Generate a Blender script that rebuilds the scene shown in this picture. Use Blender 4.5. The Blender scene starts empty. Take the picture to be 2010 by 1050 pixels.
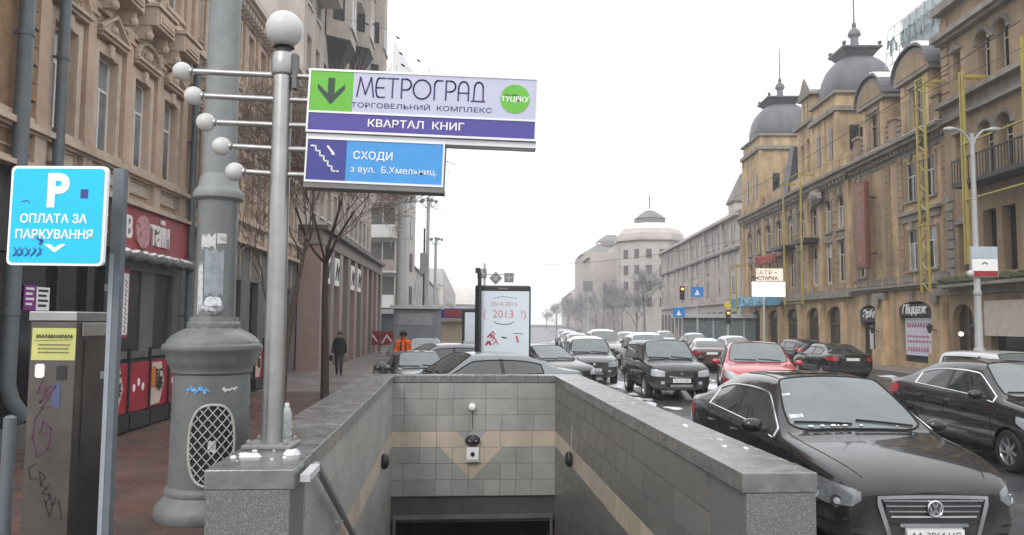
import bpy, bmesh, math, random
from mathutils import Vector, Matrix, Euler
from mathutils.bvhtree import BVHTree
R = math.radians
PI = math.pi
rnd = random.Random(7)
SC = bpy.context.scene
COL = SC.collection

# ------------------------------------------------------------------ camera, sky, sun, exposure
HEYE = 2.25
cam_d = bpy.data.cameras.new('camera')
cam_d.sensor_width = 36.0
cam_d.lens = 1500.0 / 2010.0 * 36.0
cam_d.clip_start = 0.1
cam_d.clip_end = 3000
cam = bpy.data.objects.new('camera', cam_d)
COL.objects.link(cam)
CAM_ROT = Matrix.Rotation(R(90 + 4.08), 3, 'X') @ Matrix.Rotation(0.008, 3, 'Z')
cam.location = (0, 0, HEYE)
cam.rotation_euler = CAM_ROT.to_euler()
SC.camera = cam

world = bpy.data.worlds.new('World')
SC.world = world
world.use_nodes = True
wn = world.node_tree.nodes
wl = world.node_tree.links
wn.clear()
w_out = wn.new('ShaderNodeOutputWorld')
w_bg = wn.new('ShaderNodeBackground')
w_sky = wn.new('ShaderNodeTexSky')
w_sky.sky_type = 'NISHITA'
w_sky.sun_disc = False
w_sky.sun_elevation = R(38)
w_sky.sun_rotation = R(200)
w_sky.altitude = 100
w_sky.air_density = 1.0
w_sky.dust_density = 4.0
# overcast: the clear sky is almost wholly covered by even white cloud
w_mix = wn.new('ShaderNodeMix')
w_mix.data_type = 'RGBA'
w_mix.inputs[0].default_value = 0.93
w_mix.inputs[7].default_value = (10.8, 10.95, 11.2, 1)
wl.new(w_sky.outputs[0], w_mix.inputs[6])
# even overcast: the cloud sheet is brighter overhead than at the horizon
w_tc = wn.new('ShaderNodeTexCoord')
w_sep = wn.new('ShaderNodeSeparateXYZ')
wl.new(w_tc.outputs['Generated'], w_sep.inputs[0])
w_mr = wn.new('ShaderNodeMapRange')
w_mr.inputs[1].default_value = 0.0
w_mr.inputs[2].default_value = 1.0
w_mr.inputs[3].default_value = 0.93
w_mr.inputs[4].default_value = 1.6
wl.new(w_sep.outputs[2], w_mr.inputs[0])
w_sc = wn.new('ShaderNodeVectorMath')
w_sc.operation = 'SCALE'
wl.new(w_mix.outputs[2], w_sc.inputs[0])
wl.new(w_mr.outputs[0], w_sc.inputs['Scale'])
wl.new(w_sc.outputs[0], w_bg.inputs[0])
w_bg.inputs[1].default_value = 0.1
wl.new(w_bg.outputs[0], w_out.inputs[0])

sun_d = bpy.data.lights.new('sun', 'SUN')
sun_d.energy = 0.9
sun_d.angle = R(16)
sun_d.color = (1.0, 0.97, 0.93)
sun = bpy.data.objects.new('sun', sun_d)
COL.objects.link(sun)
sun.rotation_euler = Euler((R(52), 0, R(-20)))
SC.view_settings.view_transform = 'Standard'
SC.view_settings.look = 'None'
SC.view_settings.exposure = 0.36
SC.view_settings.gamma = 1.0
SC.cycles.max_bounces = 8
SC.cycles.volume_bounces = 4
SC.cycles.use_denoising = True


# ------------------------------------------------------------------ helpers
def at(px, py, depth):
    """world point at distance `depth` (world y) on the sight line of a photograph pixel"""
    d = CAM_ROT @ Vector((px - 1005, 525 - py, -1500))
    return Vector((0, 0, HEYE)) + d * (depth / d.y)


def on(px, py, z=0.0):
    d = CAM_ROT @ Vector((px - 1005, 525 - py, -1500))
    return Vector((0, 0, HEYE)) + d * ((z - HEYE) / d.z)


_ms = {}


def mat(name, col, rough=0.6, metal=0.0, var=0.12, scale=4.0, bump=0.0, bscale=40.0, ior=1.45, emit=None,
        estr=0.0, col2=None, thr=None, coat=0.0, streak=0.0, rnd_obj=0.0, space='Object', alpha=None, trans=0.0, rvar=0.0):
    if name in _ms:
        return _ms[name]
    m = bpy.data.materials.new(name)
    m.use_nodes = True
    nt = m.node_tree
    N, Lk = nt.nodes, nt.links
    b = N['Principled BSDF']
    b.inputs['Roughness'].default_value = rough
    b.inputs['Metallic'].default_value = metal
    b.inputs['IOR'].default_value = ior
    b.inputs['Coat Weight'].default_value = coat
    b.inputs['Coat Roughness'].default_value = 0.05
    if trans:
        b.inputs['Transmission Weight'].default_value = trans
    c = (*col, 1)
    tc = N.new('ShaderNodeTexCoord')
    src = None
    nz = N.new('ShaderNodeTexNoise')
    nz.inputs['Scale'].default_value = scale
    nz.inputs['Detail'].default_value = 6
    nz.inputs['Roughness'].default_value = 0.6
    if space == 'World':
        g = N.new('ShaderNodeNewGeometry')
        pos = g.outputs['Position']
    else:
        pos = tc.outputs['Object']
    Lk.new(pos, nz.inputs['Vector'])
    mx = N.new('ShaderNodeMix')
    mx.data_type = 'RGBA'
    if col2 is not None:
        mx.inputs[6].default_value = c
        mx.inputs[7].default_value = (*col2, 1)
        rp = N.new('ShaderNodeMapRange')
        t = 0.5 if thr is None else thr
        rp.inputs[1].default_value = t - 0.06
        rp.inputs[2].default_value = t + 0.06
        Lk.new(nz.outputs[0], rp.inputs[0])
        Lk.new(rp.outputs[0], mx.inputs[0])
    else:
        mx.inputs[6].default_value = (*[x * (1 - var) for x in col], 1)
        mx.inputs[7].default_value = (*[min(1, x * (1 + var)) for x in col], 1)
        rp = N.new('ShaderNodeMapRange')
        rp.inputs[1].default_value = 0.3
        rp.inputs[2].default_value = 0.7
        Lk.new(nz.outputs[0], rp.inputs[0])
        Lk.new(rp.outputs[0], mx.inputs[0])
    out = mx.outputs[2]
    if streak > 0:
        mp = N.new('ShaderNodeMapping')
        mp.inputs['Scale'].default_value = (1.7, 1.7, 0.3)
        Lk.new(pos, mp.inputs[0])
        n2 = N.new('ShaderNodeTexNoise')
        n2.inputs['Scale'].default_value = 1.0
        n2.inputs['Detail'].default_value = 5
        Lk.new(mp.outputs[0], n2.inputs['Vector'])
        r2 = N.new('ShaderNodeMapRange')
        r2.inputs[1].default_value = 0.42
        r2.inputs[2].default_value = 0.72
        r2.inputs[3].default_value = 1.0
        r2.inputs[4].default_value = 1 - streak
        Lk.new(n2.outputs[0], r2.inputs[0])
        m2 = N.new('ShaderNodeVectorMath')
        m2.operation = 'SCALE'
        Lk.new(out, m2.inputs[0])
        Lk.new(r2.outputs[0], m2.inputs['Scale'])
        out = m2.outputs[0]
    if rnd_obj > 0:
        oi = N.new('ShaderNodeObjectInfo')
        r3 = N.new('ShaderNodeMapRange')
        r3.inputs[3].default_value = 1 - rnd_obj
        r3.inputs[4].default_value = 1 + rnd_obj
        Lk.new(oi.outputs['Random'], r3.inputs[0])
        m3 = N.new('ShaderNodeVectorMath')
        m3.operation = 'SCALE'
        Lk.new(out, m3.inputs[0])
        Lk.new(r3.outputs[0], m3.inputs['Scale'])
        out = m3.outputs[0]
    Lk.new(out, b.inputs['Base Color'])
    if rvar > 0:
        n4 = N.new('ShaderNodeTexNoise')
        n4.inputs['Scale'].default_value = scale * 0.7
        n4.inputs['Detail'].default_value = 4
        Lk.new(pos, n4.inputs['Vector'])
        r4 = N.new('ShaderNodeMapRange')
        r4.inputs[1].default_value = 0.35
        r4.inputs[2].default_value = 0.65
        r4.inputs[3].default_value = max(0.03, rough - rvar)
        r4.inputs[4].default_value = min(1, rough + rvar)
        Lk.new(n4.outputs[0], r4.inputs[0])
        Lk.new(r4.outputs[0], b.inputs['Roughness'])
    if bump > 0:
        n3 = N.new('ShaderNodeTexNoise')
        n3.inputs['Scale'].default_value = bscale
        n3.inputs['Detail'].default_value = 4
        Lk.new(pos, n3.inputs['Vector'])
        bp = N.new('ShaderNodeBump')
        bp.inputs['Strength'].default_value = bump
        bp.inputs['Distance'].default_value = 0.02
        Lk.new(n3.outputs[0], bp.inputs['Height'])
        Lk.new(bp.outputs[0], b.inputs['Normal'])
    if emit is not None:
        b.inputs['Emission Color'].default_value = (*emit, 1)
        b.inputs['Emission Strength'].default_value = estr
    _ms[name] = m
    return m


class MB:
    def __init__(s):
        s.v = []
        s.f = []

    def add(s, vs, fs):
        n = len(s.v)
        s.v += [tuple(p) for p in vs]
        s.f += [tuple(i + n for i in f) for f in fs]
        return s

    def box(s, x0, x1, y0, y1, z0, z1, M=None):
        if x0 > x1: x0, x1 = x1, x0
        if y0 > y1: y0, y1 = y1, y0
        if z0 > z1: z0, z1 = z1, z0
        vs = [Vector((x, y, z)) for z in (z0, z1) for y in (y0, y1) for x in (x0, x1)]
        if M is not None:
            vs = [M @ p for p in vs]
        return s.add(vs, [(0, 2, 3, 1), (4, 5, 7, 6), (0, 1, 5, 4), (2, 6, 7, 3), (0, 4, 6, 2), (1, 3, 7, 5)])

    def prism(s, poly, y0, y1, M=None):
        """poly: (x,z) outline, pulled from y0 to y1"""
        n = len(poly)
        a = sum(poly[i][0] * poly[(i + 1) % n][1] - poly[(i + 1) % n][0] * poly[i][1] for i in range(n))
        if a < 0: poly = poly[::-1]
        vs = [Vector((x, y0, z)) for x, z in poly] + [Vector((x, y1, z)) for x, z in poly]
        if M is not None:
            vs = [M @ p for p in vs]
        fs = [tuple(range(n)), tuple(range(2 * n - 1, n - 1, -1))]
        fs += [(i + n, (i + 1) % n + n, (i + 1) % n, i) for i in range(n)]
        return s.add(vs, fs)

    def prismz(s, poly, z0, z1, M=None):
        n = len(poly)
        a = sum(poly[i][0] * poly[(i + 1) % n][1] - poly[(i + 1) % n][0] * poly[i][1] for i in range(n))
        if a < 0: poly = poly[::-1]
        vs = [Vector((x, y, z0)) for x, y in poly] + [Vector((x, y, z1)) for x, y in poly]
        if M is not None:
            vs = [M @ p for p in vs]
        fs = [tuple(range(n - 1, -1, -1)), tuple(range(n, 2 * n))]
        fs += [(i, (i + 1) % n, (i + 1) % n + n, i + n) for i in range(n)]
        return s.add(vs, fs)

    def tube(s, pts, r, n=8, cap=True):
        pts = [Vector(p) for p in pts]
        if not isinstance(r, (list, tuple)): r = [r] * len(pts)
        k = len(pts)
        vs = []
        prev = None
        for i, p in enumerate(pts):
            d = (pts[min(i + 1, k - 1)] - pts[max(i - 1, 0)])
            if d.length < 1e-9: d = Vector((0, 0, 1))
            d.normalize()
            if prev is None:
                u = d.orthogonal().normalized()
            else:
                u = prev - d * prev.dot(d)
                u = u.normalized() if u.length > 1e-6 else d.orthogonal().normalized()
            prev = u
            w = d.cross(u)
            for j in range(n):
                a = 2 * PI * j / n
                vs.append(p + (u * math.cos(a) + w * math.sin(a)) * r[i])
        fs = []
        for i in range(k - 1):
            for j in range(n):
                a, b = i * n + j, i * n + (j + 1) % n
                fs.append((a, b, b + n, a + n))
        if cap:
            fs.append(tuple(range(n - 1, -1, -1)))
            fs.append(tuple(range((k - 1) * n, k * n)))
        return s.add(vs, fs)

    def lathe(s, prof, n=32, c=(0, 0, 0), squash=1.0, a0=0.0, sq=None, axis='Z', cap=True):
        """prof: list of (radius, z)."""
        vs = []
        for r, z in prof:
            for j in range(n):
                a = a0 + 2 * PI * j / n
                x, y = math.cos(a) * r, math.sin(a) * r * squash
                if axis == 'Z': vs.append((c[0] + x, c[1] + y, c[2] + z))
                elif axis == 'X': vs.append((c[0] + z, c[1] + x, c[2] + y))
                else: vs.append((c[0] + y, c[1] + z, c[2] + x))
        fs = []
        k = len(prof)
        for i in range(k - 1):
            for j in range(n):
                a, b = i * n + j, i * n + (j + 1) % n
                fs.append((a, b, b + n, a + n))
        if cap:
            fs.append(tuple(range(n - 1, -1, -1)))
            fs.append(tuple(range((k - 1) * n, k * n)))
        return s.add(vs, fs)

    def ball(s, c, r, n=16, m=10, sx=1, sy=1, sz=1, lump=0.0, rr=None):
        c = Vector(c)
        vs, fs = [], []
        for i in range(m + 1):
            th = PI * i / m
            for j in range(n):
                a = 2 * PI * j / n
                q = r * (1 + (rr or rnd).uniform(-lump, lump))
                vs.append(c + Vector((math.sin(th) * math.cos(a) * q * sx, math.sin(th) * math.sin(a) * q * sy, math.cos(th) * q * sz)))
        for i in range(m):
            for j in range(n):
                a, b = i * n + j, i * n + (j + 1) % n
                fs.append((a, a + n, b + n, b))
        return s.add(vs, fs)

    def stroke(s, pts, w, y0, y1, M=None):
        """flat pen stroke in the xz plane between depths y0 and y1"""
        for (x0, z0), (x1, z1) in zip(pts[:-1], pts[1:]):
            dx, dz = x1 - x0, z1 - z0
            l = math.hypot(dx, dz)
            if l < 1e-6: continue
            ux, uz = dx / l, dz / l
            e = w * 0.35
            nx, nz_ = -uz * w / 2, ux * w / 2
            ax, az, bx, bz = x0 - ux * e, z0 - uz * e, x1 + ux * e, z1 + uz * e
            s.prism([(ax + nx, az + nz_), (ax - nx, az - nz_), (bx - nx, bz - nz_), (bx + nx, bz + nz_)], y0, y1, M)
        return s

    def wall(s, x0, x1, z0, z1, y0, y1, holes):
        xs = sorted({x0, x1, *[h[0] for h in holes], *[h[1] for h in holes]})
        xs = [x for x in xs if x0 <= x <= x1]
        for a, b in zip(xs[:-1], xs[1:]):
            m = (a + b) / 2
            hs = sorted((max(h[2], z0), min(h[3], z1)) for h in holes if h[0] < m < h[1])
            z = z0
            for h0, h1 in hs:
                if h0 > z + 1e-4: s.box(a, b, y0, y1, z, h0)
                z = max(z, h1)
            if z1 > z + 1e-4: s.box(a, b, y0, y1, z, z1)
        return s

    def build(s, name, m, parent=None, smooth=False, loc=None, rot=None):
        me = bpy.data.meshes.new(name)
        me.from_pydata(s.v, [], s.f)
        me.materials.append(m)
        if smooth:
            me.shade_smooth()
            try: me.set_sharp_from_angle(angle=R(38))
            except Exception: pass
        o = bpy.data.objects.new(name, me)
        COL.objects.link(o)
        if parent is not None: o.parent = parent
        if loc is not None: o.location = loc
        if rot is not None: o.rotation_euler = rot
        return o


def thing(name, label, cat, loc=(0, 0, 0), rz=0.0, group=None, rot=None):
    o = bpy.data.objects.new(name, None)
    o.empty_display_size = 0.2
    COL.objects.link(o)
    o.location = loc
    o.rotation_euler = rot if rot is not None else (0, 0, rz)
    return tag(o, label, cat, group)


def tag(o, label=None, cat=None, group=None, kind=None):
    if label: o['label'] = label
    if cat: o['category'] = cat
    if group: o['group'] = group
    if kind: o['kind'] = kind
    return o


def ksplit(root):
    """children listing by parent (built once per copied thing)"""
    return [o for o in COL.objects if o.parent is root]


def copy_tree(root, loc, rz, label, group=None, scale=None):
    r = root.copy()
    COL.objects.link(r)
    r.location = loc
    r.rotation_euler = (0, 0, rz)
    if scale: r.scale = scale
    r['label'] = label
    if group: r['group'] = group
    for ch in ksplit(root):
        c = ch.copy()
        COL.objects.link(c)
        c.parent = r
        for g in ksplit(ch):
            d = g.copy()
            COL.objects.link(d)
            d.parent = c
    return r


def text(s, size, m, name, parent, loc, rot=(PI / 2, 0, 0), ext=0.002, sx=1.0, align='CENTER', bold=0.0, shear=0.0):
    cu = bpy.data.curves.new(name, 'FONT')
    cu.body = s
    cu.size = size
    cu.extrude = ext
    cu.offset = bold
    cu.shear = shear
    cu.align_x = align
    cu.align_y = 'CENTER'
    cu.resolution_u = 3
    tmp = bpy.data.objects.new(name, cu)
    COL.objects.link(tmp)
    dg = bpy.context.evaluated_depsgraph_get()
    me = bpy.data.meshes.new_from_object(tmp.evaluated_get(dg))
    bpy.data.objects.remove(tmp)
    me.materials.clear()
    me.materials.append(m)
    me.name = name
    o = bpy.data.objects.new(name, me)
    COL.objects.link(o)
    o.parent = parent
    o.location = loc
    o.rotation_euler = rot
    o.scale = (sx, 1, 1)
    return o


def bevel(o, w, seg=2):
    b = o.modifiers.new('bevel', 'BEVEL')
    b.width = w
    b.segments = seg
    b.limit_method = 'ANGLE'
    return o


# ------------------------------------------------------------------ materials
M_ASPH = mat('wet_asphalt', (0.045, 0.046, 0.05), rough=0.34, var=0.35, scale=1.4, bump=0.25, bscale=60, rvar=0.16, space='World')
M_SLUSH = mat('slush', (0.62, 0.63, 0.66), rough=0.5, var=0.2, scale=9, bump=0.5, bscale=25)
M_SNOW = mat('snow', (0.80, 0.81, 0.84), rough=0.6, var=0.08, scale=12, bump=0.4, bscale=30)
M_GRAN = mat('granite_grey', (0.12, 0.12, 0.118), rough=0.42, scale=90, col2=(0.24, 0.24, 0.235), thr=0.56, bump=0.15, bscale=150, rvar=0.08)
M_CAP = mat('granite_wet', (0.14, 0.143, 0.14), rough=0.22, var=0.3, scale=7, bump=0.10, bscale=60, rvar=0.14, ior=1.7)
M_TILE = mat('tile_grey', (0.32, 0.32, 0.305), rough=0.38, var=0.10, scale=3, rnd_obj=0.10, streak=0.15, bump=0.06, bscale=90, rvar=0.08)
M_TILEB = mat('tile_beige', (0.50, 0.425, 0.345), rough=0.36, var=0.10, scale=3, rnd_obj=0.11, streak=0.2)
M_TILED = mat('tile_painted_shade', (0.17, 0.165, 0.155), rough=0.36, var=0.12, scale=2, rnd_obj=0.10, streak=0.2, bump=0.06, bscale=90, rvar=0.1)  # right wall tiles: the shade on that side is put into the colour
M_GROUT = mat('grout', (0.045, 0.043, 0.04), rough=0.9, var=0.3, scale=20)
M_DARK = mat('dark_void', (0.012, 0.012, 0.012), rough=0.8)
M_STEEL = mat('brushed_steel', (0.33, 0.33, 0.325), rough=0.38, metal=0.8, var=0.12, scale=5, bump=0.03, bscale=120, rvar=0.08)
M_STEELD = mat('stele_steel', (0.13, 0.118, 0.108), rough=0.33, metal=0.65, var=0.22, scale=3, streak=0.25, rvar=0.1)
M_GPAINT = mat('grey_column_paint', (0.155, 0.162, 0.162), rough=0.42, var=0.10, scale=6, bump=0.2, bscale=26, streak=0.4, rvar=0.15)
M_GPAINT2 = mat('grey_upper_paint', (0.20, 0.212, 0.212), rough=0.5, var=0.14, scale=5, streak=0.28, bump=0.1, bscale=20)
M_GLOBE = mat('globe_plastic', (0.50, 0.50, 0.485), rough=0.35, var=0.08, scale=6, streak=0.1)
M_WHITE = mat('white_paint', (0.78, 0.78, 0.77), rough=0.5, var=0.05)
M_LGREY = mat('light_grey_paint', (0.45, 0.46, 0.47), rough=0.5, var=0.1)
M_BLACKM = mat('black_metal', (0.02, 0.02, 0.022), rough=0.45)
M_RUB = mat('rubber', (0.018, 0.018, 0.019), rough=0.75, bump=0.1, bscale=80)
M_CHROME = mat('chrome', (0.72, 0.73, 0.75), rough=0.12, metal=1.0, var=0.03)
M_GLASS = mat('car_glass', (0.03, 0.034, 0.036), rough=0.04, ior=1.75, var=0.3, scale=1.2)
M_WSHIELD = mat('windscreen_glass', (0.10, 0.115, 0.12), rough=0.06, ior=1.7, var=0.18, scale=2.5, rvar=0.03)
M_PGLASS = mat('curtained_glass', (0.20, 0.215, 0.225), rough=0.10, ior=1.6, var=0.7, scale=0.8, bump=0.03, bscale=3)
M_WGLASS = mat('window_glass', (0.02, 0.023, 0.025), rough=0.10, ior=1.3, var=0.6, scale=0.9, bump=0.03, bscale=3)
M_DGLASS = mat('dark_shop_glass', (0.018, 0.018, 0.02), rough=0.12, ior=1.5, var=0.5, scale=1)
M_TAN = mat('tan_plaster', (0.475, 0.35, 0.26), rough=0.85, var=0.14, scale=1.2, streak=0.22, bump=0.2, bscale=25)
M_TAN2 = mat('tan_trim', (0.50, 0.40, 0.315), rough=0.85, var=0.16, scale=2.5, streak=0.28, bump=0.25, bscale=30)
M_CREAM = mat('cream_panel', (0.52, 0.46, 0.39), rough=0.85, var=0.12, scale=2)
M_ORNB = mat('brown_brickwork', (0.27, 0.17, 0.10), rough=0.9, var=0.25, scale=5, bump=0.4, bscale=30)
M_OCHRE = mat('ochre_plaster', (0.46, 0.335, 0.20), rough=0.85, var=0.24, scale=0.8, streak=0.42, bump=0.2, bscale=20)
M_OCHRE2 = mat('ochre_dull', (0.29, 0.21, 0.135), rough=0.85, var=0.2, scale=0.9, streak=0.3, bump=0.2, bscale=20)
M_STTRIM = mat('stone_trim', (0.25, 0.225, 0.195), rough=0.85, var=0.18, scale=1.6, streak=0.3, bump=0.25, bscale=20)
M_SLATE = mat('slate_grey_roof', (0.125, 0.125, 0.138), rough=0.5, var=0.12, scale=1.5, streak=0.15)
M_MAROON = mat('maroon_roof', (0.11, 0.03, 0.035), rough=0.5)
M_WFRAME = mat('window_frame_white', (0.58, 0.57, 0.54), rough=0.55, var=0.12)
M_WFRAMEB = mat('window_frame_brown', (0.10, 0.075, 0.055), rough=0.6)
M_PINKGREY = mat('pinkish_stone', (0.40, 0.35, 0.31), rough=0.85, var=0.12, scale=0.8, streak=0.25, bump=0.1, bscale=20)
M_GREYST = mat('grey_shop_stone', (0.13, 0.127, 0.122), rough=0.7, var=0.15, scale=1.5, streak=0.2)
M_COLO = mat('colonnade_stone', (0.25, 0.215, 0.195), rough=0.7, var=0.15, scale=1.2, streak=0.25)
M_REDSIGN = mat('red_fascia', (0.33, 0.06, 0.07), rough=0.5, var=0.12, scale=3)
M_REDB = mat('red_banner', (0.30, 0.02, 0.035), rough=0.55, var=0.15, scale=3)
M_TEXTW = mat('white_lettering', (0.75, 0.74, 0.72), rough=0.5, var=0.06)
M_TEXTB = mat('black_lettering', (0.02, 0.02, 0.02), rough=0.6)
M_BARK = mat('bark', (0.06, 0.045, 0.038), rough=0.9, var=0.35, scale=9, bump=0.5, bscale=40)
M_TWIG = mat('brown_twig', (0.25, 0.19, 0.165), rough=0.9, var=0.3, scale=5)
M_TWIGG = mat('grey_twig', (0.27, 0.27, 0.285), rough=0.9, var=0.3, scale=5)
M_YEL = mat('yellow_scaffold', (0.34, 0.275, 0.07), rough=0.55, var=0.15, scale=2)
M_PALE = mat('pale_render', (0.52, 0.49, 0.46), rough=0.85, var=0.1, scale=0.5, streak=0.15)
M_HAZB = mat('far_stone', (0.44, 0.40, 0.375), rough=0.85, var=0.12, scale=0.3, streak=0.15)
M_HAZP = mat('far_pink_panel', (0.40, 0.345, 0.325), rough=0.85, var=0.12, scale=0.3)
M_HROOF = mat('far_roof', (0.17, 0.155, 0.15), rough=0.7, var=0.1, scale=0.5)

# ------------------------------------------------------------------ ground, road, pavements
def sheet(name, poly, z, m, kind='structure', thick=None):
    mb = MB()
    if thick: mb.prismz(poly, z - thick, z)
    else: mb.add([(x, y, z) for x, y in poly], [tuple(range(len(poly)))])
    o = mb.build(name, m)
    o['kind'] = kind
    return o


# stairwell frame: origin inner left front corner, x to the right, y away from the camera
WA = R(4.55)
WO = Vector((-1.552, 5.5, 0))
WW, WL = 3.20, 9.5           # inner width and length
TL, TR, TB = 0.58, 0.51, 0.40  # wall thickness left, right, back
WM = Matrix.Translation(WO) @ Matrix.Rotation(WA, 4, 'Z')
CAPZ = 1.20


def wp(x, y):
    p = WM @ Vector((x, y, 0))
    return (p.x, p.y)


M_GROUND = mat('subsoil', (0.08, 0.075, 0.07), rough=0.9)
gr = MB()
gr.box(-420, -50, -20, 700, -0.05, -0.02)
gr.box(60, 420, -20, 700, -0.05, -0.02)
gr.box(-50, 60, 320, 700, -0.05, -0.02)
o = gr.build('ground', M_GROUND)
o['kind'] = 'structure'

P_FR = wp(WW + TR, -0.28)
P_BR = wp(WW + TR, WL + TB)
P_BL = wp(-TL, WL + TB)
P_FL = wp(-TL, 0)
IN_FL, IN_FR = wp(0, -0.4), wp(WW, -0.4)
kerb = [(P_FR[0] + 0.12, -5), (P_FR[0] + 0.12, P_FR[1]), (P_BR[0] + 0.12, P_BR[1] + 0.15), (P_BL[0] + 0.5, P_BL[1] + 0.35), (-5.2, 38), (-8.2, 100), (-19, 320)]
# road as one sheet right of the kerb
road_poly = [(kerb[0][0], -5), (60, -5), (60, 320)] + kerb[:0:-1]
o = sheet('road', road_poly, 0.0, M_ASPH)
M_PAVE = mat('red_brown_paving', (0.115, 0.062, 0.05), rough=0.42, scale=1.1, col2=(0.08, 0.056, 0.05), thr=0.5, bump=0.2, bscale=14, rvar=0.16, space='World')
M_PAVE2 = mat('grey_paving', (0.17, 0.15, 0.145), rough=0.45, var=0.2, scale=0.7, bump=0.15, bscale=18, rvar=0.14, space='World')


def pave_bricks(m, a, b, cx, cy, jd):
    """brick joints in the paving material: fine relief only"""
    nt = m.node_tree
    N, Lk = nt.nodes, nt.links
    g = N.new('ShaderNodeNewGeometry')
    mp = N.new('ShaderNodeMapping')
    mp.inputs['Rotation'].default_value = (0, 0, -WA)
    Lk.new(g.outputs['Position'], mp.inputs[0])
    br = N.new('ShaderNodeTexBrick')
    br.inputs['Scale'].default_value = 1.0
    br.inputs['Brick Width'].default_value = a
    br.inputs['Row Height'].default_value = b
    br.inputs['Mortar Size'].default_value = 0.008
    br.inputs['Color1'].default_value = (1.12, 1.08, 1.04, 1)
    br.inputs['Color2'].default_value = (0.82, 0.84, 0.86, 1)
    br.inputs['Mortar'].default_value = (jd, jd, jd, 1)
    Lk.new(mp.outputs[0], br.inputs[0])
    bs = N['Principled BSDF']
    old = bs.inputs['Base Color'].links[0].from_socket
    mu = N.new('ShaderNodeVectorMath')
    mu.operation = 'MULTIPLY'
    Lk.new(old, mu.inputs[0])
    Lk.new(br.outputs[0], mu.inputs[1])
    Lk.new(mu.outputs[0], bs.inputs['Base Color'])


pave_bricks(M_PAVE, 0.24, 0.12, 0, 0, 0.55)
pave_bricks(M_PAVE2, 0.6, 0.4, 0, 0, 0.6)
# pavement slab left, with the stair opening left free
left_x = -7.25
far_k = kerb[2:]
p1 = [(-9.5, -5), (P_FL[0], -5), P_FL, P_BL, (P_BL[0] + 0.5, P_BL[1] + 0.35 - 0.02)] + [(-5.2, 38)] + [(-10.9, 38)] + [(-9.5, 15)]
o = sheet('pavement', [(-50, -5), (P_FL[0], -5), P_FL, P_BL, (P_BL[0] + 0.4, P_BL[1] + 0.3), (-3.62, 23.0), (-50, 23.0)], 0.14, M_PAVE, thick=0.16)
o = sheet('pavement', [(-50, 23.0), (-3.62, 23.0), (-5.3, 38), (-8.3, 100), (-19.1, 320) , (-50, 320)], 0.14, M_PAVE2, thick=0.16)
o = sheet('pavement', [(P_FL[0], -5), (P_FR[0], -5), (P_FR[0], 4.0), (P_FL[0], 4.0)], 0.14, M_PAVE, thick=0.16)
sl = MB()
sl.prismz([(P_FL[0], 4.0), (P_FR[0], 4.0), P_FR, wp(WW, -0.28), wp(WW, -0.4), wp(0, -0.4), wp(0, 0), P_FL], -0.02, 0.14)
sl.build('pavement', M_PAVE)['kind'] = 'structure'
sl = MB()
sl.prismz([P_BL, (P_BL[0] + 0.4, P_BL[1] + 0.3), (P_BR[0] + 0.12, P_BR[1] + 0.15), (P_FR[0] + 0.12, P_FR[1]), (P_FR[0] + 0.12, -5), (P_FR[0], -5), P_FR, P_BR], -0.02, 0.13)
sl.build('kerb', M_GRAN)['kind'] = 'structure'
kb = MB()
pts = [(P_BL[0] + 0.4, P_BL[1] + 0.3), (-3.62, 23.0), (-5.3, 38), (-8.3, 100), (-19.1, 320)]
for (x0, y0), (x1, y1) in zip(pts[:-1], pts[1:]):
    kb.prismz([(x0, y0), (x0 + 0.18, y0), (x1 + 0.18, y1), (x1, y1)], -0.02, 0.145)
kb.build('kerb', M_GRAN)['kind'] = 'structure'
# right pavement
mbp = MB()
mbp.prismz([(16.6, -5), (19.2, -5), (50, -5), (50, 320), (24.9, 320)], -0.02, 0.14)
mbp.build('pavement', M_PAVE2)['kind'] = 'structure'
kb = MB()
kb.prismz([(16.4, -5), (16.6, -5), (24.9, 320), (24.7, 320)], -0.02, 0.145)
kb.build('kerb', M_GRAN)['kind'] = 'structure'
# lane lines (worn white paint)
M_LINE = mat('worn_line_paint', (0.55, 0.55, 0.55), rough=0.5, scale=5, col2=(0.10, 0.10, 0.10), thr=0.55, space='World')
for lane, X in enumerate((3.25, 7.0, 10.6)):
    mb = MB()
    for k in range(34):
        y = 6 + k * 5.0 + lane
        mb.box(X + y * 0.022, X + 0.12 + y * 0.022, y, y + 2.4, 0.003, 0.0045)
    mb.build('lane_marking', M_LINE)['kind'] = 'structure'
# slush lying between the traffic lanes: ragged thin heaps
mb = MB()
rs = random.Random(3)
for k in range(330):
    y = 15 + rs.random() ** 1.5 * 75
    X = rs.choice((2.2, 2.7, 3.1, 3.4, 6.3, 6.6, 6.8, 7.1, 10.2, 15.6)) + rs.gauss(0, 0.25) + y * 0.022
    r = rs.uniform(0.12, 0.55)
    n = 9
    c = [(X + math.cos(2 * PI * j / n) * r * rs.uniform(.4, 1.1), y + math.sin(2 * PI * j / n) * r * rs.uniform(.6, 2.6)) for j in range(n)]
    h = rs.uniform(0.015, 0.05)
    mb.add([(a, b, 0.001) for a, b in c] + [(X * .6 + a * .4, y * .6 + b * .4, h) for a, b in c], [tuple(range(n, 2 * n))] + [(j, (j + 1) % n, (j + 1) % n + n, j + n) for j in range(n)])
tag(mb.build('slush', M_SLUSH, smooth=True), 'grey white slush lying in ragged streaks between the traffic lanes', 'slush', kind='stuff')

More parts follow.
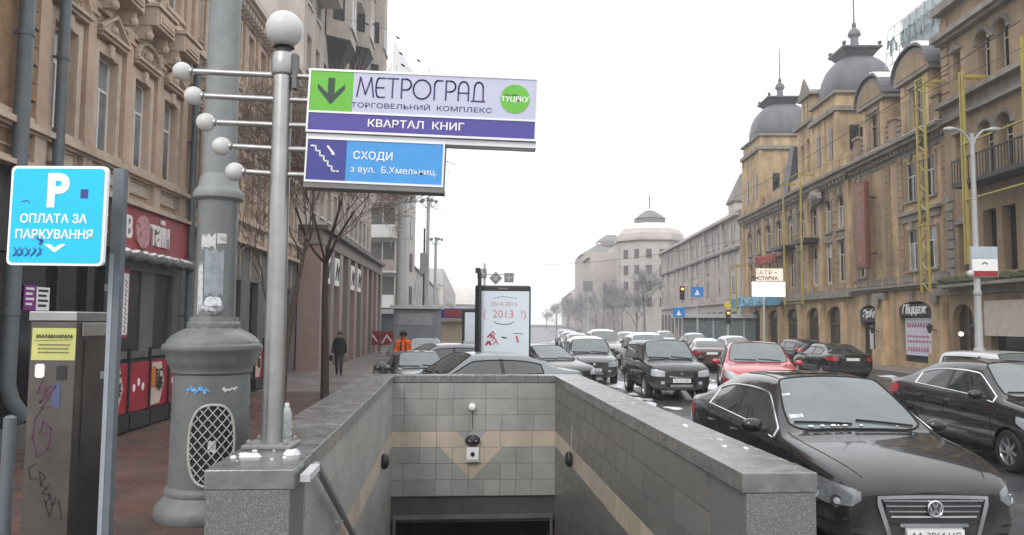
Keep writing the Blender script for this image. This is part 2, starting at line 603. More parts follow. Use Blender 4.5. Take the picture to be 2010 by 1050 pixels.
# ------------------------------------------------------------------ underpass stairwell
well = thing('underpass_entrance', 'tiled stairwell with grey granite parapet leading down to the underpass', 'underpass entrance', tuple(WO), WA)
TOPW = CAPZ - 0.14      # underside of the cap
BOT = -3.9
mb = MB()
mb.box(-TL + 0.05, -0.035, 0.02, WL + 0.3, BOT, TOPW)
mb.box(WW + 0.035, WW + TR - 0.05, 0.02, WL + 0.3, BOT, TOPW)
mb.box(-TL + 0.05, WW + TR - 0.05, WL + 0.035, WL + TB - 0.04, -1.10, TOPW)
mb.build('wall_core', M_GROUT, well)
# granite end pieces
for nm, x0, x1 in (('end_pier', -TL, 0.0), ('end_pier', WW, WW + TR)):
    mb = MB().box(x0, x1, -0.02 if x0 < 0 else -0.28, 0.5, 0.0, TOPW)
    bevel(mb.build(nm, M_GRAN, well), 0.008)
# cap stones, laid one by one
rs = random.Random(5)


def caps(x0, x1, y0, y1, n, along='y'):
    for k in range(n):
        mb = MB()
        dz = rs.uniform(-0.002, 0.002)
        if along == 'y':
            a, b = y0 + (y1 - y0) * k / n, y0 + (y1 - y0) * (k + 1) / n
            mb.box(x0, x1, a + 0.002, b - 0.002, TOPW + 0.002, CAPZ + dz)
        else:
            a, b = x0 + (x1 - x0) * k / n, x0 + (x1 - x0) * (k + 1) / n
            mb.box(a + 0.002, b - 0.002, y0, y1, TOPW + 0.002, CAPZ + dz)
        bevel(mb.build('cap_stone', M_CAP, well), 0.007)


caps(-TL - 0.01, 0.03, -0.03, WL - 0.02, 8)
caps(WW - 0.03, WW + TR + 0.01, -0.29, WL - 0.02, 8)
caps(-TL, WW + TR, WL - 0.018, WL + TB, 5, 'x')


# stairs: slope from y=0.3 (z 0.14) down
NST = 24
st = thing('staircase', 'dark granite steps going down inside the tiled stairwell', 'stairs', tuple(WO), WA)
RI, TR_ = 0.155, 0.31
for k in range(NST):
    y = -0.3 + k * TR_
    z = 0.14 - (k + 1) * RI
    MB().box(0.0, WW, y, y + TR_ + (0.03 if k < NST - 1 else 0.0), z - 0.16, z - 0.002 * (k % 2)).build('step', M_GRAN, st)
zf = 0.14 - NST * RI
fl = MB().box(0, WW, -0.3 + NST * TR_ + 0.002, 26, zf - 0.2, zf).build('landing', M_GRAN, st)
mb = MB()
mb.box(-0.4, 0.12, WL + 0.302, 26, zf - .3, -1.112)
mb.box(WW - 0.12, WW + 0.4, WL + 0.302, 26, zf - .3, -1.112)
mb.box(-0.4, WW + 0.4, WL + 0.304, 26, -1.11, -0.9)
mb.box(0, WW, 26, 26.2, zf, -1)
mb.build('passage_lining', M_DARK, well)


def stair_z(y):
    return 0.14 - max(0, (y + 0.3) / TR_) * RI


# wall tiles: each one its own piece
TW, TH = 0.62, 0.31
ZT = TOPW - 0.005
_tm = {}


def tile(name, w, h, m):
    key = (round(w, 3), round(h, 3), m.name)
    if key not in _tm:
        mb = MB()
        mb.box(0.003, w - 0.003, -0.012, 0.03, 0.003, h - 0.003)
        me = bpy.data.meshes.new(name)
        me.from_pydata(mb.v, [], mb.f)
        me.materials.append(m)
        _tm[key] = me
    o = bpy.data.objects.new(name, _tm[key])
    COL.objects.link(o)
    o.parent = well
    return o


for side in (0, 1):
    for row in range(15):
        z1 = ZT - row * TH
        z0 = z1 - TH
        y = 0.5
        first = True
        while y < WL - 0.02:
            w = TW if not (first and row % 2) else TW / 2
            if side == 0 and rs.random() < 0.18: w = TW / 2
            first = False
            w = min(w, WL - y)
            if WL - (y + w) < 0.1: w = WL - y
            if z1 > stair_z(y + w) + 0.0:
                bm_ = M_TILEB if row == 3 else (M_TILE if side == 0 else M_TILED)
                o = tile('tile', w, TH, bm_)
                if side == 0:
                    o.rotation_euler = (0, rs.gauss(0, .002), PI / 2 + rs.gauss(0, .0025))
                    o.location = (-0.006, y, z0)
                    o.location.x = 0.0
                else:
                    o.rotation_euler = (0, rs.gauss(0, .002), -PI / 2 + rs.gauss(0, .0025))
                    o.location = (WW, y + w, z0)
            y += w


def clip(poly, a, b, c, keep_pos=True):
    """half plane a*x+b*z+c >= 0"""
    out = []
    n = len(poly)
    sg = 1 if keep_pos else -1
    for i in range(n):
        p, q = poly[i], poly[(i + 1) % n]
        dp, dq = sg * (a * p[0] + b * p[1] + c), sg * (a * q[0] + b * q[1] + c)
        if dp >= 0: out.append(p)
        if dp * dq < 0:
            t = dp / (dp - dq)
            out.append((p[0] + (q[0] - p[0]) * t, p[1] + (q[1] - p[1]) * t))
    return out


def area(poly):
    return abs(sum(poly[i][0] * poly[(i + 1) % len(poly)][1] - poly[(i + 1) % len(poly)][0] * poly[i][1] for i in range(len(poly)))) / 2


def split_by(poly, tri):
    """(inside part, [outside parts]) of a convex poly against a convex ccw tri"""
    outs = []
    cur = poly
    for i in range(len(tri)):
        (x0, z0), (x1, z1) = tri[i], tri[(i + 1) % len(tri)]
        a, b = -(z1 - z0), (x1 - x0)
        c = -(a * x0 + b * z0)
        ou = clip(cur, a, b, c, False)
        if len(ou) > 2 and area(ou) > 2e-4: outs.append(ou)
        cur = clip(cur, a, b, c, True)
        if len(cur) < 3 or area(cur) < 2e-4: return None, outs
    return cur, outs


CX = 1.55
zb1 = ZT - 3 * TH
zb0 = ZT - 4 * TH
notch = [(CX - 0.30, zb1), (CX, zb1 - 0.30), (CX + 0.30, zb1)]
low = [(CX - 0.62, zb0), (CX + 0.0, zb0 - 0.62), (CX + 0.60, zb0)]


def ccw(p):
    a = sum(p[i][0] * p[(i + 1) % len(p)][1] - p[(i + 1) % len(p)][0] * p[i][1] for i in range(len(p)))
    return p if a > 0 else p[::-1]


notch, low = ccw(notch), ccw(low)
for row in range(7):
    z1 = ZT - row * TH
    z0 = z1 - TH
    x = 0.0
    k = 0
    ws = {0: [.24, .32, .32, .32, .62, .62, .75], 1: [.24, .62, .32, .64, .62, .75], 2: [.24, .62, .32, .32, .32, .32, .62, .43], 3: [.55, .32, .62, .62, .62, .46],
          4: [.55, .32, .31, .62, .62, .31, .46], 5: [.24, .62, .32, .32, .62, .31, .31, .45], 6: [.24, .62, .31, .31, .31, .31, .31, .31, .47]}[row]
    for w in ws:
        x1 = min(WW, x + w)
        poly = [(x + .003, z0 + .003), (x1 - .003, z0 + .003), (x1 - .003, z1 - .003), (x + .003, z1 - .003)]
        x = x1
        tri = notch if row == 3 else low if row > 3 else None
        pieces = []
        base, acc = (M_TILEB, M_TILE) if row == 3 else (M_TILE, M_TILEB)
        if tri:
            ins, outs = split_by(poly, tri)
            pieces = [(p, base) for p in outs] + ([(ins, acc)] if ins else [])
        else:
            pieces = [(poly, base)]
        dy = rs.uniform(-0.002, 0.002)
        for p, m in pieces:
            MB().prism(p, WL - 0.012 + dy, WL + 0.03).build('tile', m, well)

# lintel and opening frame under the back wall
MB().box(0.0, WW, WL + 0.045, WL + 0.3, -1.62, -1.105).build('lintel', mat('dark_lintel', (0.07, 0.07, 0.068), rough=0.6, var=0.2), well)
mb = MB()
mb.box(0.06, WW - 0.06, WL - 0.02, WL + 0.02, -1.55, -1.47)
mb.box(0.06, 0.11, WL - 0.02, WL + 0.02, zf, -1.552)
mb.box(WW - 0.11, WW - 0.06, WL - 0.02, WL + 0.02, zf, -1.552)
mb.build('opening_frame', M_STEEL, well)

# lamp and speaker on the back wall, small camera
lampb = thing('wall_lamp', 'round dark bulkhead lamp on the beige chevron of the stairwell back wall', 'wall lamp', WM @ Vector((CX + .02, WL - .02, zb1 - .17)), WA)
mb = MB()
mb.ball((0, -.06, 0), .15, 20, 10, 1, .6, .72)
mb.build('lamp_body', M_BLACKM, lampb, True)
mb = MB()
mb.tube([(-.12, -.10, 0), (-.06, -.135, .0), (.06, -.135, 0), (.12, -.10, 0)], .012, 8)
mb.tube([(0, -.09, .10), (0, -.14, .02), (0, -.10, -.09)], .010, 8)
mb.build('lamp_guard', M_LGREY, lampb, True)
MB().ball((0, -.075, -.01), .11, 18, 8, 1, .6, .6).build('lens', mat('smoked_lens', (.10, .10, .09), rough=.2), lampb, True)
spk = thing('call_box', 'white square box with a dark button below the lamp on the stairwell wall', 'call box', WM @ Vector((CX + .02, WL - .02, zb1 - .42)), WA)
bevel(MB().box(-.12, .12, -.09, 0, -.12, .12).build('box', M_WHITE, spk), .015)
MB().lathe([(.045, 0), (.04, -.015), (.0, -.02)][::-1], 16, (0, -.09, -.01), axis='Y').build('button', M_BLACKM, spk)
MB().box(-.13, .13, -.10, 0, -.155, -.123).build('bracket', M_LGREY, spk)
sc_ = thing('camera_dome', 'small white round camera fixed high on the stairwell back wall', 'security camera', WM @ Vector((CX, WL - .02, ZT - .46)), WA)
MB().lathe([(.07, 0), (.075, -.05), (.06, -.09), (0.01, -.11)], 20, (0, 0, 0), axis='Y').build('housing', M_WHITE, sc_, True)
MB().tube([(0.0, 0, -.05), (.01, -.004, -.2), (.02, -.004, -.42)], .006, 6).build('cable', M_BLACKM, sc_)
for nm, lx, yy in (('round dark wall lamp on the beige band of the left stairwell wall', 0.0, 7.3), ('round dark wall lamp on the beige band of the right stairwell wall', WW, 7.4)):
    t = thing('wall_lamp', nm, 'wall lamp', WM @ Vector((lx, yy, zb1 - .18)), WA)
    sgn = 1 if lx == 0 else -1
    MB().ball((sgn * .06, 0, 0), .13, 18, 10, .6, .9, 1.0).build('lamp_body', M_BLACKM, t, True)
    MB().ball((sgn * .095, 0, 0.0), .085, 14, 8, .6, .9, 1.0).build('lens', mat('smoked_lens', (.1, .1, .09)), t, True)
    MB().tube([(sgn * .01, 0, .1), (sgn * .012, 0.0, .55)], .008, 6).build('cable', M_LGREY, t)

# handrails
for sgn, x, lab in ((1, 0.09, 'flat grey steel handrail on the left stairwell wall'), (-1, WW - 0.09, 'flat grey steel handrail on the right stairwell wall')):
    hr = thing('handrail', lab, 'handrail', tuple(WO), WA)
    off = 0.62
    if sgn == 1:
        y0 = 0.50
        pts = [(x, y0, 1.14), (x, 6.9, 1.14 - .49 * 6.4), (x, 8.6, 1.14 - .49 * 6.4)]
    else:
        y0 = 4.6
        pts = [(x, y0, stair_z(y0) + .86), (x, 6.9, stair_z(6.9) + .86), (x, 8.6, zf + .86)]
    mb = MB()
    for a, b in zip(pts[:-1], pts[1:]):
        a, b = Vector(a), Vector(b)
        d = (b - a)
        ln = d.length
        ang = math.atan2(d.z, d.y)
        M = Matrix.Translation(a) @ Matrix.Rotation(ang, 4, 'X')
        mb.box(-.022, .022, 0, ln, -.022, .022, M)
    if sgn == 1:
        MB().box(x - .035, x + .035, .04, y0 - .03, 1.10, 1.15).build('rail_end', M_LGREY, hr)
    mb.build('rail', M_LGREY if sgn == -1 else mat('rail_steel', (.16, .165, .165), rough=.4, metal=.3), hr)
    for k in range(6):
        yy = y0 + .15 + k * 1.5 if sgn == 1 else y0 + .1 + k * .7
        if yy > 8.4: continue
        zz = (stair_z(yy) if yy < 6.9 else zf) + .84 if sgn == -1 else 1.14 - .49 * (min(yy, 6.9) - .5) - .03
        MB().tube([(x, yy, zz), (x - sgn * .07, yy, zz - .03), (x - sgn * .09, yy, zz)], .012, 8).build('bracket', M_LGREY, hr, True)

# snow and wet patches on the parapet
mb = MB()


def snow_patch(mb, cx, cy, rx, ry, z, h, n=14, rs=rs):
    c = [(cx + math.cos(2 * PI * j / n) * rx * rs.uniform(.7, 1.05), cy + math.sin(2 * PI * j / n) * ry * rs.uniform(.7, 1.05)) for j in range(n)]
    c2 = [(cx * .35 + a * .65 + rs.uniform(-.1, .1) * rx, cy * .35 + b * .65) for a, b in c]
    mb.add([(a, b, z) for a, b in c] + [(a, b, z + h * rs.uniform(.7, 1.1)) for a, b in c2] + [(cx, cy, z + h)],
           [(j, (j + 1) % n, (j + 1) % n + n, j + n) for j in range(n)] + [(j + n, (j + 1) % n + n, 2 * n) for j in range(n)])


for k in range(7):
    r = rs.uniform(.01, .03)
    snow_patch(mb, WW + .34 + rs.gauss(0, .05), 1.45 + rs.gauss(0, .42), r, r * rs.uniform(1, 3), CAPZ + .001, r * .25, 8)
for k in range(6):
    r = rs.uniform(.01, .02)
    snow_patch(mb, WW + .3 + rs.gauss(0, .09), rs.uniform(2, 9), r, r * rs.uniform(1, 3), CAPZ + .001, r * .25, 8)
o = mb.build('snow_patch', M_SLUSH, smooth=True)
o.matrix_world = WM
tag(o, 'melting snow lying on the right granite parapet top', 'snow', kind='stuff')
mb = MB()
for k in range(9):
    xx, yy = rs.uniform(-TL + .05, -.05), rs.uniform(.3, .9)
    r = rs.uniform(.008, .028)
    snow_patch(mb, xx, yy, r, r, CAPZ + .001, r * .6, 8)
snow_patch(mb, -.42, .50, .10, .05, CAPZ + .001, .03)
snow_patch(mb, -.12, .62, .07, .10, CAPZ + .001, .035)
o = mb.build('snow_lump', M_SLUSH, smooth=True)
o.matrix_world = WM
tag(o, 'dirty snow crumbs round the sign pole foot on the parapet', 'snow', kind='stuff')
b_ = thing('plastic_bottle', 'crumpled clear plastic bottle standing on the left parapet behind the sign pole', 'bottle', WM @ Vector((-.36, 1.55, CAPZ)), .3)
MB().lathe([(.045, 0), (.05, .02), (.043, .06), (.05, .1), (.042, .15), (.05, .2), (.03, .25), (.018, .27)], 14).build('bottle_body', mat('cloudy_plastic', (.36, .38, .38), rough=.2, var=.3, scale=20), b_, True)
MB().lathe([(.02, .27), (.02, .3)], 12).build('cap', M_WHITE, b_)

# ------------------------------------------------------------------ sign pole with globes
PB = WM @ Vector((-.30, .62, CAPZ))
PB = Vector((-1.985, 6.45, CAPZ))
pole = thing('sign_pole', 'brushed steel tube pole with big white globe lamp on top', 'pole', tuple(PB))
PH = 4.65 - CAPZ
mb = MB().lathe([(.088, 0.03), (.086, 1.0), (.079, PH - .32), (.077, PH - .3)], 40)
mb.build('tube', M_STEEL, pole, True)
MB().lathe([(.092, PH - .30), (.099, PH - .29), (.099, PH - .12), (.092, PH - .11)], 40).build('collar', M_STEEL, pole, True)
MB().lathe([(.06, PH - .11), (.06, PH - .06), (.09, PH - .05)], 24).build('neck', M_BLACKM, pole, True)
MB().ball((0, 0, PH + .11), .158, 40, 24).build('globe_lamp', M_GLOBE, pole, True)
bevel(MB().box(-.20, .20, -.18, .18, 0.0, .035).build('base_plate', mat('dull_plate', (.20, .20, .19), rough=.6, var=.2, scale=12), pole), .01)
for sx in (-.15, .15):
    for sy in (-.13, .13):
        MB().lathe([(.022, .035), (.022, .06), (.012, .075)], 6, (sx, sy, 0)).build('bolt', mat('dull_plate', (.2, .2, .19)), pole)
MB().box(.09, .13, -.05, .03, PH - .42, PH - .12).build('clamp', mat('dull_clamp', (.12, .12, .12), rough=.6), pole)

SY = 6.42
TILT = 0.036
arms = [(358, 140, 145), (380, 188, 192), (404, 240, 241), (435, 287, 288), (461, 337, 338)]
for k, (gx, gy, ay) in enumerate(arms):
    pg = at(gx, gy, SY) - PB
    pe = at(609, ay + 6, SY) - PB
    mb = MB()
    mb.tube([pg + Vector((.07, 0, 0)), (pg + Vector((.09, 0, 0)))], .034, 12)
    mb.tube([pg + Vector((.10, 0, 0)), (0, 0, (pg.z + pe.z) / 2), pe], .024, 12)
    a = mb.build('arm', M_STEEL, pole, True)
    MB().ball(pg, .079, 24, 14).build('globe', M_GLOBE, a, True)

# ------------------------------------------------------------------ metrograd sign
C_PURP = mat('purple_print', (0.062, 0.045, 0.26), rough=0.25, var=0.06, coat=0.3)
C_NAVY = mat('navy_print', (0.03, 0.035, 0.22), rough=0.25, var=0.06, coat=0.3)
C_GREEN = mat('green_print', (0.11, 0.40, 0.03), rough=0.25, var=0.05, coat=0.3)
C_LILAC = mat('pale_lilac_print', (0.44, 0.45, 0.57), rough=0.28, var=0.04, coat=0.3)
C_BLUE = mat('sky_blue_print', (0.04, 0.26, 0.60), rough=0.25, var=0.06, coat=0.3)
C_INK = mat('dark_ink', (0.035, 0.02, 0.13), rough=0.4)
C_DKG = mat('dark_green_ink', (0.02, 0.045, 0.025), rough=0.4)
ALU = mat('aluminium_frame', (0.60, 0.61, 0.63), rough=0.35, metal=0.5, var=0.05)
ALUD = mat('dark_underframe', (0.16, 0.155, 0.15), rough=0.5, metal=0.3)
p0 = at(608, 134, SY - .04)
SG = thing('shop_sign', 'long white, green and purple sign box reading МЕТРОГРАД above the stairwell', 'sign', tuple(p0), rot=(0, TILT, 0))
W1, H1, H1a = 1.955, .548, .372
mb = MB()
mb.box(0, W1, 0.012, .16, -H1 - .0, 0)
mb.build('box', ALUD, SG)
mb = MB()
for (a, b, c, d) in ((0, W1, -.018, 0), (0, W1, -H1, -H1 + .018), (0, .016, -H1 + .018, -.018), (W1 - .016, W1, -H1 + .018, -.018), (.016, W1 - .016, -H1a - .008, -H1a + .008)):
    mb.box(a, b, -.008, .012, c, d)
mb.box(-.001, W1 + .001, .03, .19, -H1 - .05, -H1 - .002)
mb.build('frame', ALU, SG)
MB().box(.38, W1 - .016, -.001, .010, -H1a + .008, -.018).build('white_panel', C_LILAC, SG)
gp = MB().box(.016, .38, -.002, .010, -H1a + .008, -.018).build('green_panel', C_GREEN, SG)
MB().box(.016, W1 - .016, -.001, .010, -H1 + .018, -H1a - .008).build('purple_panel', C_PURP, SG)
mb = MB()
cx, cz = .195, -.19
mb.prism([(cx - .028, cz + .115), (cx + .028, cz + .115), (cx + .028, cz - .06), (cx - .028, cz - .06)], -.006, -.003)
mb.prism([(cx - .115, cz + .06), (cx - .115, cz + .02), (cx, cz - .115), (cx, cz - .045)], -.0062, -.003)
mb.prism([(cx + .115, cz + .06), (cx, cz - .045), (cx, cz - .115), (cx + .115, cz + .02)], -.0064, -.003)
mb.build('arrow', C_DKG, gp)
# lettering МЕТРОГРАД, thin art-nouveau strokes (unit box 1 high)


def arc(cx, cz, rx, rz, a0, a1, n=14):
    return [(cx + rx * math.cos(R(a0 + (a1 - a0) * i / n)), cz + rz * math.sin(R(a0 + (a1 - a0) * i / n))) for i in range(n + 1)]


LET = {
    'М': (.95, [[(0, 0), (.16, 1.0), (.47, .12), (.76, 1.0), (.92, 0)]]),
    'Е': (.52, [[(.5, 1), (.16, 1)] + arc(.16, .5, .16, .5, 90, 270)[1:-1] + [(.16, 0), (.5, 0)], [(.0, .5), (.44, .5)]]),
    'Т': (.66, [[(0, 1), (.62, 1)], [(.31, 1), (.31, 0)]]),
    'Р': (.62, [[(.06, 0), (.06, 1), (.3, 1)] + arc(.3, .72, .28, .28, 90, -90) + [(.12, .44)]]),
    'О': (1.02, [arc(.48, .5, .48, .5, 0, 360, 28)]),
    'Г': (.55, [[(.06, 0), (.06, .75)] + arc(.26, .75, .2, .25, 180, 90, 6) + [(.5, 1)]]),
    'А': (.70, [[(.04, 0), (.04, .6)] + arc(.32, .62, .28, .38, 180, 0, 12) + [(.6, 0)], [(.04, .4), (.6, .4)]]),
    'Д': (.72, [[(.0, 0), (.72, 0)], [(.1, 0), (.13, .7)] + arc(.37, .7, .24, .3, 180, 0, 12) + [(.63, 0)]]),
}
mb = MB()
x = .415
hh, wx = .165, .165
z0 = -.225
for ch in 'МЕТРОГРАД':
    w, strokes = LET[ch]
    for s_ in strokes:
        mb.stroke([(x + a * wx * .93, z0 + b * hh) for a, b in s_], .013, -.004 - .0002 * (len(mb.v) % 3), -.0012)
    x += w * wx * .93 + .014
mb.build('lettering', C_INK, SG)
print('METROGRAD end x', x)
text('ТОРГОВЕЛЬНИЙ  КОМПЛЕКС', .058, C_INK, 'lettering', SG, (.97, -.003, -.302), sx=1.42, ext=.001)
dsc = MB()
dsc.prism(arc(1.76, -.19, .125, .125, 0, 360, 40)[:-1], -.005, -.0015)
d_ = dsc.build('round_emblem', C_GREEN, SG)
text('ТУЦЯКУ', .062, M_TEXTW, 'lettering', d_, (1.76, -.006, -.195), sx=.98, ext=.001, bold=.001)
MB().stroke([(1.66, -.165), (1.69, -.155), (1.72, -.168), (1.75, -.155), (1.79, -.165)], .008, -.0065, -.0055).build('cup_mark', M_BLACKM, d_)
text('КВАРТАЛ  КНИГ', .088, M_TEXTW, 'lettering', SG, (.93, -.003, -.455), sx=1.18, ext=.001, bold=.001)

p0 = at(602, 268, SY - .04)
S2 = thing('direction_sign', 'smaller blue sign box with white stair symbol hanging under the long sign', 'sign', tuple(p0), rot=(0, TILT, 0))
W2, H2 = 1.175, .385
MB().box(0, W2, .012, .16, -H2, 0).build('box', ALUD, S2)
mb = MB()
for (a, b, c, d) in ((0, W2, -.018, 0), (0, W2, -H2, -H2 + .018), (0, .014, -H2 + .018, -.018), (W2 - .014, W2, -H2 + .018, -.018)):
    mb.box(a, b, -.008, .012, c, d)
mb.build('frame', ALU, S2)
MB().box(-.004, W2 + .004, .0, .19, -H2 - .045, -H2 - .002).build('underframe', ALUD, S2)
n_ = MB().box(.014, .345, -.002, .010, -H2 + .018, -.018).build('navy_panel', C_NAVY, S2)
MB().box(.345, W2 - .014, -.001, .010, -H2 + .018, -.018).build('blue_panel', C_BLUE, S2)
mb = MB()
pts = [(.045, -.075), (.085, -.075)]
for k in range(5):
    x_, z_ = pts[-1]
    pts += [(x_, z_ - .042), (x_ + .036, z_ - .042)]
mb.stroke(pts + [(pts[-1][0] + .02, pts[-1][1])], .012, -.005, -.003)
mb.stroke([(.185, -.075), (.235, -.135)], .016, -.0052, -.003)
mb.prism([(.235, -.115), (.25, -.15), (.215, -.142)], -.0054, -.003)
mb.build('stair_symbol', M_TEXTW, n_)
text('СХОДИ', .092, M_TEXTW, 'lettering', S2, (.40, -.003, -.145), sx=1.0, ext=.001, align='LEFT', bold=.0008)
text('з вул.  Б.Хмельниц.', .075, M_TEXTW, 'lettering', S2, (.385, -.003, -.262), sx=1.06, ext=.001, align='LEFT')

# ------------------------------------------------------------------ big cast-iron lamp column
CB = Vector((-3.28, 8.45, .14))
colm = thing('lamp_column', 'massive grey painted cast-iron lamp column with lattice door', 'lamp post', tuple(CB))
sc = 1.05
base = [(.50, 0), (.515, .03), (.515, .09), (.49, .15), (.44, .20), (.415, .24), (.425, .27), (.415, .30), (.395, .33)]
MB().lathe([(r * sc, z * sc) for r, z in base], 48).build('foot', M_GPAINT, colm, True)
MB().lathe([(.388 * sc, .34), (.378 * sc, 1.48), (.375 * sc, 1.53)], 48).build('body', M_GPAINT, colm, True)
top = [(.38, 1.45), (.40, 1.47), (.40, 1.50), (.42, 1.53), (.45, 1.60), (.462, 1.66), (.49, 1.69), (.50, 1.72), (.49, 1.75), (.46, 1.765), (.455, 1.79), (.41, 1.84), (.33, 1.89), (.265, 1.92), (.26, 1.93)]
MB().lathe([(r * sc, z * sc) for r, z in top], 48).build('capital', M_GPAINT, colm, True)
MB().lathe([(.27 * sc, 2.028), (.27 * sc, 2.07), (.25 * sc, 2.09), (.245 * sc, 2.14)], 12, a0=PI / 12).build('plinth', M_GPAINT, colm)
MB().lathe([(.218, 2.14), (.212, 2.9), (.215, 3.42)], 40).build('shaft', M_GPAINT, colm, True)
MB().lathe([(.225, 3.42), (.262, 3.45), (.268, 3.50), (.25, 3.54), (.215, 3.58), (.205, 3.66), (.18, 3.72)], 40).build('collar', M_GPAINT2, colm, True)
MB().lathe([(.178, 3.72), (.172, 5.5), (.15, 9.5)], 36).build('upper_shaft', M_GPAINT2, colm, True)
# lattice door, towards the camera
door = MB()
rr_ = .392 * sc
az0 = math.atan2(-CB.y, -CB.x)


def surf(u, z, r):
    a = az0 + u / r
    return (math.cos(a) * r, math.sin(a) * r, z)


cz_, hu, hv = .80, .235, .42


def inside(u, z):
    return (abs(u) / hu) ** 2.6 + (abs(z - cz_) / hv) ** 2.6 <= 1


fr_pts = []
for i in range(49):
    t = 2 * PI * i / 48
    c_, s_ = math.cos(t), math.sin(t)
    u = hu * math.copysign(abs(c_) ** (2 / 2.6), c_)
    z = cz_ + hv * math.copysign(abs(s_) ** (2 / 2.6), s_)
    fr_pts.append(surf(u + .02, z, rr_ + .008))
bk = MB()
ring = [surf((u_ := 0), 0, 1)]
n = 40
vs = [surf(.02, cz_, rr_ + .002)]
for i in range(n):
    t = 2 * PI * i / n
    c_, s_ = math.cos(t), math.sin(t)
    vs.append(surf(.02 + hu * math.copysign(abs(c_) ** (2 / 2.6), c_), cz_ + hv * math.copysign(abs(s_) ** (2 / 2.6), s_), rr_ + .002))
inner = [surf(.02 + (hu * .5) * math.copysign(abs(math.cos(2 * PI * i / n)) ** (2 / 2.6), math.cos(2 * PI * i / n)), cz_ + hv * .5 * math.copysign(abs(math.sin(2 * PI * i / n)) ** (2 / 2.6), math.sin(2 * PI * i / n)), rr_ + .003) for i in range(n)]
bk.add(vs + inner, [(i + 1, (i + 1) % n + 1, (i + 1) % n + 1 + n, i + 1 + n) for i in range(n)] + [(0, i + 1 + n, (i + 1) % n + 1 + n) for i in range(n)])
dpart = bk.build('lattice_door', M_DARK, colm)
M_LATT = mat('lattice_paint', (.40, .40, .38), rough=.5, var=.2, scale=20)
fb = MB().tube(fr_pts, .014, 8, cap=False)
fb.build('door_rim', M_LATT, dpart, True)
lt = MB()
step = .095
for sgn in (1, -1):
    for k in range(-10, 11):
        run = []
        for i in range(121):
            z = cz_ - hv + 2 * hv * i / 120
            u = sgn * (z - cz_) * .85 + k * step
            if inside(u, z): run.append(surf(u + .02, z, rr_ + .008 + .003 * sgn))
        if len(run) > 2: lt.tube(run[::4] + [run[-1]], .0062, 6)
lt.build('lattice', M_LATT, dpart, True)
# paper scraps, stickers, plastic bag and paint marks on the column


def curved_patch(name, u0, u1, z0, z1, r, m, parent, jag=0.0, az=0.0, n=10, seed=1):
    q = random.Random(seed)
    mb = MB()
    vs = []
    for i in range(n + 1):
        u = u0 + (u1 - u0) * i / n
        a = az0 + az + u / r
        for z in (z0 + q.uniform(0, jag), z1 - q.uniform(0, jag)):
            vs.append((math.cos(a) * (r + .003), math.sin(a) * (r + .003), z))
    mb.add(vs, [(2 * i, 2 * i + 2, 2 * i + 3, 2 * i + 1) for i in range(n)])
    return mb.build(name, m, parent)


M_PAPER = mat('old_paper', (.52, .53, .53), rough=.7, scale=14, col2=(.34, .36, .37), thr=.55)
curved_patch('paper_scrap', -.17, -.01, 2.86, 3.05, .215, M_PAPER, colm, .05, seed=2)
curved_patch('paper_scrap', .0, .10, 2.93, 3.05, .215, M_PAPER, colm, .01, seed=3)
curved_patch('paper_scrap', -.12, .08, 2.35, 2.88, .217, mat('faded_film', (.24, .27, .30), rough=.25, var=.2, scale=10), colm, .05, seed=4)
curved_patch('paper_scrap', -.20, -.13, 2.15, 2.75, .218, M_PAPER, colm, .12, seed=9)
curved_patch('torn_sticker', -.30, -.02, 1.33, 1.42, .403, mat('blue_scribble', (.05, .25, .60), rough=.5, scale=30, col2=(.3, .42, .5), thr=.52), colm, .05, seed=5, n=16)
curved_patch('torn_sticker', .10, .28, 1.34, 1.42, .403, M_PAPER, colm, .05, seed=6)
curved_patch('torn_sticker', -.02, .06, .72, .86, .415, M_PAPER, colm, .03, seed=8)
mb = MB()
q = random.Random(12)
a = az0 - .1
c_ = Vector((math.cos(a) * .215, math.sin(a) * .215, 2.26))
mb.ball(c_, .10, 14, 10, 1.1, .8, .95, lump=.13, rr=q)
tag(mb.build('plastic_bag', mat('crinkled_plastic', (.45, .47, .49), rough=.12, var=.5, scale=18, bump=.6, bscale=30), None), 'crumpled shiny plastic bag stuck on the lamp column', 'plastic bag').location = CB

# ------------------------------------------------------------------ parking sign and payment stele
C_CYAN = mat('cyan_reflective', (0.0, 0.50, 0.72), rough=0.35, var=0.03, scale=2, coat=0.2)
WHT = mat('sign_white', (0.85, 0.88, 0.88), rough=0.4, var=0.03)
YS = 5.0
pA = at(9, 520, YS)
pB_ = at(205, 326, YS)
SW, SH = .655, .66
ps = thing('parking_sign', 'square cyan parking payment sign with white letter P and border', 'sign', tuple(at(112, 423, YS)), rot=(0, 0.008, R(-3)))


def rrect(w, h, r, n=6):
    pts = []
    for sx, sz, a in ((1, -1, -90), (1, 1, 0), (-1, 1, 90), (-1, -1, 180)):
        for i in range(n + 1):
            t = R(a + 90 * i / n)
            pts.append((sx * (w / 2 - r) + r * math.cos(t), sz * (h / 2 - r) + r * math.sin(t)))
    return pts


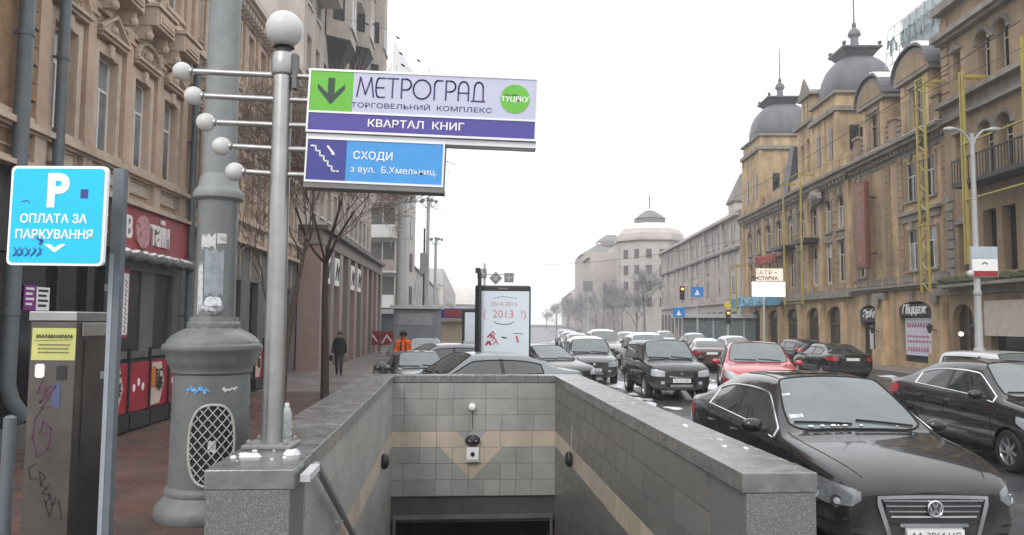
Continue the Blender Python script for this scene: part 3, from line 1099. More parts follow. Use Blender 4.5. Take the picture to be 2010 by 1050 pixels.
MB().prism(rrect(SW, SH, .035), 0, .028).build('sign_plate', WHT, ps)
MB().prism(rrect(SW - .035, SH - .035, .028), -.004, -.0005).build('cyan_field', C_CYAN, ps)
text('P', .30, WHT, 'lettering', ps, (-.005, -.006, .155), ext=.001, bold=.012, sx=.98)
text('ОПЛАТА ЗА', .080, WHT, 'lettering', ps, (-.02, -.006, -.025), ext=.001, bold=.0015, sx=.98)
text('ПАРКУВАННЯ', .080, WHT, 'lettering', ps, (-.01, -.006, -.128), ext=.001, bold=.0015, sx=.98)
MB().prism([(-.075, -.19), (-.035, -.19), (0, -.215), (.035, -.19), (.075, -.19), (0, -.245)], -.006, -.0042).build('arrow', WHT, ps)
MB().prism([(.155, .115), (.205, .115), (.205, .175), (.155, .175)], -.0062, -.0042).build('sticker', C_NAVY, ps)
mb = MB()
q = random.Random(4)
for x_ in (-.27, -.235, -.19, -.15, -.11):
    mb.stroke([(x_ + q.uniform(-.01, .01), -.215), (x_ + .02, -.25 + q.uniform(-.01, .01)), (x_ - .01, -.27), (x_ + .025, -.225)], .008, -.0062, -.0042)
mb.stroke([(-.24, .09), (-.21, .1), (-.19, .085)], .006, -.0062, -.0042)
mb.stroke([(-.12, -.15), (-.09, -.17), (-.1, -.19)], .02, -.0062, -.0042)
mb.build('scribble', mat('blue_marker', (.03, .09, .35), rough=.5), ps)

stl = thing('payment_stele', 'tall brown-grey steel payment machine standing under the cyan parking sign', 'parking machine', tuple(on(125, 1180, .14)))
S0 = stl.location.copy()
YT = 5.25


def stx(px, y=YT): return at(px, 800, y).x - S0.x


zt = at(130, 614, YT).z - S0.z
ztb = zt
yl = YT - S0.y
x0_, x1_ = stx(52), stx(143)
D_ = .42
bevel(MB().box(x0_, x1_, yl, yl + D_, 0, zt - .06).build('cabinet', M_STEELD, stl), .008)
bevel(MB().box(x0_ - .01, x1_ + .005, yl - .012, yl + D_, zt - .058, zt + .01).build('top_cover', M_STEEL, stl), .008)
bevel(MB().box(x1_ + .002, x1_ + .012, yl + .06, yl + D_ - .03, zt - .16, zt - .07).build('side_cover', mat('side_steel', (.34, .33, .31), rough=.4, metal=.6), stl), .004)
MB().box(x1_ + .0015, x1_ + .008, yl + .10, yl + D_ - .05, 0, zt - .18).build('side_panel', mat('side_dark_steel', (.13, .12, .11), rough=.35, metal=.7, var=.25, scale=3, streak=.3), stl)
yp = MB().box(stx(57), stx(143), yl - .006, yl - .001, at(0, 706, YT).z - S0.z, at(0, 643, YT).z - S0.z).build('yellow_notice', mat('yellow_notice', (.50, .50, .17), rough=.5, var=.1), stl)
zc = at(0, 660, YT).z - S0.z
mb = MB()
q = random.Random(14)
xx = stx(66)
while xx < stx(134):
    w_ = q.uniform(.008, .022)
    mb.stroke([(xx, zc - .008), (xx + w_ * .4, zc + .012), (xx + w_, zc - .006)], .008, yl - .0085, yl - .0065)
    xx += w_ + .004
mb.stroke([(stx(62), zc - .028), (stx(136), zc - .02)], .003, yl - .0085, yl - .0065)
for j in range(3):
    z_ = zc - .055 - j * .026
    xx = stx(70)
    while xx < stx(130):
        w_ = q.uniform(.005, .014)
        mb.box(xx, xx + w_, yl - .0085, yl - .0065, z_ - .005, z_ + .005)
        xx += w_ + .006
mb.build('notice_text', mat('notice_ink', (.10, .10, .05)), yp)
MB().prism([(p[0] + stx(75), p[1] + at(0, 727, YT).z - S0.z) for p in rrect(.065, .095, .018)], yl - .005, yl - .001).build('sticker', M_WHITE, stl)
MB().prism([(p[0] + stx(118), p[1] + at(0, 731, YT).z - S0.z) for p in rrect(.07, .10, .014)], yl - .005, yl - .001).build('dark_sticker', M_BLACKM, stl)
# marker graffiti
def gpts(pp): return [(stx(a), at(0, b, YT).z - S0.z) for a, b in pp]
mb = MB()
for pp in ([(75, 910), (62, 918), (66, 938), (84, 940)], [(88, 955), (84, 925), (96, 935), (88, 948), (100, 960)], [(104, 950), (92, 968), (108, 972), (98, 990)], [(104, 965), (112, 990)], [(118, 975), (108, 1010)], [(108, 990), (122, 985)], [(124, 980), (132, 1020)], [(96, 980), (108, 1015)]):
    mb.stroke(gpts(pp), .007, yl - .003, yl - .0008)
mb.build('graffiti', M_TEXTB, stl)
mb = MB()
for pp in ([(80, 745), (72, 770), (90, 765), (78, 790), (105, 760)], [(84, 800), (70, 820), (66, 860), (78, 895), (98, 880), (102, 840), (86, 828), (80, 850), (95, 850)], [(76, 760), (108, 757), (82, 800), (104, 796)]):
    mb.stroke(gpts(pp), .010, yl - .0034, yl - .0008)
mb.build('graffiti', mat('purple_marker', (.09, .035, .07)), stl)
mb = MB().box(stx(100), stx(117), yl - .0030, yl - .0008, at(0, 800, YT).z - S0.z, at(0, 752, YT).z - S0.z)
mb.build('smear', mat('blue_smear', (.06, .08, .16), rough=.5), stl)
M_POST = mat('post_grey_blue', (.13, .15, .17), rough=.42, metal=.2, var=.12, scale=5)
po = thing('sign_post', 'tall grey square steel post right of the parking sign', 'post', (at(217, 800, 5.3).x, 5.3, .14))
zt_ = at(222, 332, 5.3).z - .14
MB().box(-.038, .038, -.03, .03, 0, zt_).build('post_tube', M_POST, po)
MB().box(-.036, -.006, -.034, -.0305, 0, zt_ - .6).build('edge_strip', mat('post_light', (.26, .30, .34), rough=.4), po)
for zz in (1.7, 2.3):
    MB().box(-.07, -.039, -.02, .02, zz, zz + .05).build('clamp', M_POST, po)
po = thing('sign_post', 'short grey-blue round post left of the payment machine', 'post', (at(21, 800, 6.6).x, 6.6, .14))
MB().lathe([(.05, 0), (.05, at(21, 815, 6.6).z - .14 - .02), (.02, at(21, 815, 6.6).z - .14)], 20).build('post_tube', M_POST, po, True)
# poster case left behind the stele

# ------------------------------------------------------------------ cars
def st_h(y, w, zb, zt, crown=.012):
    zm = zb + (zt - zb) * .42
    return [(0, zb), (.6 * w, zb), (.95 * w, zb + .04), (w, zm), (.99 * w, zt - .20), (.955 * w, zt - .085), (.915 * w, zt - .034), (.855 * w, zt - .014), (.42 * w, zt + crown * .6), (0, zt + crown)]


def st_c(y, w, zb, belt, rw, roof):
    return [(0, zb), (.6 * w, zb), (.95 * w, zb + .04), (w, .54 + (zb - .2) * .6), (.985 * w, belt - .08), (.93 * w, belt), (rw + .055, roof - .115), (rw - .02, roof - .032), (.5 * rw, roof - .004), (0, roof + .004)]


KINDS = {
    'sedan': dict(st=[
        (-2.37, 'h', .70, .40, .92), (-2.33, 'h', .80, .32, 1.0), (-2.22, 'h', .86, .25, 1.07), (-2.0, 'h', .895, .2, 1.09), (-1.72, 'h', .905, .19, 1.105),
        (-1.25, 'c', .91, .19, 1.02, .59, 1.345), (-.80, 'c', .91, .19, 1.0, .60, 1.45), (0, 'c', .91, .19, .975, .60, 1.48), (.36, 'c', .91, .19, .96, .58, 1.45), (.44, 'c', .91, .19, .958, .585, 1.42),
        (1.10, 'h', .905, .19, .985), (1.2, 'h', .905, .19, .97), (1.65, 'h', .90, .2, .92), (2.0, 'h', .875, .2, .855), (2.2, 'h', .81, .2, .79), (2.32, 'h', .74, .22, .73), (2.38, 'h', .65, .26, .66)],
        roof=(6, 8), wind=(8, 10), rear=(4, 6), side=(5, 10), L=4.76, W=1.82, H=1.48, wb=1.355, wr=.325),
    'suv': dict(st=[
        (-2.2, 'c', .80, .48, 1.02, .54, 1.50), (-2.12, 'c', .87, .38, 1.09, .62, 1.62), (-1.95, 'c', .89, .33, 1.1, .65, 1.67), (-1.2, 'c', .905, .3, 1.1, .67, 1.70), (-.3, 'c', .905, .3, 1.09, .67, 1.71), (.28, 'c', .905, .3, 1.08, .65, 1.67), (.35, 'c', .905, .3, 1.078, .65, 1.635),
        (.98, 'h', .90, .3, 1.13), (1.08, 'h', .90, .3, 1.12), (1.6, 'h', .895, .3, 1.08), (1.95, 'h', .875, .3, 1.02), (2.1, 'h', .83, .3, .94), (2.18, 'h', .74, .34, .86)],
        wind=(5, 7), rear=None, side=(2, 7), L=4.38, W=1.81, H=1.71, wb=1.32, wr=.36),
    'hatch': dict(st=[
        (-2.1, 'c', .76, .42, .92, .48, 1.08), (-2.02, 'c', .84, .34, 1.0, .55, 1.25), (-1.7, 'c', .88, .25, 1.04, .60, 1.42), (-1.0, 'c', .89, .2, 1.02, .63, 1.50), (-.2, 'c', .89, .2, .99, .64, 1.52), (.3, 'c', .89, .2, .97, .62, 1.48), (.38, 'c', .89, .2, .965, .62, 1.445),
        (1.15, 'h', .885, .2, 1.0), (1.25, 'h', .885, .2, .985), (1.65, 'h', .88, .2, .93), (1.95, 'h', .84, .2, .86), (2.1, 'h', .77, .22, .78), (2.18, 'h', .66, .26, .68)],
        wind=(5, 7), rear=None, side=(2, 7), L=4.3, W=1.78, H=1.52, wb=1.31, wr=.32),
}


def car_surface(kind, lvl, sx=1, sy=1, sz=1):
    K = KINDS[kind]
    rings = []
    for s in K['st']:
        y = s[0]
        h = st_h(*([y] + list(s[2:]))) if s[1] == 'h' else st_c(*([y] + list(s[2:])))
        ring = [(x * sx, y * sy, z * sz) for x, z in h] + [(-x * sx, y * sy, z * sz) for x, z in h[8:0:-1]]
        rings.append(ring)
    n = 18
    vs = [p for r_ in rings for p in r_]
    fs, mi = [], []

    def strip(j):  # symmetric strip index 0..8
        return j if j < 9 else 17 - j
    for i in range(len(rings) - 1):
        for j in range(n):
            a, b = i * n + j, i * n + (j + 1) % n
            fs.append((a, b, b + n, a + n))
            s_ = strip(j)
            m = 0
            if K['wind'][0] < i + 1 and i < K['wind'][1] and s_ in (7, 8) and i >= K['wind'][0]: m = 1
            m = 1 if (K['wind'][0] < i + 0.5 < K['wind'][1] and s_ in (7, 8)) else m
            if K['rear'] and K['rear'][0] < i + .5 < K['rear'][1] and s_ in (7, 8): m = 1
            if s_ == 5 and K['side'][0] < i + .5 < K['side'][1]: m = 2
            mi.append(m)
    for base, flip in ((0, False), ((len(rings) - 1) * n, True)):
        for j in range(8):
            a, b, c, d = j, j + 1, n - (j + 1), (n - j) % n
            f = (base + a, base + d, base + c, base + b)
            if j == 0: f = (base, base + n - 1, base + 1)
            f = tuple(f)
            fs.append(f[::-1] if flip else f)
            mi.append(0)
        f = (base + 8, base + 10, base + 9)
        fs.append(f[::-1] if flip else f)
        mi.append(0)
    me = bpy.data.meshes.new('cage')
    me.from_pydata(vs, [], fs)
    me.polygons.foreach_set('material_index', mi)
    # creases
    cr = me.attributes.new('crease_edge', 'FLOAT', 'EDGE')
    w0, w1 = K['wind']
    for e in me.edges:
        a, b = e.vertices
        ia, ja, ib, jb = a // n, a % n, b // n, b % n
        v = 0
        if ia == ib:
            if ia in (w1, w0) or (K['rear'] and ia in K['rear']):
                if (7 <= ja <= 11) and (7 <= jb <= 11): v = .75
        elif ja == jb:
            s_ = ja if ja < 10 else 18 - ja
            i0 = min(ia, ib)
            if s_ == 7 and w0 <= i0 < w1: v = .6
            if s_ == 6 and w0 <= i0 < w1: v = .2
            if s_ == 5: v = .5
            if s_ == 6 and i0 < w0: v = .12
            if s_ == 4: v = .2
            if K['rear'] and s_ == 7 and K['rear'][0] <= i0 < K['rear'][1]: v = .6
        cr.data[e.index].value = v
    o = bpy.data.objects.new('cage', me)
    COL.objects.link(o)
    md = o.modifiers.new('s', 'SUBSURF')
    md.levels = lvl
    md.render_levels = lvl
    dg = bpy.context.evaluated_depsgraph_get()
    ev = o.evaluated_get(dg).to_mesh()
    V = [Vector(v.co) for v in ev.vertices]
    F = [tuple(p.vertices) for p in ev.polygons]
    MI = [p.material_index for p in ev.polygons]
    bpy.data.objects.remove(o)
    return V, F, MI


def sub(V, F):
    used = {}
    nv = []
    nf = []
    for f in F:
        t = []
        for i in f:
            if i not in used:
                used[i] = len(nv)
                nv.append(V[i])
            t.append(used[i])
        nf.append(tuple(t))
    return nv, nf, used


def boundary_loops(F):
    cnt = {}
    for f in F:
        for a, b in zip(f, f[1:] + f[:1]):
            k = (min(a, b), max(a, b))
            cnt[k] = cnt.get(k, 0) + 1
    adj = {}
    for (a, b), c in cnt.items():
        if c == 1:
            adj.setdefault(a, []).append(b)
            adj.setdefault(b, []).append(a)
    loops = []
    seen = set()
    for s in list(adj):
        if s in seen: continue
        lp = [s]
        seen.add(s)
        cur = s
        while True:
            nx = [q for q in adj[cur] if q not in seen]
            if not nx: break
            cur = nx[0]
            seen.add(cur)
            lp.append(cur)
        loops.append(lp)
    return loops


def patch(bvh, cols, origin, name, m, parent, off=.006, rows=3, mode='front', thick=.012, smooth=True):
    """cols: list of (a, zlo, zhi); a = x (front/rear) or degrees from +y (ray fan)"""
    fine = []
    for c0, c1 in zip(cols[:-1], cols[1:]):
        fine += [tuple(u + (v - u) * i / 3 for u, v in zip(c0, c1)) for i in range(3)]
    cols = fine + [cols[-1]]
    P, Q = [], []
    for a, zl, zh in cols:
        for k in range(rows + 1):
            z = zl + (zh - zl) * k / rows
            if mode == 'fan':
                d = Vector((math.sin(R(a)), math.cos(R(a)), 0))
                o = Vector((0, origin, z))
            elif mode == 'front':
                d = Vector((0, 1, 0))
                o = Vector((a, origin, z))
            else:
                d = Vector((0, -1, 0))
                o = Vector((a, origin, z))
            h = bvh.ray_cast(o, d)
            p = h[0] if h[0] is not None else o + d * .9
            P.append(p + d * off)
            Q.append(p + d * (off - thick))
    n, k = len(cols), rows + 1
    fs = []
    N_ = n * k
    for i in range(n - 1):
        for j in range(k - 1):
            a = i * k + j
            fs.append((a, a + k, a + k + 1, a + 1))
    rim = [i * k for i in range(n)] + [(n - 1) * k + j for j in range(1, k)] + [i * k + k - 1 for i in range(n - 2, -1, -1)] + [j for j in range(k - 2, 0, -1)]
    for a, b in zip(rim, rim[1:] + rim[:1]):
        fs.append((a, b, b + N_, a + N_))
    return MB().add(P + Q, fs).build(name, m, parent, smooth)


def side_x(bvh, y, z, sgn):
    h = bvh.ray_cast(Vector((sgn * 1.4, y, z)), Vector((-sgn, 0, 0)))
    return h[0] if h[0] is not None else Vector((sgn * .9, y, z))


def top_z(bvh, x, y):
    h = bvh.ray_cast(Vector((x, y, 3)), Vector((0, 0, -1)))
    return h[0] if h[0] is not None else Vector((x, y, 1))


def wheel(parent, x, y, r, sgn, spokes=10, w=.2, detail=True, m_rim=None):
    """a wheel > tyre, rim"""
    t = MB().lathe([(r * .66, -w / 2), (r * .9, -w / 2 - .004), (r * .985, -w / 2 + .03), (r, -w / 2 + .06), (r, w / 2 - .06), (r * .985, w / 2 - .03), (r * .9, w / 2 + .004), (r * .66, w / 2)], 36, axis='X', cap=False).build('wheel', M_RUB, parent, True)
    t.location = (x, y, r)
    mb = MB()
    mb.lathe([(r * .69, -w / 2 + .03), (r * .69, w / 2 - .015), (r * .655, w / 2 - .01), (r * .63, w / 2 - .03), (r * .6, w / 2 - .09)], 32, axis='X', cap=False)
    ri = mb.build('rim', m_rim or M_RIM, t, True)
    if sgn < 0: ri.rotation_euler = (0, 0, PI)
    sp = MB()
    for k in range(spokes):
        a = 2 * PI * k / spokes
        M = Matrix.Rotation(a, 4, 'X')
        sp.add([M @ Vector(p) for p in ((w / 2 - .03, -.022, .03), (w / 2 - .03, .022, .03), (w / 2 - .012, .016, r * .64), (w / 2 - .012, -.016, r * .64), (w / 2 - .07, -.022, .03), (w / 2 - .07, .022, .03), (w / 2 - .05, .016, r * .64), (w / 2 - .05, -.016, r * .64))],
               [(0, 1, 2, 3), (7, 6, 5, 4), (0, 3, 7, 4), (1, 5, 6, 2), (0, 4, 5, 1), (3, 2, 6, 7)])
    sp.lathe([(.07, w / 2 - .08), (.07, w / 2 - .02), (.04, w / 2 - .008)], 16, axis='X')
    s2 = sp.build('spokes', m_rim or M_RIM, t, False)
    MB().lathe([(r * .62, -.02), (r * .62, 0)], 24, axis='X').build('brake_disc', M_BLACKM, t)
    if sgn < 0: s2.rotation_euler = (0, 0, PI)
    return t


M_RIM = mat('alloy_rim', (.42, .43, .44), rough=.3, metal=.8, var=.1)
M_LAMP = mat('headlamp_glass', (.40, .42, .44), rough=.08, var=.25, scale=8, ior=1.7)
M_LAMPD = mat('headlamp_bowl', (.10, .10, .11), rough=.15, metal=.6)
M_TAIL = mat('tail_red', (.35, .012, .015), rough=.15, var=.2, ior=1.6)
M_AMB = mat('amber_lamp', (.6, .25, .04), rough=.2)
M_PLATE = mat('number_plate', (.68, .68, .66), rough=.4, var=.05)
M_PLAST = mat('black_plastic', (.025, .026, .028), rough=.5, var=.2, scale=20)
M_GAP = mat('panel_gap', (.006, .006, .006), rough=.8)


def make_car(name, label, kind, paint, loc, rz, group=None, lvl=2, s=(1, 1, 1), glass=None, front='plain', snow=False,
             plate='', chrome_trim=True, hero=False, cat='car', windmat=None, molding=None, tail=None):
    K = KINDS[kind]
    V, F, MI = car_surface(kind, lvl, *s)
    bvh = BVHTree.FromPolygons(V, F)
    root = thing(name, label, cat, loc, rz, group)
    wb, wr = K['wb'] * s[1], K['wr']
    yf = K['st'][-1][0] * s[1]
    yr = K['st'][0][0] * s[1]
    ar = wr + .045
    body = []
    for f, m in zip(F, MI):
        if m: continue
        c = sum((V[i] for i in f), Vector()) / len(f)
        if abs(c.x) > .5 and any(math.hypot(c.y - q, c.z - wr) < ar for q in (wb, -wb)) : continue
        body.append(f)
    bv, bf, _ = sub(V, body)
    for i, p in enumerate(bv):
        if abs(p.x) > .5:
            for q in (wb, -wb):
                d = math.hypot(p.y - q, p.z - wr)
                if d < ar * 1.07 and d > .05 and p.z > .12:
                    k = ar / d
                    bv[i] = Vector((p.x, q + (p.y - q) * k, wr + (p.z - wr) * k))
                    break
    bo = MB().add(bv, bf).build('body', paint, root, True)
    g1 = [f for f, m in zip(F, MI) if m == 1]
    g2 = [f for f, m in zip(F, MI) if m == 2]
    fr = [f for f in g1 if V[f[0]].y > 0]
    re = [f for f in g1 if V[f[0]].y <= 0]
    if fr:
        v, f, _ = sub(V, fr)
        MB().add(v, f).build('windscreen', windmat or M_WSHIELD, root, True)
        if lvl >= 2:
            for lp in boundary_loops([tuple(x) for x in f]):
                if len(lp) > 6: MB().tube([v[i] for i in lp] + [v[lp[0]]], .012, 6, cap=False).build('seal', M_GAP, root, True)
    if re:
        v, f, _ = sub(V, re)
        MB().add(v, f).build('rear_window', glass or M_GLASS, root, True)
    for sgn in (1, -1):
        gg = [q for q in g2 if V[q[0]].x * sgn > 0]
        v, f, _ = sub(V, gg)
        so = MB().add(v, f).build('side_window', glass or M_GLASS, root, True)
        for lp in boundary_loops([tuple(x) for x in f]):
            if len(lp) > 6:
                MB().tube([v[i] + Vector((sgn * .004, 0, 0)) for i in lp] + [v[lp[0]]], .011 if hero else .013, 6, cap=False).build('window_trim', M_CHROME if chrome_trim else M_GAP, so, True)
        # pillar between the doors
        yb = -.28 * s[1]
        zz = [(.975 + .02 * k) * s[2] if kind != 'suv' else (1.10 + .03 * k) for k in range(0, 19)]
        pl = MB()
        pts = []
        for z in zz:
            h = bvh.ray_cast(Vector((sgn * 1.4, yb, z)), Vector((-sgn, 0, 0)))
            if h[0] is not None and h[0].z < (K['H'] - .12) * s[2]: pts.append(h[0] + Vector((sgn * .002, 0, 0)))
        if len(pts) > 2:
            vs_ = []
            for p in pts: vs_ += [p + Vector((0, -.045, 0)), p + Vector((0, .045, 0))]
            pl.add(vs_, [(2 * i, 2 * i + 1, 2 * i + 3, 2 * i + 2) for i in range(len(pts) - 1)])
            pl.build('pillar', M_PLAST, root, True)
    # underbody and wheel wells
    mb = MB()
    mb.box(-.72 * s[0], .72 * s[0], yr + .25, yf - .25, .17 if kind != 'suv' else .3, .5)
    ub = mb.build('underbody', M_GAP, root)
    for q in (wb, -wb):
        n = 14
        for sgn in (1, -1):
            mb = MB()
            vs_ = []
            for k in range(n + 1):
                a = PI * k / n
                for x in (.5, .885 * s[0]):
                    vs_.append((sgn * x, q + math.cos(a) * (ar + .012), wr + math.sin(a) * (ar + .012)))
            mb.add(vs_, [(2 * i, 2 * i + 1, 2 * i + 3, 2 * i + 2) for i in range(n)])
            mb.box(sgn * .49, sgn * .5, q - ar, q + ar, .16, .75)
            mb.build('wheel_well', M_GAP, root)
    for q in (wb, -wb):
        for sgn in (1, -1):
            wheel(root, sgn * (.80 * s[0]), q, wr, sgn, 10 if hero else 7)
    # doors, gaps, handles, sill strip
    if lvl >= 2:
        belt = K['st'][K['side'][1] - 1][3 + 1] if False else (.96 if kind != 'suv' else 1.07)
        for sgn in (1, -1):
            for yy, z0 in ((.98, .30), (-.30, .30), (-1.22, .62)):
                mb = MB()
                pts = []
                for k in range(15):
                    z = z0 + (belt * s[2] - .02 - z0) * k / 14
                    yk = yy * s[1] - (.10 * (1 - k / 5) if (yy < -1 and k < 5) else 0)
                    pts.append(side_x(bvh, yk, z, sgn) + Vector((sgn * .0008, 0, 0)))
                mb.tube(pts, .0045, 4)
                mb.build('door_gap', M_GAP, root)
            for yy in (-.14, -1.02):
                p = side_x(bvh, yy * s[1], belt * s[2] - .13, sgn)
                bevel(MB().box(p.x - .005 * sgn, p.x + .03 * sgn, p.y - .10, p.y + .08, p.z - .013, p.z + .016).build('door_handle', molding or paint, root), .008)
            mb = MB()
            pts = [side_x(bvh, yy * s[1], .50 if kind != 'suv' else .62, sgn) + Vector((sgn * .004, 0, 0)) for yy in [-.85 + .1 * k for k in range(18)]]
            mb.tube(pts, .014, 6)
            mb.build('side_strip', M_PLAST if not hero else paint, root, True)
    # mirrors
    for sgn in (1, -1):
        zc = (1.0 if kind != 'suv' else 1.16) * s[2]
        yy = (.78 if kind == 'sedan' else .66) * s[1]
        mb = MB()
        mb.ball((0, 0, 0), .11, 18, 12, 1.08, .62, .70)
        mo = mb.build('mirror', CLEAN.get(paint.name, M_PLAST) if kind != 'suv' else M_PLAST, root, True)
        mo.location = (sgn * (.90 * s[0] + .10), yy, zc)
        MB().prism([(-.085, -.045), (.085, -.045), (.08, .05), (-.08, .05)], -.066, -.05).build('mirror_glass', M_CHROME, mo)
        MB().tube([(-sgn * .16, .0, -.045), (-sgn * .06, 0, -.04)], .03, 8).build('mirror_foot', M_PLAST, mo, True)
    # bonnet gap lines and wipers
    if lvl >= 2:
        for sgn in (1, -1):
            pts = []
            y0 = 1.12 * s[1] if kind == 'sedan' else 1.05 * s[1]
            for k in range(13):
                y = y0 + (yf - .14 - y0) * k / 12
                x = sgn * (.74 - .20 * (k / 12) ** 2.2) * s[0]
                pts.append(top_z(bvh, x, y) + Vector((0, 0, .0004)))
            MB().tube(pts, .0045, 4).build('bonnet_gap', M_GAP, root)
        for k, (xa, xb) in enumerate(((-.62, -.02), (.05, .66))):
            ya = (1.09 if kind == 'sedan' else 1.0 if kind == 'suv' else 1.12) * s[1]
            pts = [top_z(bvh, xa + (xb - xa) * t_ / 6, ya - .045 - .05 * t_ / 6) + Vector((0, 0, .018)) for t_ in range(7)]
            MB().tube(pts, .011, 6).build('wiper', M_GAP, root, True)
    # front
    y0 = 1.25
    zt = (K['st'][-2][4] + .0) * s[2]       # height near the nose
    if kind == 'sedan':
        hl = [(28, .60, .665), (31, .555, .69), (41, .545, .725), (50, .575, .75), (58, .62, .765), (66, .69, .775)]
    elif kind == 'suv':
        hl = [(29, .70, .85), (36, .70, .88), (43, .71, .90), (50, .73, .91)]
    else:
        hl = [(27, .60, .70), (34, .60, .75), (42, .63, .80), (50, .68, .83), (56, .73, .85)]
    for sgn in (1, -1):
        cols = [(sgn * a, zl * s[2], zh * s[2]) for a, zl, zh in hl]
        h_ = patch(bvh, cols, y0, 'headlight', M_LAMP if not hero else mat('hero_lamp', (.15, .16, .17), rough=.05, var=.3, scale=9, ior=1.8), root, off=.008, rows=5, mode='fan')
        if hero:
            for a, r_ in ((46, .068), (36.5, .060)):
                d = Vector((math.sin(R(sgn * a)), math.cos(R(sgn * a)), 0))
                h = bvh.ray_cast(Vector((0, y0, .655 if a < 40 else .675)), d)
                if h[0] is not None:
                    M = Matrix.Translation(h[0] + d * .006) @ d.to_track_quat('Y', 'Z').to_matrix().to_4x4()
                    for nm, rad, mm, yy in (('lamp_bowl', r_, M_CHROME, .004), ('lamp_bowl', r_ * .85, M_LAMPD, .007), ('lamp_lens', r_ * .5, M_LAMP, .012)):
                        mb = MB().lathe([(rad, -.004), (rad, yy), (rad * .5, yy + .004)], 20, axis='Y')
                        mb.v = [tuple(M @ Vector(p)) for p in mb.v]
                        mb.build(nm, mm, h_, True)
            patch(bvh, [(sgn * a, .625 + .0012 * (a - 54) * 4, .66 + .0012 * (a - 54) * 5) for a in (54, 58, 62)], y0, 'indicator', M_LAMPD, h_, off=.012, rows=2, mode='fan')
    if hero:
        ca = [(x, -.0, 0) for x in (0,)]
        hw = .505

        def wtop(x): return .735 - .012 * (x / hw) ** 2

        def col(x, k): return (x, 0, 0)
        # chrome surround: top bar, two legs running down to the bumper
        xs = [-hw + 2 * hw * i / 16 for i in range(17)]
        patch(bvh, [(x, wtop(x) - .030, wtop(x)) for x in xs], y0, 'grille_surround', M_CHROME, root, off=.020, rows=2, mode='front')
        for sgn in (1, -1):
            c_ = []
            for i in range(9):
                t_ = i / 8
                x = sgn * (hw - .15 * t_)
                zhi = wtop(x) - .002 if i < 1 else .735 - .036 * 0 - .52 * max(0, t_ - .10)
                zlo = .735 - .50 * t_ - .09
                c_.append((x, zlo, min(zhi, zlo + .16 + .02 * t_)))
            patch(bvh, c_, y0, 'grille_surround', M_CHROME, root, off=.021, rows=2, mode='front')
        xs2 = [-.43 + .86 * i / 12 for i in range(13)]
        patch(bvh, [(x, .47 + .30 * max(0, abs(x) - .30), wtop(x) - .028) for x in xs2], y0, 'grille', M_PLAST, root, off=.012, rows=3, mode='front')
        for k in range(4):
            z = .685 - k * .047
            hx = .455 - k * .022
            patch(bvh, [(-hx + 2 * hx * i / 10, z - .006, z + .006) for i in range(11)], y0, 'grille_slat', M_CHROME if k < 3 else M_LGREY, root, off=.024, rows=1, mode='front')
        patch(bvh, [(x, .455, .485) for x in [-.31 + .62 * i / 10 for i in range(11)]], y0, 'grille_surround', M_CHROME, root, off=.022, rows=1, mode='front')
        patch(bvh, [(x, .26, .45) for x in [-.26 + .52 * i / 8 for i in range(9)]], y0, 'bumper_centre', M_LGREY, root, off=.014, rows=2, mode='front')
        for sgn in (1, -1):
            patch(bvh, [(sgn * (.36 + .35 * i / 6), .24, .36 + .03 * i / 6) for i in range(7)], y0, 'lower_vent', M_GAP, root, off=.006, rows=2, mode='front')
            patch(bvh, [(sgn * a, .445, .462) for a in (28, 34, 40, 48, 56)], y0, 'bumper_groove', M_GAP, root, off=.002, rows=1, mode='fan')
            patch(bvh, [(sgn * a, .49, .52) for a in (33, 34.5)], y0, 'washer_cap', M_CHROME, root, off=.008, rows=1, mode='fan')
        # badge: ring, V above W
        h = bvh.ray_cast(Vector((0, y0, .62)), Vector((0, 1, 0)))
        by = h[0].y + .035
        bd = MB()
        bd.tube([(math.cos(2 * PI * i / 32) * .066, by + .006, .62 + math.sin(2 * PI * i / 32) * .066) for i in range(33)], .0085, 8, cap=False)
        bd.stroke([(-.028, .675), (0.0, .625), (.028, .675)], .013, by, by + .012)
        bd.stroke([(-.054, .648), (-.026, .566), (0, .612), (.026, .566), (.054, .648)], .013, by - .0, by + .0135)
        bo_ = bd.build('badge', M_CHROME, root, True)
        MB().lathe([(.066, -.02), (.066, 0)], 28, (0, by, .62), axis='Y').build('badge_disc', M_LAMPD, bo_)
        # number plate
        py_ = bvh.ray_cast(Vector((0, y0, .38)), Vector((0, 1, 0)))[0].y + .03
        p_ = MB().box(-.26, .26, py_, py_ + .008, .325, .437).build('number_plate', M_PLATE, root)
        for t_, x in (('AA', .17), ('3964', .0), ('HC', -.17)):
            text(t_, .085, M_TEXTB, 'plate_text', p_, (x, py_ + .010, .381), rot=(PI / 2, 0, PI), ext=.0008)
        mb = MB()
        q = random.Random(2)
        for k in range(9):
            x = q.uniform(-.5, .55)
            p = top_z(bvh, x, 1.10)
            mb.ball(p + Vector((0, 0, .012)), q.uniform(.008, .022), 8, 5, 1.5, 1, .6)
        mb.build('snow_crumb', M_SNOW, root, True)['kind'] = 'stuff'
        # interior things seen at the windscreen
        for (x, y, sz) in ((.60, .62, .07), (.62, .92, .11)):
            p = top_z(bvh, x, y)
            q_ = MB()
            a = top_z(bvh, x - sz * .9, y)
            b = top_z(bvh, x + sz * .5, y)
            c = top_z(bvh, x + sz * .5, y + sz * .5)
            d = top_z(bvh, x - sz * .9, y + sz * .4)
            q_.add([v_ + Vector((0, 0, .003)) for v_ in (a, b, c, d)], [(0, 1, 2, 3)])
            q_.build('windscreen_sticker', M_PAPER, root)
        # sunroof
        xs = [-.42 + .84 * i / 8 for i in range(9)]
        vs_ = []
        for i, x in enumerate(xs):
            for y in (.14, -.1, -.35, -.6):
                vs_.append(top_z(bvh, x, y) + Vector((0, 0, .006)))
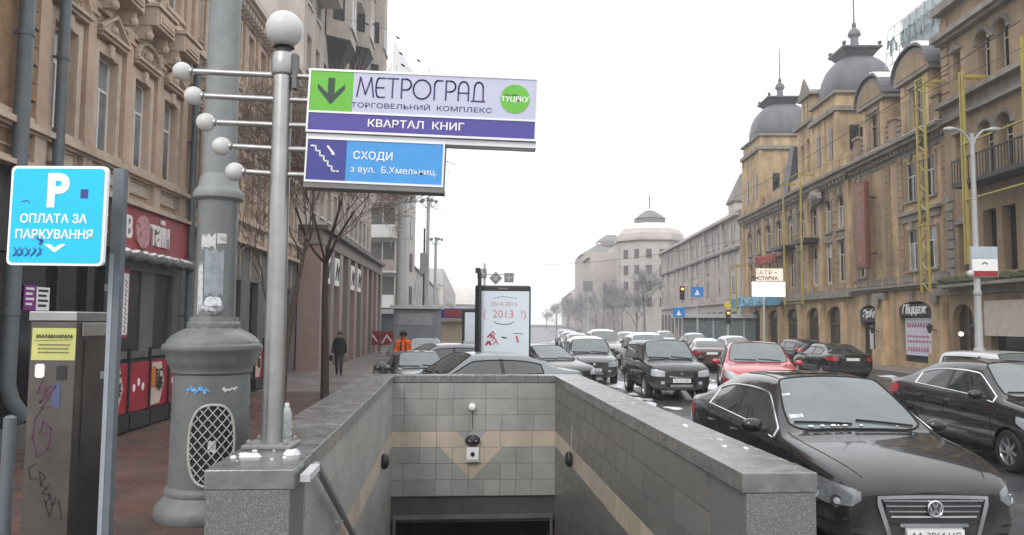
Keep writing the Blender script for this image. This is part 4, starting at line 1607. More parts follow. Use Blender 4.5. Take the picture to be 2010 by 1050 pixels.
        MB().add(vs_, [(4 * i + j, 4 * i + 4 + j, 4 * i + 5 + j, 4 * i + 1 + j) for i in range(8) for j in range(3)]).build('sunroof', M_GLASS, root, True)
        # antenna-free roof joints
        for sgn in (1, -1):
            pts = [top_z(bvh, sgn * .54, y) + Vector((0, 0, .001)) for y in (.3, .1, -.1, -.3, -.5, -.7)]
            MB().tube(pts, .006, 4).build('roof_joint', M_GAP, root)
    elif front != 'none':
        zt_ = {'sedan': .69, 'suv': .85, 'hatch': .68}[kind] * s[2]
        zl_ = {'sedan': .52, 'suv': .70, 'hatch': .58}[kind] * s[2]
        if lvl >= 2 or True:
            xs = [-.36 + .72 * i / 8 for i in range(9)]
            patch(bvh, [(x, zl_, zt_) for x in xs], 1.2, 'grille', M_PLAST, root, off=.012, rows=2, mode='front')
            if front in ('bar', 'smile'):
                lo = [(x, zl_ - .05 + (.07 * (abs(x) / .36) ** 2 if front == 'smile' else .04 * (abs(x) / .36)), zl_ - .015 + (.07 * (abs(x) / .36) ** 2 if front == 'smile' else .04 * (abs(x) / .36))) for x in xs]
                patch(bvh, lo, 1.2, 'grille_bar', M_CHROME, root, off=.02, rows=1, mode='front')
            by = bvh.ray_cast(Vector((0, 1.2, (zl_ + zt_) / 2)), Vector((0, 1, 0)))[0].y + .03
            MB().lathe([(.045, -.015), (.045, 0)], 16, (0, by, (zl_ + zt_) / 2 + .02), axis='Y').build('badge', M_CHROME, root)
            patch(bvh, [(x, zl_ - .30, zl_ - .17) for x in [-.45 + .9 * i / 8 for i in range(9)]], 1.2, 'lower_grille', M_GAP, root, off=.006, rows=2, mode='front')
            if kind == 'suv':
                patch(bvh, [(x, .42, .49) for x in [-.33 + .66 * i / 6 for i in range(7)]], 1.2, 'skid_bar', M_STEEL, root, off=.025, rows=1, mode='front')
                for sgn in (1, -1):
                    patch(bvh, [(sgn * (.50 + .1 * i / 3), .50, .58) for i in range(4)], 1.2, 'fog_light', M_LAMP, root, off=.01, rows=2, mode='front')
            pz = zl_ - .11
            h = bvh.ray_cast(Vector((0, 1.2, pz)), Vector((0, 1, 0)))
            py_ = (h[0].y if h[0] is not None else yf) + .03
            p_ = MB().box(-.26, .26, py_, py_ + .008, pz - .056, pz + .056).build('number_plate', M_PLATE, root)
            if plate:
                text(plate, .085, M_TEXTB, 'plate_text', p_, (0, py_ + .010, pz), rot=(PI / 2, 0, PI), ext=.0008)
    # rear
    ya = -1.2
    if kind == 'sedan': tl = [(180 - a, zl, zh) for a, zl, zh in ((26, .80, .93), (33, .79, .96), (42, .80, .97), (52, .83, .97))]
    elif kind == 'suv': tl = [(180 - a, zl, zh) for a, zl, zh in ((33, .80, 1.10), (38, .80, 1.12), (44, .82, 1.12))]
    else: tl = [(180 - a, zl, zh) for a, zl, zh in ((31, .82, 1.02), (38, .82, 1.04), (48, .86, 1.04))]
    for sgn in (1, -1):
        patch(bvh, [(sgn * a, zl * s[2], zh * s[2]) for a, zl, zh in tl], ya, 'tail_light', tail or M_TAIL, root, off=.008, rows=3, mode='fan')
    h = bvh.ray_cast(Vector((0, ya, .85)), Vector((0, -1, 0)))
    py_ = (h[0].y if h[0] is not None else yr) - .012
    MB().box(-.26, .26, py_ - .006, py_, .80, .91).build('number_plate', M_PLATE, root)
    if kind in ('suv', 'hatch'):
        zz0, zz1 = (1.15, 1.48) if kind == 'suv' else (1.06, 1.26)
        patch(bvh, [(x, zz0 * s[2], zz1 * s[2]) for x in [-.48 + .96 * i / 6 for i in range(7)]], ya, 'rear_window', glass or M_GLASS, root, off=.006, rows=3, mode='rear')
    if snow:
        vs_, n_ = [], 9
        ys_ = [(-1.9 if kind != 'sedan' else -.95) * s[1], .28 * s[1]]
        rs_ = random.Random(hash(name) % 999)
        for i in range(n_):
            for j in range(7):
                x = (-.57 + 1.14 * j / 6) * s[0]
                y = ys_[0] + (ys_[1] - ys_[0]) * i / (n_ - 1)
                edge = i in (0, n_ - 1) or j in (0, 6)
                vs_.append(top_z(bvh, x, y) + Vector((0, 0, .004 if edge else .05 + rs_.uniform(-.01, .02))))
        MB().add(vs_, [(i * 7 + j, i * 7 + j + 1, i * 7 + j + 8, i * 7 + j + 7) for i in range(n_ - 1) for j in range(6)]).build('roof_snow', M_SNOW, root, True)
    return root


CLEAN = {}


def paint(name, c, flake=.05, rough=.22):
    m = mat(name, c, rough=rough, var=flake, scale=3, coat=1.0, rvar=.04, ior=1.2 if max(c) < .05 else 1.45)
    CLEAN[m.name] = mat(name + '_clean', c, rough=rough, var=flake, scale=3, coat=1.0, ior=1.2 if max(c) < .05 else 1.45)
    # winter road film: dried salt and mud, heavy at the sills, ragged upper edge
    nt = m.node_tree
    N, Lk = nt.nodes, nt.links
    b = N['Principled BSDF']
    tc = N.new('ShaderNodeTexCoord')
    sp = N.new('ShaderNodeSeparateXYZ')
    Lk.new(tc.outputs['Object'], sp.inputs[0])
    nz = N.new('ShaderNodeTexNoise')
    nz.inputs['Scale'].default_value = 5
    nz.inputs['Detail'].default_value = 8
    Lk.new(tc.outputs['Object'], nz.inputs['Vector'])
    ad = N.new('ShaderNodeMath')
    ad.operation = 'MULTIPLY_ADD'
    Lk.new(nz.outputs[0], ad.inputs[0])
    ad.inputs[1].default_value = -.55
    Lk.new(sp.outputs[2], ad.inputs[2])
    mr = N.new('ShaderNodeMapRange')
    mr.inputs[1].default_value = -.05
    mr.inputs[2].default_value = .30
    mr.inputs[3].default_value = .75
    mr.inputs[4].default_value = .03
    Lk.new(ad.outputs[0], mr.inputs[0])
    mx = N.new('ShaderNodeMix')
    mx.data_type = 'RGBA'
    mx.inputs[7].default_value = (.105, .098, .09, 1)
    Lk.new(b.inputs['Base Color'].links[0].from_socket, mx.inputs[6])
    Lk.new(mr.outputs[0], mx.inputs[0])
    Lk.new(mx.outputs[2], b.inputs['Base Color'])
    iv = N.new('ShaderNodeMath')
    iv.operation = 'SUBTRACT'
    iv.inputs[0].default_value = 1.0
    Lk.new(mr.outputs[0], iv.inputs[1])
    Lk.new(iv.outputs[0], b.inputs['Coat Weight'])
    return m


PB_ = paint('black_paint', (.012, .012, .014), .3, .25)
PBS = paint('black_suv_paint', (.020, .023, .025), .3, .35)
PBP = paint('black_pearl', (.016, .012, .015), .3, .25)
PRED = paint('red_paint', (.42, .022, .03))
PSIL = paint('silver_paint', (.15, .165, .18), rough=.3)
PGR = paint('dark_grey_paint', (.06, .065, .07))
PWH = paint('pale_grey_paint', (.45, .46, .47), rough=.35)
PMAR = paint('dark_red_paint', (.055, .015, .018))

TOWARD = PI      # nose towards the camera


def car_at(px, depth, **kw):
    p = at(px, 800, depth)
    return (p.x, p.y, 0.0)


make_car('black_sedan', 'large glossy black sedan parked beside the right parapet, chrome grille towards the camera', 'sedan', PB_, (3.70, 9.45, 0), TOWARD + R(2.0), lvl=3, hero=True, s=(1.05, 1.04, 1.13))
make_car('black_sedan', 'black sedan cut by the right photo edge, chrome window line and tinted side windows', 'sedan', PBP, (8.62, 13.4, 0), TOWARD - R(0.5), lvl=3, s=(1.05, 1.07, 1.13), plate='', windmat=M_WSHIELD, group=None)
make_car('pale_wagon', 'pale grey snow-topped car behind the black sedan at the right photo edge', 'suv', PWH, (12.4, 18.9, 0), TOWARD, lvl=2, s=(1, 1, .95), chrome_trim=False)
make_car('black_suv', 'boxy black off-road car driving towards the camera right of the stairwell', 'suv', PBS, (4.80, 24.3, 0), TOWARD + R(3), lvl=2, front='bar', plate='AA 7214 BE', chrome_trim=False, s=(1.02, .98, 1.02))
make_car('red_hatchback', 'bright red hatchback facing the camera between black cars', 'hatch', PRED, (7.35, 23.2, 0), TOWARD - R(13), lvl=2, front='smile', snow=False, chrome_trim=False, s=(1.18, 1.03, 1.14))
make_car('black_coupe', 'black sedan seen from behind with red tail lights by the ochre building', 'sedan', PB_, (13.75, 33.2, 0), R(-1), lvl=2, front='none', chrome_trim=False)
make_car('dark_suv', 'dark grey off-road car with snowy roof facing camera right of the billboard', 'suv', PGR, (2.95, 29.5, 0), TOWARD, lvl=2, front='plain', plate='AI 2380 CB', snow=True, chrome_trim=False, s=(1, 1, .98))
make_car('dark_hatchback', 'dark hatchback standing behind the billboard on its right side', 'hatch', PBP, (1.0, 26.2, 0), TOWARD + R(32), lvl=2, front='plain', chrome_trim=True)
make_car('silver_sedan', 'silver sedan parked across behind the stairwell back wall', 'sedan', PSIL, (-.80, 17.85, 0), PI / 2 + R(27), lvl=3, front='plain', glass=M_GLASS, chrome_trim=False, s=(1, 1.05, 1.06), windmat=M_GLASS, tail=PSIL)
make_car('silver_wagon', 'silver grey estate car behind the silver sedan left of the billboard', 'hatch', PSIL, (-2.6, 27.5, 0), PI / 2 + R(28), lvl=2, front='plain', snow=False, chrome_trim=False, s=(1, 1.03, .98))
make_car('dark_hatchback', 'small dark car facing the camera beside the worker in orange', 'hatch', PGR, (-2.75, 22.6, 0), TOWARD + R(14), lvl=2, front='plain', chrome_trim=False, s=(.92, .86, .92))
make_car('pale_van', 'pale snow-covered minivan half hidden behind the black off-road car', 'suv', PWH, (5.9, 33.5, 0), TOWARD, lvl=1, snow=True, chrome_trim=False, s=(1, 1, 1.05))
make_car('maroon_sedan', 'dark red sedan with lit tail side seen between black and red cars', 'sedan', PMAR, (9.7, 38.5, 0), R(-6), lvl=1, front='none', snow=True, chrome_trim=False)
make_car('beige_van', 'tall beige snow-topped van in the queue behind the black off-road car', 'suv', mat('beige_paint', (.30, .29, .25), rough=.3, coat=1), (5.0, 42, 0), TOWARD, lvl=1, snow=True, chrome_trim=False, s=(1, 1, 1.08))
far = [(4.3, 50, 'white snow-roofed car furthest but three in the left lane queue', PWH), (8.6, 47, 'snow-roofed grey car in the middle lane behind the maroon sedan', PGR), (12.8, 44, 'snow-covered white car parked near the traffic lights', PWH),
       (4.6, 60, 'grey car far off in the left lane queue', PSIL), (9.0, 60, 'silver snow-roofed car far off in the middle lane', PSIL), (13.4, 56, 'dark car far off beside the right kerb', PB_), (5.2, 74, 'pale car at the far end of the left lane', PWH), (9.6, 76, 'pale car at the far end of the middle lane', PSIL), (14.0, 70, 'pale parked car at the far end of the right kerb', PWH)]
for X, y, lab, p in far:
    make_car('distant_car', lab, 'hatch', p, (X, y, 0), TOWARD, group='cars queued far down the street', lvl=1, snow=True, chrome_trim=False)
make_car('black_hatchback', 'black car parked at the right kerb behind the red hatchback', 'hatch', PB_, (15.2, 40.8, 0), 0, lvl=1, chrome_trim=False)
make_car('black_offroader', 'dark car behind the lightbox left of the billboard', 'hatch', PGR, (-4.0, 35.5, 0), TOWARD + R(10), lvl=1, chrome_trim=False)

# ------------------------------------------------------------------ buildings
class Fac:
    """a street front: local x along the wall, -y towards the street, z up from the pavement"""

    def __init__(s, side, s0, name, label, cat='building', off=0.0):
        s.side, s.s0 = side, s0
        if side == 'L':
            loc = (-7.25 - off - .056 * s0, s0, .14)
            rz = math.atan2(1, -.056)
        else:
            loc = (19.0 + off + .026 * s0, s0, .14)
            rz = math.atan2(-1, -.026)
            s.s0 = -s0
        s.root = thing(name, label, cat, loc, rz)
        s.q = random.Random(int(s0 * 10) + 5)

    def put(s, mb, name, m, parent=None, smooth=False):
        mb.v = [(x - s.s0, y, z - .14) for x, y, z in mb.v]
        return mb.build(name, m, parent or s.root, smooth)

    def window(s, x0, x1, z0, z1, y=.22, fm=None, gm=None, style='T', fw=.05, arch=False, label=None):
        fm = fm or M_WFRAME
        gm = gm or M_WGLASS
        mb = MB()
        mb.box(x0, x0 + fw, y - .05, y, z0, z1)
        mb.box(x1 - fw, x1, y - .05, y, z0, z1)
        mb.box(x0 + fw, x1 - fw, y - .05, y, z0, z0 + fw)
        mb.box(x0 + fw, x1 - fw, y - .05, y, z1 - fw, z1)
        cells = []
        zm = z0 + (z1 - z0) * .66
        xm = (x0 + x1) / 2
        g = fw * .5
        if style == 'T':
            mb.box(x0 + fw, x1 - fw, y - .052, y, zm - g, zm + g)
            mb.box(xm - g, xm + g, y - .051, y, z0 + fw, zm - g)
            cells = [(x0, xm, z0, zm), (xm, x1, z0, zm), (x0, x1, zm, z1)]
        elif style == 'X':
            mb.box(x0 + fw, x1 - fw, y - .052, y, zm - g, zm + g)
            mb.box(xm - g, xm + g, y - .051, y, z0 + fw, zm - g)
            mb.box(xm - g, xm + g, y - .051, y, zm + g, z1 - fw)
            cells = [(x0, xm, z0, zm), (xm, x1, z0, zm), (x0, xm, zm, z1), (xm, x1, zm, z1)]
        elif style == 'V':
            mb.box(xm - g, xm + g, y - .051, y, z0 + fw, z1 - fw)
            cells = [(x0, xm, z0, z1), (xm, x1, z0, z1)]
        else:
            cells = [(x0, x1, z0, z1)]
        w = s.put(mb, 'window', fm)
        for (a, b, c, d) in cells:
            k = s.q.uniform(-.006, .006)
            gk = M_PGLASS if (gm is M_WGLASS and s.q.random() < .3) else gm
            q = MB()
            q.add([(a + .012, y - .03 + k, c + .012), (b - .012, y - .03 - k, c + .012), (b - .012, y - .03 - k * .5, d - .012), (a + .012, y - .03 + k * .6, d - .012)], [(0, 1, 2, 3)])
            s.put(q, 'pane', gk, w)
        if arch:
            s.arch(x0, x1, z1)
        return w

    def arch(s, x0, x1, z1, m=None, y0=-.002, y1=.20, rise=None):
        r = (x1 - x0) / 2
        rise = rise or r
        cx = (x0 + x1) / 2
        arc_l = [(cx - r * math.cos(R(a)), z1 - rise + rise * math.sin(R(a))) for a in range(0, 91, 15)]
        arc_r = [(2 * cx - x, z) for x, z in arc_l]
        mb = MB()
        for pts, cor in ((arc_l, (x0, z1 + .01)), (arc_r, (x1, z1 + .01))):
            for p, q in zip(pts[:-1], pts[1:]):
                t = [cor, p, q]
                if area(t) > 1e-5: mb.prism(t, y0, y1)
        mm = m or s.wallm
        s.put(mb, 'arch_head', mm)


def hood(F, x0, x1, z, m, kind):
    """window hood with a little pediment"""
    mb = MB()
    mb.box(x0 - .16, x1 + .16, -.16, 0, z, z + .07)
    mb.box(x0 - .20, x1 + .20, -.22, 0, z + .07, z + .13)
    F.put(mb, 'hood_cornice', m)
    cx = (x0 + x1) / 2
    w = (x1 - x0) / 2 + .18
    mb = MB()
    if kind == 0:
        mb.prism([(cx - w, z + .132), (cx + w, z + .132), (cx, z + .50)], -.10, 0)
        for sg in (1, -1):
            mb.stroke([(cx + sg * (w + .03), z + .16), (cx, z + .55)], .06, -.20, -.1)
        mb.ball((cx, -.12, z + .27), .09, 8, 6)
    else:
        pts = arc(cx, z + .13, w, .42, 0, 180, 12)
        mb.prism(pts, -.09, 0)
        mb.stroke(pts, .06, -.19, -.09)
        for sg in (1, -1):
            mb.stroke(arc(cx + sg * .22, z + .25, .09, .09, 0, 300, 8), .035, -.14, -.09)
        mb.ball((cx, -.13, z + .30), .10, 8, 6, 1, 1, 1.3)
    F.put(mb, 'pediment', m)


# --- left street: ornate tan building, near part
def tan_building(s0, s1, wins, name_label, ww=.80, second=True, shop='near'):
    F = Fac('L', s0, 'tan_building', name_label)
    F.wallm = M_TAN
    h1 = [(c - ww / 2, c + ww / 2, 5.53, 7.42) for c in wins]
    h2 = [(c - ww / 2, c + ww / 2, 9.65, 11.45) for c in wins]
    mb = MB().wall(s0, s1, 4.62, 13.0, 0, .45, h1 + h2)
    F.put(mb, 'wall', M_TAN)
    mb = MB().box(s0, s1, 3.0, 3.2, 0.14, 13.0)
    mb.box(s0, s1, .45, 3.0, 12.8, 13.0)
    mb.box(s0, s0 + .2, .45, 3.0, .14, 12.8)
    mb.box(s1 - .2, s1, .45, 3.0, .14, 12.8)
    F.put(mb, 'inner_wall', M_DARK)
    for k, c in enumerate(wins):
        a, b = c - ww / 2, c + ww / 2
        F.window(a, b, 5.53, 7.42, y=.17, gm=M_PGLASS, style='T', fw=.06)
        F.window(a, b, 9.65, 11.45, y=.17, gm=M_PGLASS, style='T', fw=.06)
        mb = MB()
        mb.box(a - .15, a, -.05, .0, 5.50, 7.62)
        mb.box(b, b + .15, -.05, .0, 5.50, 7.62)
        mb.box(a, b, -.05, .0, 7.42, 7.62)
        mb.box(a - .2, b + .2, -.12, .3, 5.42, 5.499)
        mb.box(c - .09, c + .09, -.12, -.05, 7.40, 7.66)
        F.put(mb, 'window_surround', M_TAN2)
        hood(F, a, b, 7.70, M_TAN2, k % 2)
        mb = MB()
        mb.box(a - .13, a, -.05, .0, 9.6, 11.6)
        mb.box(b, b + .13, -.05, .0, 9.6, 11.6)
        mb.box(a, b, -.05, .0, 11.45, 11.6)
        mb.box(a - .17, b + .17, -.1, .3, 9.55, 9.649)
        F.put(mb, 'window_surround', M_TAN2)
        # parapet panel below the window
        mb = MB()
        mb.box(a - .1, b + .1, -.06, 0, 4.92, 4.96)
        mb.box(a - .1, b + .1, -.06, 0, 5.18, 5.22)
        mb.box(a - .1, a - .06, -.06, 0, 4.961, 5.179)
        mb.box(b + .06, b + .1, -.06, 0, 4.961, 5.179)
        F.put(mb, 'panel_frame', M_TAN2)
        F.put(MB().box(a - .06, b + .06, -.02, 0, 4.962, 5.178), 'panel', M_CREAM)
        # corbelled balcony piece on the main cornice
        mb = MB()
        mb.box(c - .55, c + .55, -.55, 0, 8.95, 9.03)
        mb.box(c - .5, c + .5, -.48, 0, 8.55, 8.949)
        for xx in (c - .42, c + .42):
            mb.prism([(xx - .06, 8.55), (xx + .06, 8.55), (xx + .06, 8.25), (xx - .06, 8.25)], -.34, 0)
            mb.ball((xx, -.30, 8.33), .10, 8, 6)
        mb.box(c - .40, c + .40, -.52, -.48, 8.62, 8.88)
        F.put(mb, 'balconette', M_TAN2)
        F.put(MB().box(c - .34, c + .34, -.535, -.521, 8.68, 8.82), 'panel', M_TAN)
    # pilasters
    ps = sorted([(a + b) / 2 for a, b in zip(wins[:-1], wins[1:])] + [wins[0] - (wins[1] - wins[0]) / 2, wins[-1] + (wins[1] - wins[0]) / 2])
    for p in ps:
        if p < s0 + .1 or p > s1 - .1: continue
        mb = MB()
        mb.box(p - .15, p + .15, -.10, 0, 5.4, 8.2)
        mb.box(p - .19, p + .19, -.14, 0, 8.0, 8.08)
        mb.box(p - .19, p + .19, -.14, 0, 5.38, 5.55)
        F.put(mb, 'pilaster', M_TAN)
        mb = MB()
        mb.box(p - .14, p + .14, -.09, 0, 9.2, 11.8)
        mb.box(p - .18, p + .18, -.13, 0, 11.6, 11.7)
        F.put(mb, 'pilaster', M_TAN)
        F.put(MB().box(p - .17, p + .17, -.12, 0, 4.75, 5.28), 'pier_block', M_TAN2)
    mb = MB()
    mb.box(s0, s1, -.22, 0, 5.28, 5.38)
    mb.box(s0, s1, -.14, 0, 5.23, 5.279)
    F.put(mb, 'string_course', M_TAN2)
    mb = MB()
    mb.box(s0, s1, -.25, 0, 4.62, 4.70)
    mb.box(s0, s1, -.15, 0, 4.701, 4.76)
    F.put(mb, 'string_course', M_TAN2)
    mb = MB()
    mb.box(s0, s1, -.32, 0, 9.03, 9.2)
    mb.box(s0, s1, -.22, 0, 8.9, 9.029)
    mb.box(s0, s1, -.10, 0, 8.2, 8.3)
    F.put(mb, 'cornice', M_TAN2)
    mb = MB()
    x = s0 + .1
    while x < s1 - .1:
        mb.box(x, x + .09, -.2, 0, 8.76, 8.899)
        x += .22
    F.put(mb, 'dentils', M_TAN2)['kind'] = 'stuff'
    mb = MB()
    mb.box(s0, s1, -.55, 0, 12.05, 12.2)
    mb.box(s0, s1, -.42, 0, 11.95, 12.049)
    mb.box(s0, s1, -.08, 0, 11.7, 11.8)
    F.put(mb, 'top_cornice', M_CREAM)
    mb = MB()
    x = s0 + .1
    while x < s1 - .1:
        mb.box(x, x + .13, -.36, 0, 11.75, 11.949)
        x += .32
    F.put(mb, 'dentils', M_CREAM)['kind'] = 'stuff'
    q = MB()
    mbb = MB().box(s0, s1, -.06, .0, 12.2, 12.95)
    F.put(mbb, 'attic_brickwork', mat('red_brick_attic', (.30, .13, .08), rough=.9, var=.3, scale=6))
    mb = MB()
    for k in range(int((s1 - s0) / .5)):
        mb.box(s0 + .1 + k * .5, s0 + .28 + k * .5, -.14, -.06, 12.2, 12.8)
    F.put(mb, 'attic_piers', M_TAN2)['kind'] = 'stuff'
    return F


LW = [11.72, 13.28, 14.86, 16.48, 18.06]
F1 = tan_building(9.0, 19.15, LW, 'ornate tan plaster building with white sash windows behind the parking sign')
F1.wallm = M_TAN
# rusticated brick strip at the near end
mb = MB()
for k in range(26):
    z = 4.9 + k * .3
    F1.put(MB().box(12.0 + .03 * (k % 2), 12.55 - .03 * (k % 2), -.06 - .03 * (k % 2), -.001, z, z + .26), 'quoin', M_ORNB)
F1.put(MB().box(9.0, 12.0, -.03, -.001, 4.8, 12), 'brick_field', M_ORNB)
# shop level, near building
mb = MB()
mb.box(9.0, 15.5, -.02, .4, 3.3, 4.6)
mb.box(15.5, 19.15, .0, .4, 3.3, 4.6)
mb.box(9.0, 11.0, 0, .4, .14, 3.3)
mb.box(15.3, 19.15, .0, .4, .14, 1.5)
mb.box(18.75, 19.15, .0, .4, 1.5, 3.3)
mb.box(11.0, 15.3, 0, .4, .14, .5)
F1.put(mb, 'shop_front', M_GREYST)
F1.put(MB().box(11.0, 15.3, .10, .12, .5, 3.3), 'shop_window', M_DGLASS)
for x in (11.0, 12.3, 13.45, 14.5, 15.2):
    F1.put(MB().box(x, x + .09, .0, .1, .5, 3.3), 'mullion', M_BLACKM)
for k, (a, b, m) in enumerate(((15.32, 16.15, M_GREYST), (16.17, 17.0, M_BLACKM), (17.02, 17.72, M_GREYST), (17.74, 18.6, M_BLACKM))):
    F1.put(MB().box(a, b, .04 + .03 * (k % 2), .12, 1.5, 3.3), 'shop_panel', m if m is M_GREYST else mat('dark_shutter', (.03, .03, .032), rough=.5, var=.3, scale=2, streak=.3))
F1.put(MB().box(15.3, 19.12, -.12, 0, 1.42, 1.56), 'sill_ledge', M_GREYST)
fs = F1.put(MB().box(15.0, 19.1, -.16, -.001, 3.66, 4.60), 'fascia', M_REDSIGN)
fd = F1.put(MB().box(12.6, 14.98, -.16, -.021, 3.66, 4.60), 'fascia', M_BLACKM)
text('ЄВ', .62, M_TEXTW, 'lettering', fs, (15.55 - 9.0, -.19, 4.12 - .14), ext=.02, bold=.012, sx=.8)
text('таїн', .80, M_TEXTW, 'lettering', fs, (17.35 - 9.0, -.19, 4.14 - .14), ext=.02, bold=.015, sx=.72)
em = MB().prism(arc(16.45 - 9, 4.13 - .14, .36, .36, 0, 360, 24)[:-1], -.20, -.165).build('emblem', mat('pink_emblem', (.50, .28, .30), rough=.6, scale=12, col2=(.35, .10, .12), thr=.55), fs)
text('к', .62, M_TEXTW, 'lettering', fd, (14.6 - 9.0, -.19, 4.12 - .14), ext=.02, bold=.012)
# snow-laden rolled awning
aw = MB()
pts = [(15.0 + k * .16, -.28 + .03 * math.sin(k * 1.7), 3.56 + .025 * math.sin(k * 2.3)) for k in range(27)]
aw.tube(pts, [.10 + .025 * math.sin(k * 1.3) for k in range(27)], 10)
aw = F1.put(aw, 'rolled_awning', mat('grey_canvas', (.16, .155, .15), rough=.8, var=.2, scale=10), smooth=True)
sw = MB()
for k in range(60):
    x = 15.0 + k * .07
    sw.ball((x, -.30 + .03 * math.sin(k), 3.64 + .02 * math.sin(k * 1.1)), .065, 6, 4, 1, 1.1, .6, lump=.2)
F1.put(sw, 'awning_snow', M_SNOW, aw, True)['kind'] = 'stuff'
# wall posters
pst = thing('wall_poster', 'narrow white and pink price poster on the grey shop front', 'poster', (F1.root.matrix_basis @ Vector((15.85 - 9, -.06, 1.72))), F1.root.rotation_euler.z)
MB().box(-.27, .27, -.02, .03, 0, 1.42).build('poster_board', mat('poster_edge', (.35, .03, .08), rough=.5), pst)
pp = MB().box(-.24, .24, -.026, -.021, .06, 1.34).build('poster_sheet', M_WHITE, pst)
mb = MB()
q = random.Random(6)
for k in range(6):
    for j in range(2):
        mb.stroke([(-.14 + .2 * j, 1.2 - k * .19), (-.05 + .2 * j, 1.15 - k * .19), (-.12 + .2 * j, 1.08 - k * .19), (-.04 + .2 * j, 1.05 - k * .19)], .022, -.030, -.027)
mb.build('poster_print', mat('dark_red_ink', (.16, .03, .08)), pp)
for s_, z_, w_, h_, m, lab in ((12.72, 2.38, .34, .42, mat('magenta_sheet', (.20, .03, .22)), 'magenta poster in the dark shop window under the parking sign'), (13.12, 2.38, .40, .40, M_WHITE, 'white printed poster in the dark shop window beside the magenta one')):
    w_o = thing('window_poster', lab, 'poster', (F1.root.matrix_basis @ Vector((s_ - 9, .06, z_ - .14))), F1.root.rotation_euler.z)
    MB().box(-w_ / 2, w_ / 2, -.01, .0, 0, h_).build('sheet', m, w_o)
    mb = MB()
    for k in range(4): mb.box(-w_ / 2 + .05, w_ / 2 - .05 - .05 * (k % 2), -.014, -.0105, h_ - .08 - k * .085, h_ - .04 - k * .085)
    mb.build('print', M_BLACKM if m is M_WHITE else M_WHITE, w_o)

# far part of the tan building
LW2 = [20.1, 21.55, 23.0, 24.45, 25.9, 27.35, 28.8, 30.25, 31.4]
F2 = tan_building(19.17, 32.1, LW2, 'second ornate tan building behind the lamp column with cream dentil cornice', ww=.62)
mb = MB()
mb.wall(19.17, 32.1, .14, 4.6, 0, .4, [(21.0, 22.2, 1.5, 3.4), (23.2, 24.3, 1.5, 3.5), (25.3, 26.3, 1.5, 3.5), (27.3, 28.3, .8, 3.5), (29.3, 31.0, .3, 3.5)])
F2.put(mb, 'shop_front', M_GREYST)
for a, b, c in ((21.0, 22.2, 1.5), (23.2, 24.3, 1.5), (25.3, 26.3, 1.5), (27.3, 28.3, .8), (29.3, 31.0, .3)):
    F2.window(a, b, c, 3.4, y=.25, fm=M_BLACKM, gm=M_DGLASS, style='V')
F2.put(MB().box(28.4, 28.9, -.05, 0, 1.2, 2.6), 'notice_board', M_WHITE)
for k in range(11):
    F2.put(MB().box(19.3 + k * 1.17, 19.36 + k * 1.17, -.04, 0, 3.6, 4.6), 'shop_joint', M_TAN2)
# rain pipes
for s_, r_, z0, z1, lab, elbow in ((11.75, .115, .55, 14, 'thick dark grey rain pipe ending in an elbow at the left photo edge', True), (12.85, .09, 4.6, 14, 'grey rain pipe beside the brick quoins left of the windows', False), (19.16, .085, .3, 8.8, 'rain pipe between the two tan buildings behind the lamp column', False), (19.75, .07, 3.9, 14, 'thin pale rain pipe just right of the dark one on the tan building', False)):
    t = thing('rain_pipe', lab, 'rain pipe', (-7.25 - .056 * s_, s_, .14), F1.root.rotation_euler.z)
    pts = [(0, -.22, z1), (0, -.22, z0 + .3), (0, -.22, z0)]
    if elbow: pts = [(0, -.22, z1), (0, -.22, z0 + .55), (.02, -.28, z0 + .3), (.15, -.42, z0)]
    mtp = mat('pipe_grey', (.10, .115, .125), rough=.4, var=.15, streak=.2) if 'pale' not in lab else M_TAN2
    MB().tube(pts, r_, 14).build('pipe', mtp, t, True)
    for z in (2.2, 4.4, 6.6, 8.4, 10.6):
        if z0 < z < z1:
            MB().lathe([(r_ + .012, -.05), (r_ + .012, .05)], 14, (0, -.22, z)).build('collar', mtp, t, True)
            MB().box(-.02, .02, -.22, 0, z - .02, z + .02).build('bracket', mtp, t)

# --- tall residential building with colonnade
F3 = Fac('L', 32.2, 'tall_apartment_building', 'tall pinkish apartment building with bay windows and stone shop colonnade')
F3.wallm = M_PINKGREY
ys = [33.3 + k * 1.9 for k in range(12)]
fl = [7.3 + k * 3.0 for k in range(6)]
h = [(c - .45, c + .45, z, z + 1.6) for c in ys for z in fl]
F3.put(MB().wall(32.2, 56, 6.3, 26.0, 0, .4, h), 'wall', M_PINKGREY)
F3.put(MB().box(32.2, 56, 4, 4.3, .14, 26).box(32.2, 56, .4, 4, 25.8, 26).box(32.2, 32.4, .4, 4, .14, 25.8).box(55.8, 56, .4, 4, .14, 25.8), 'inner_wall', M_PINKGREY)
bays = [(37.0, 40.2, 16.4), (44.2, 47.4, 18.6), (51.2, 54.6, 17.5)]
for c in ys:
    for z in fl:
        if any(a - .5 < c < b + .5 and z > zz - 2.5 for a, b, zz in bays): continue
        F3.window(c - .45, c + .45, z, z + 1.6, y=.25, style='T', fw=.07)
        F3.put(MB().box(c - .55, c + .55, -.08, 0, z - .12, z), 'sill', M_PALE)
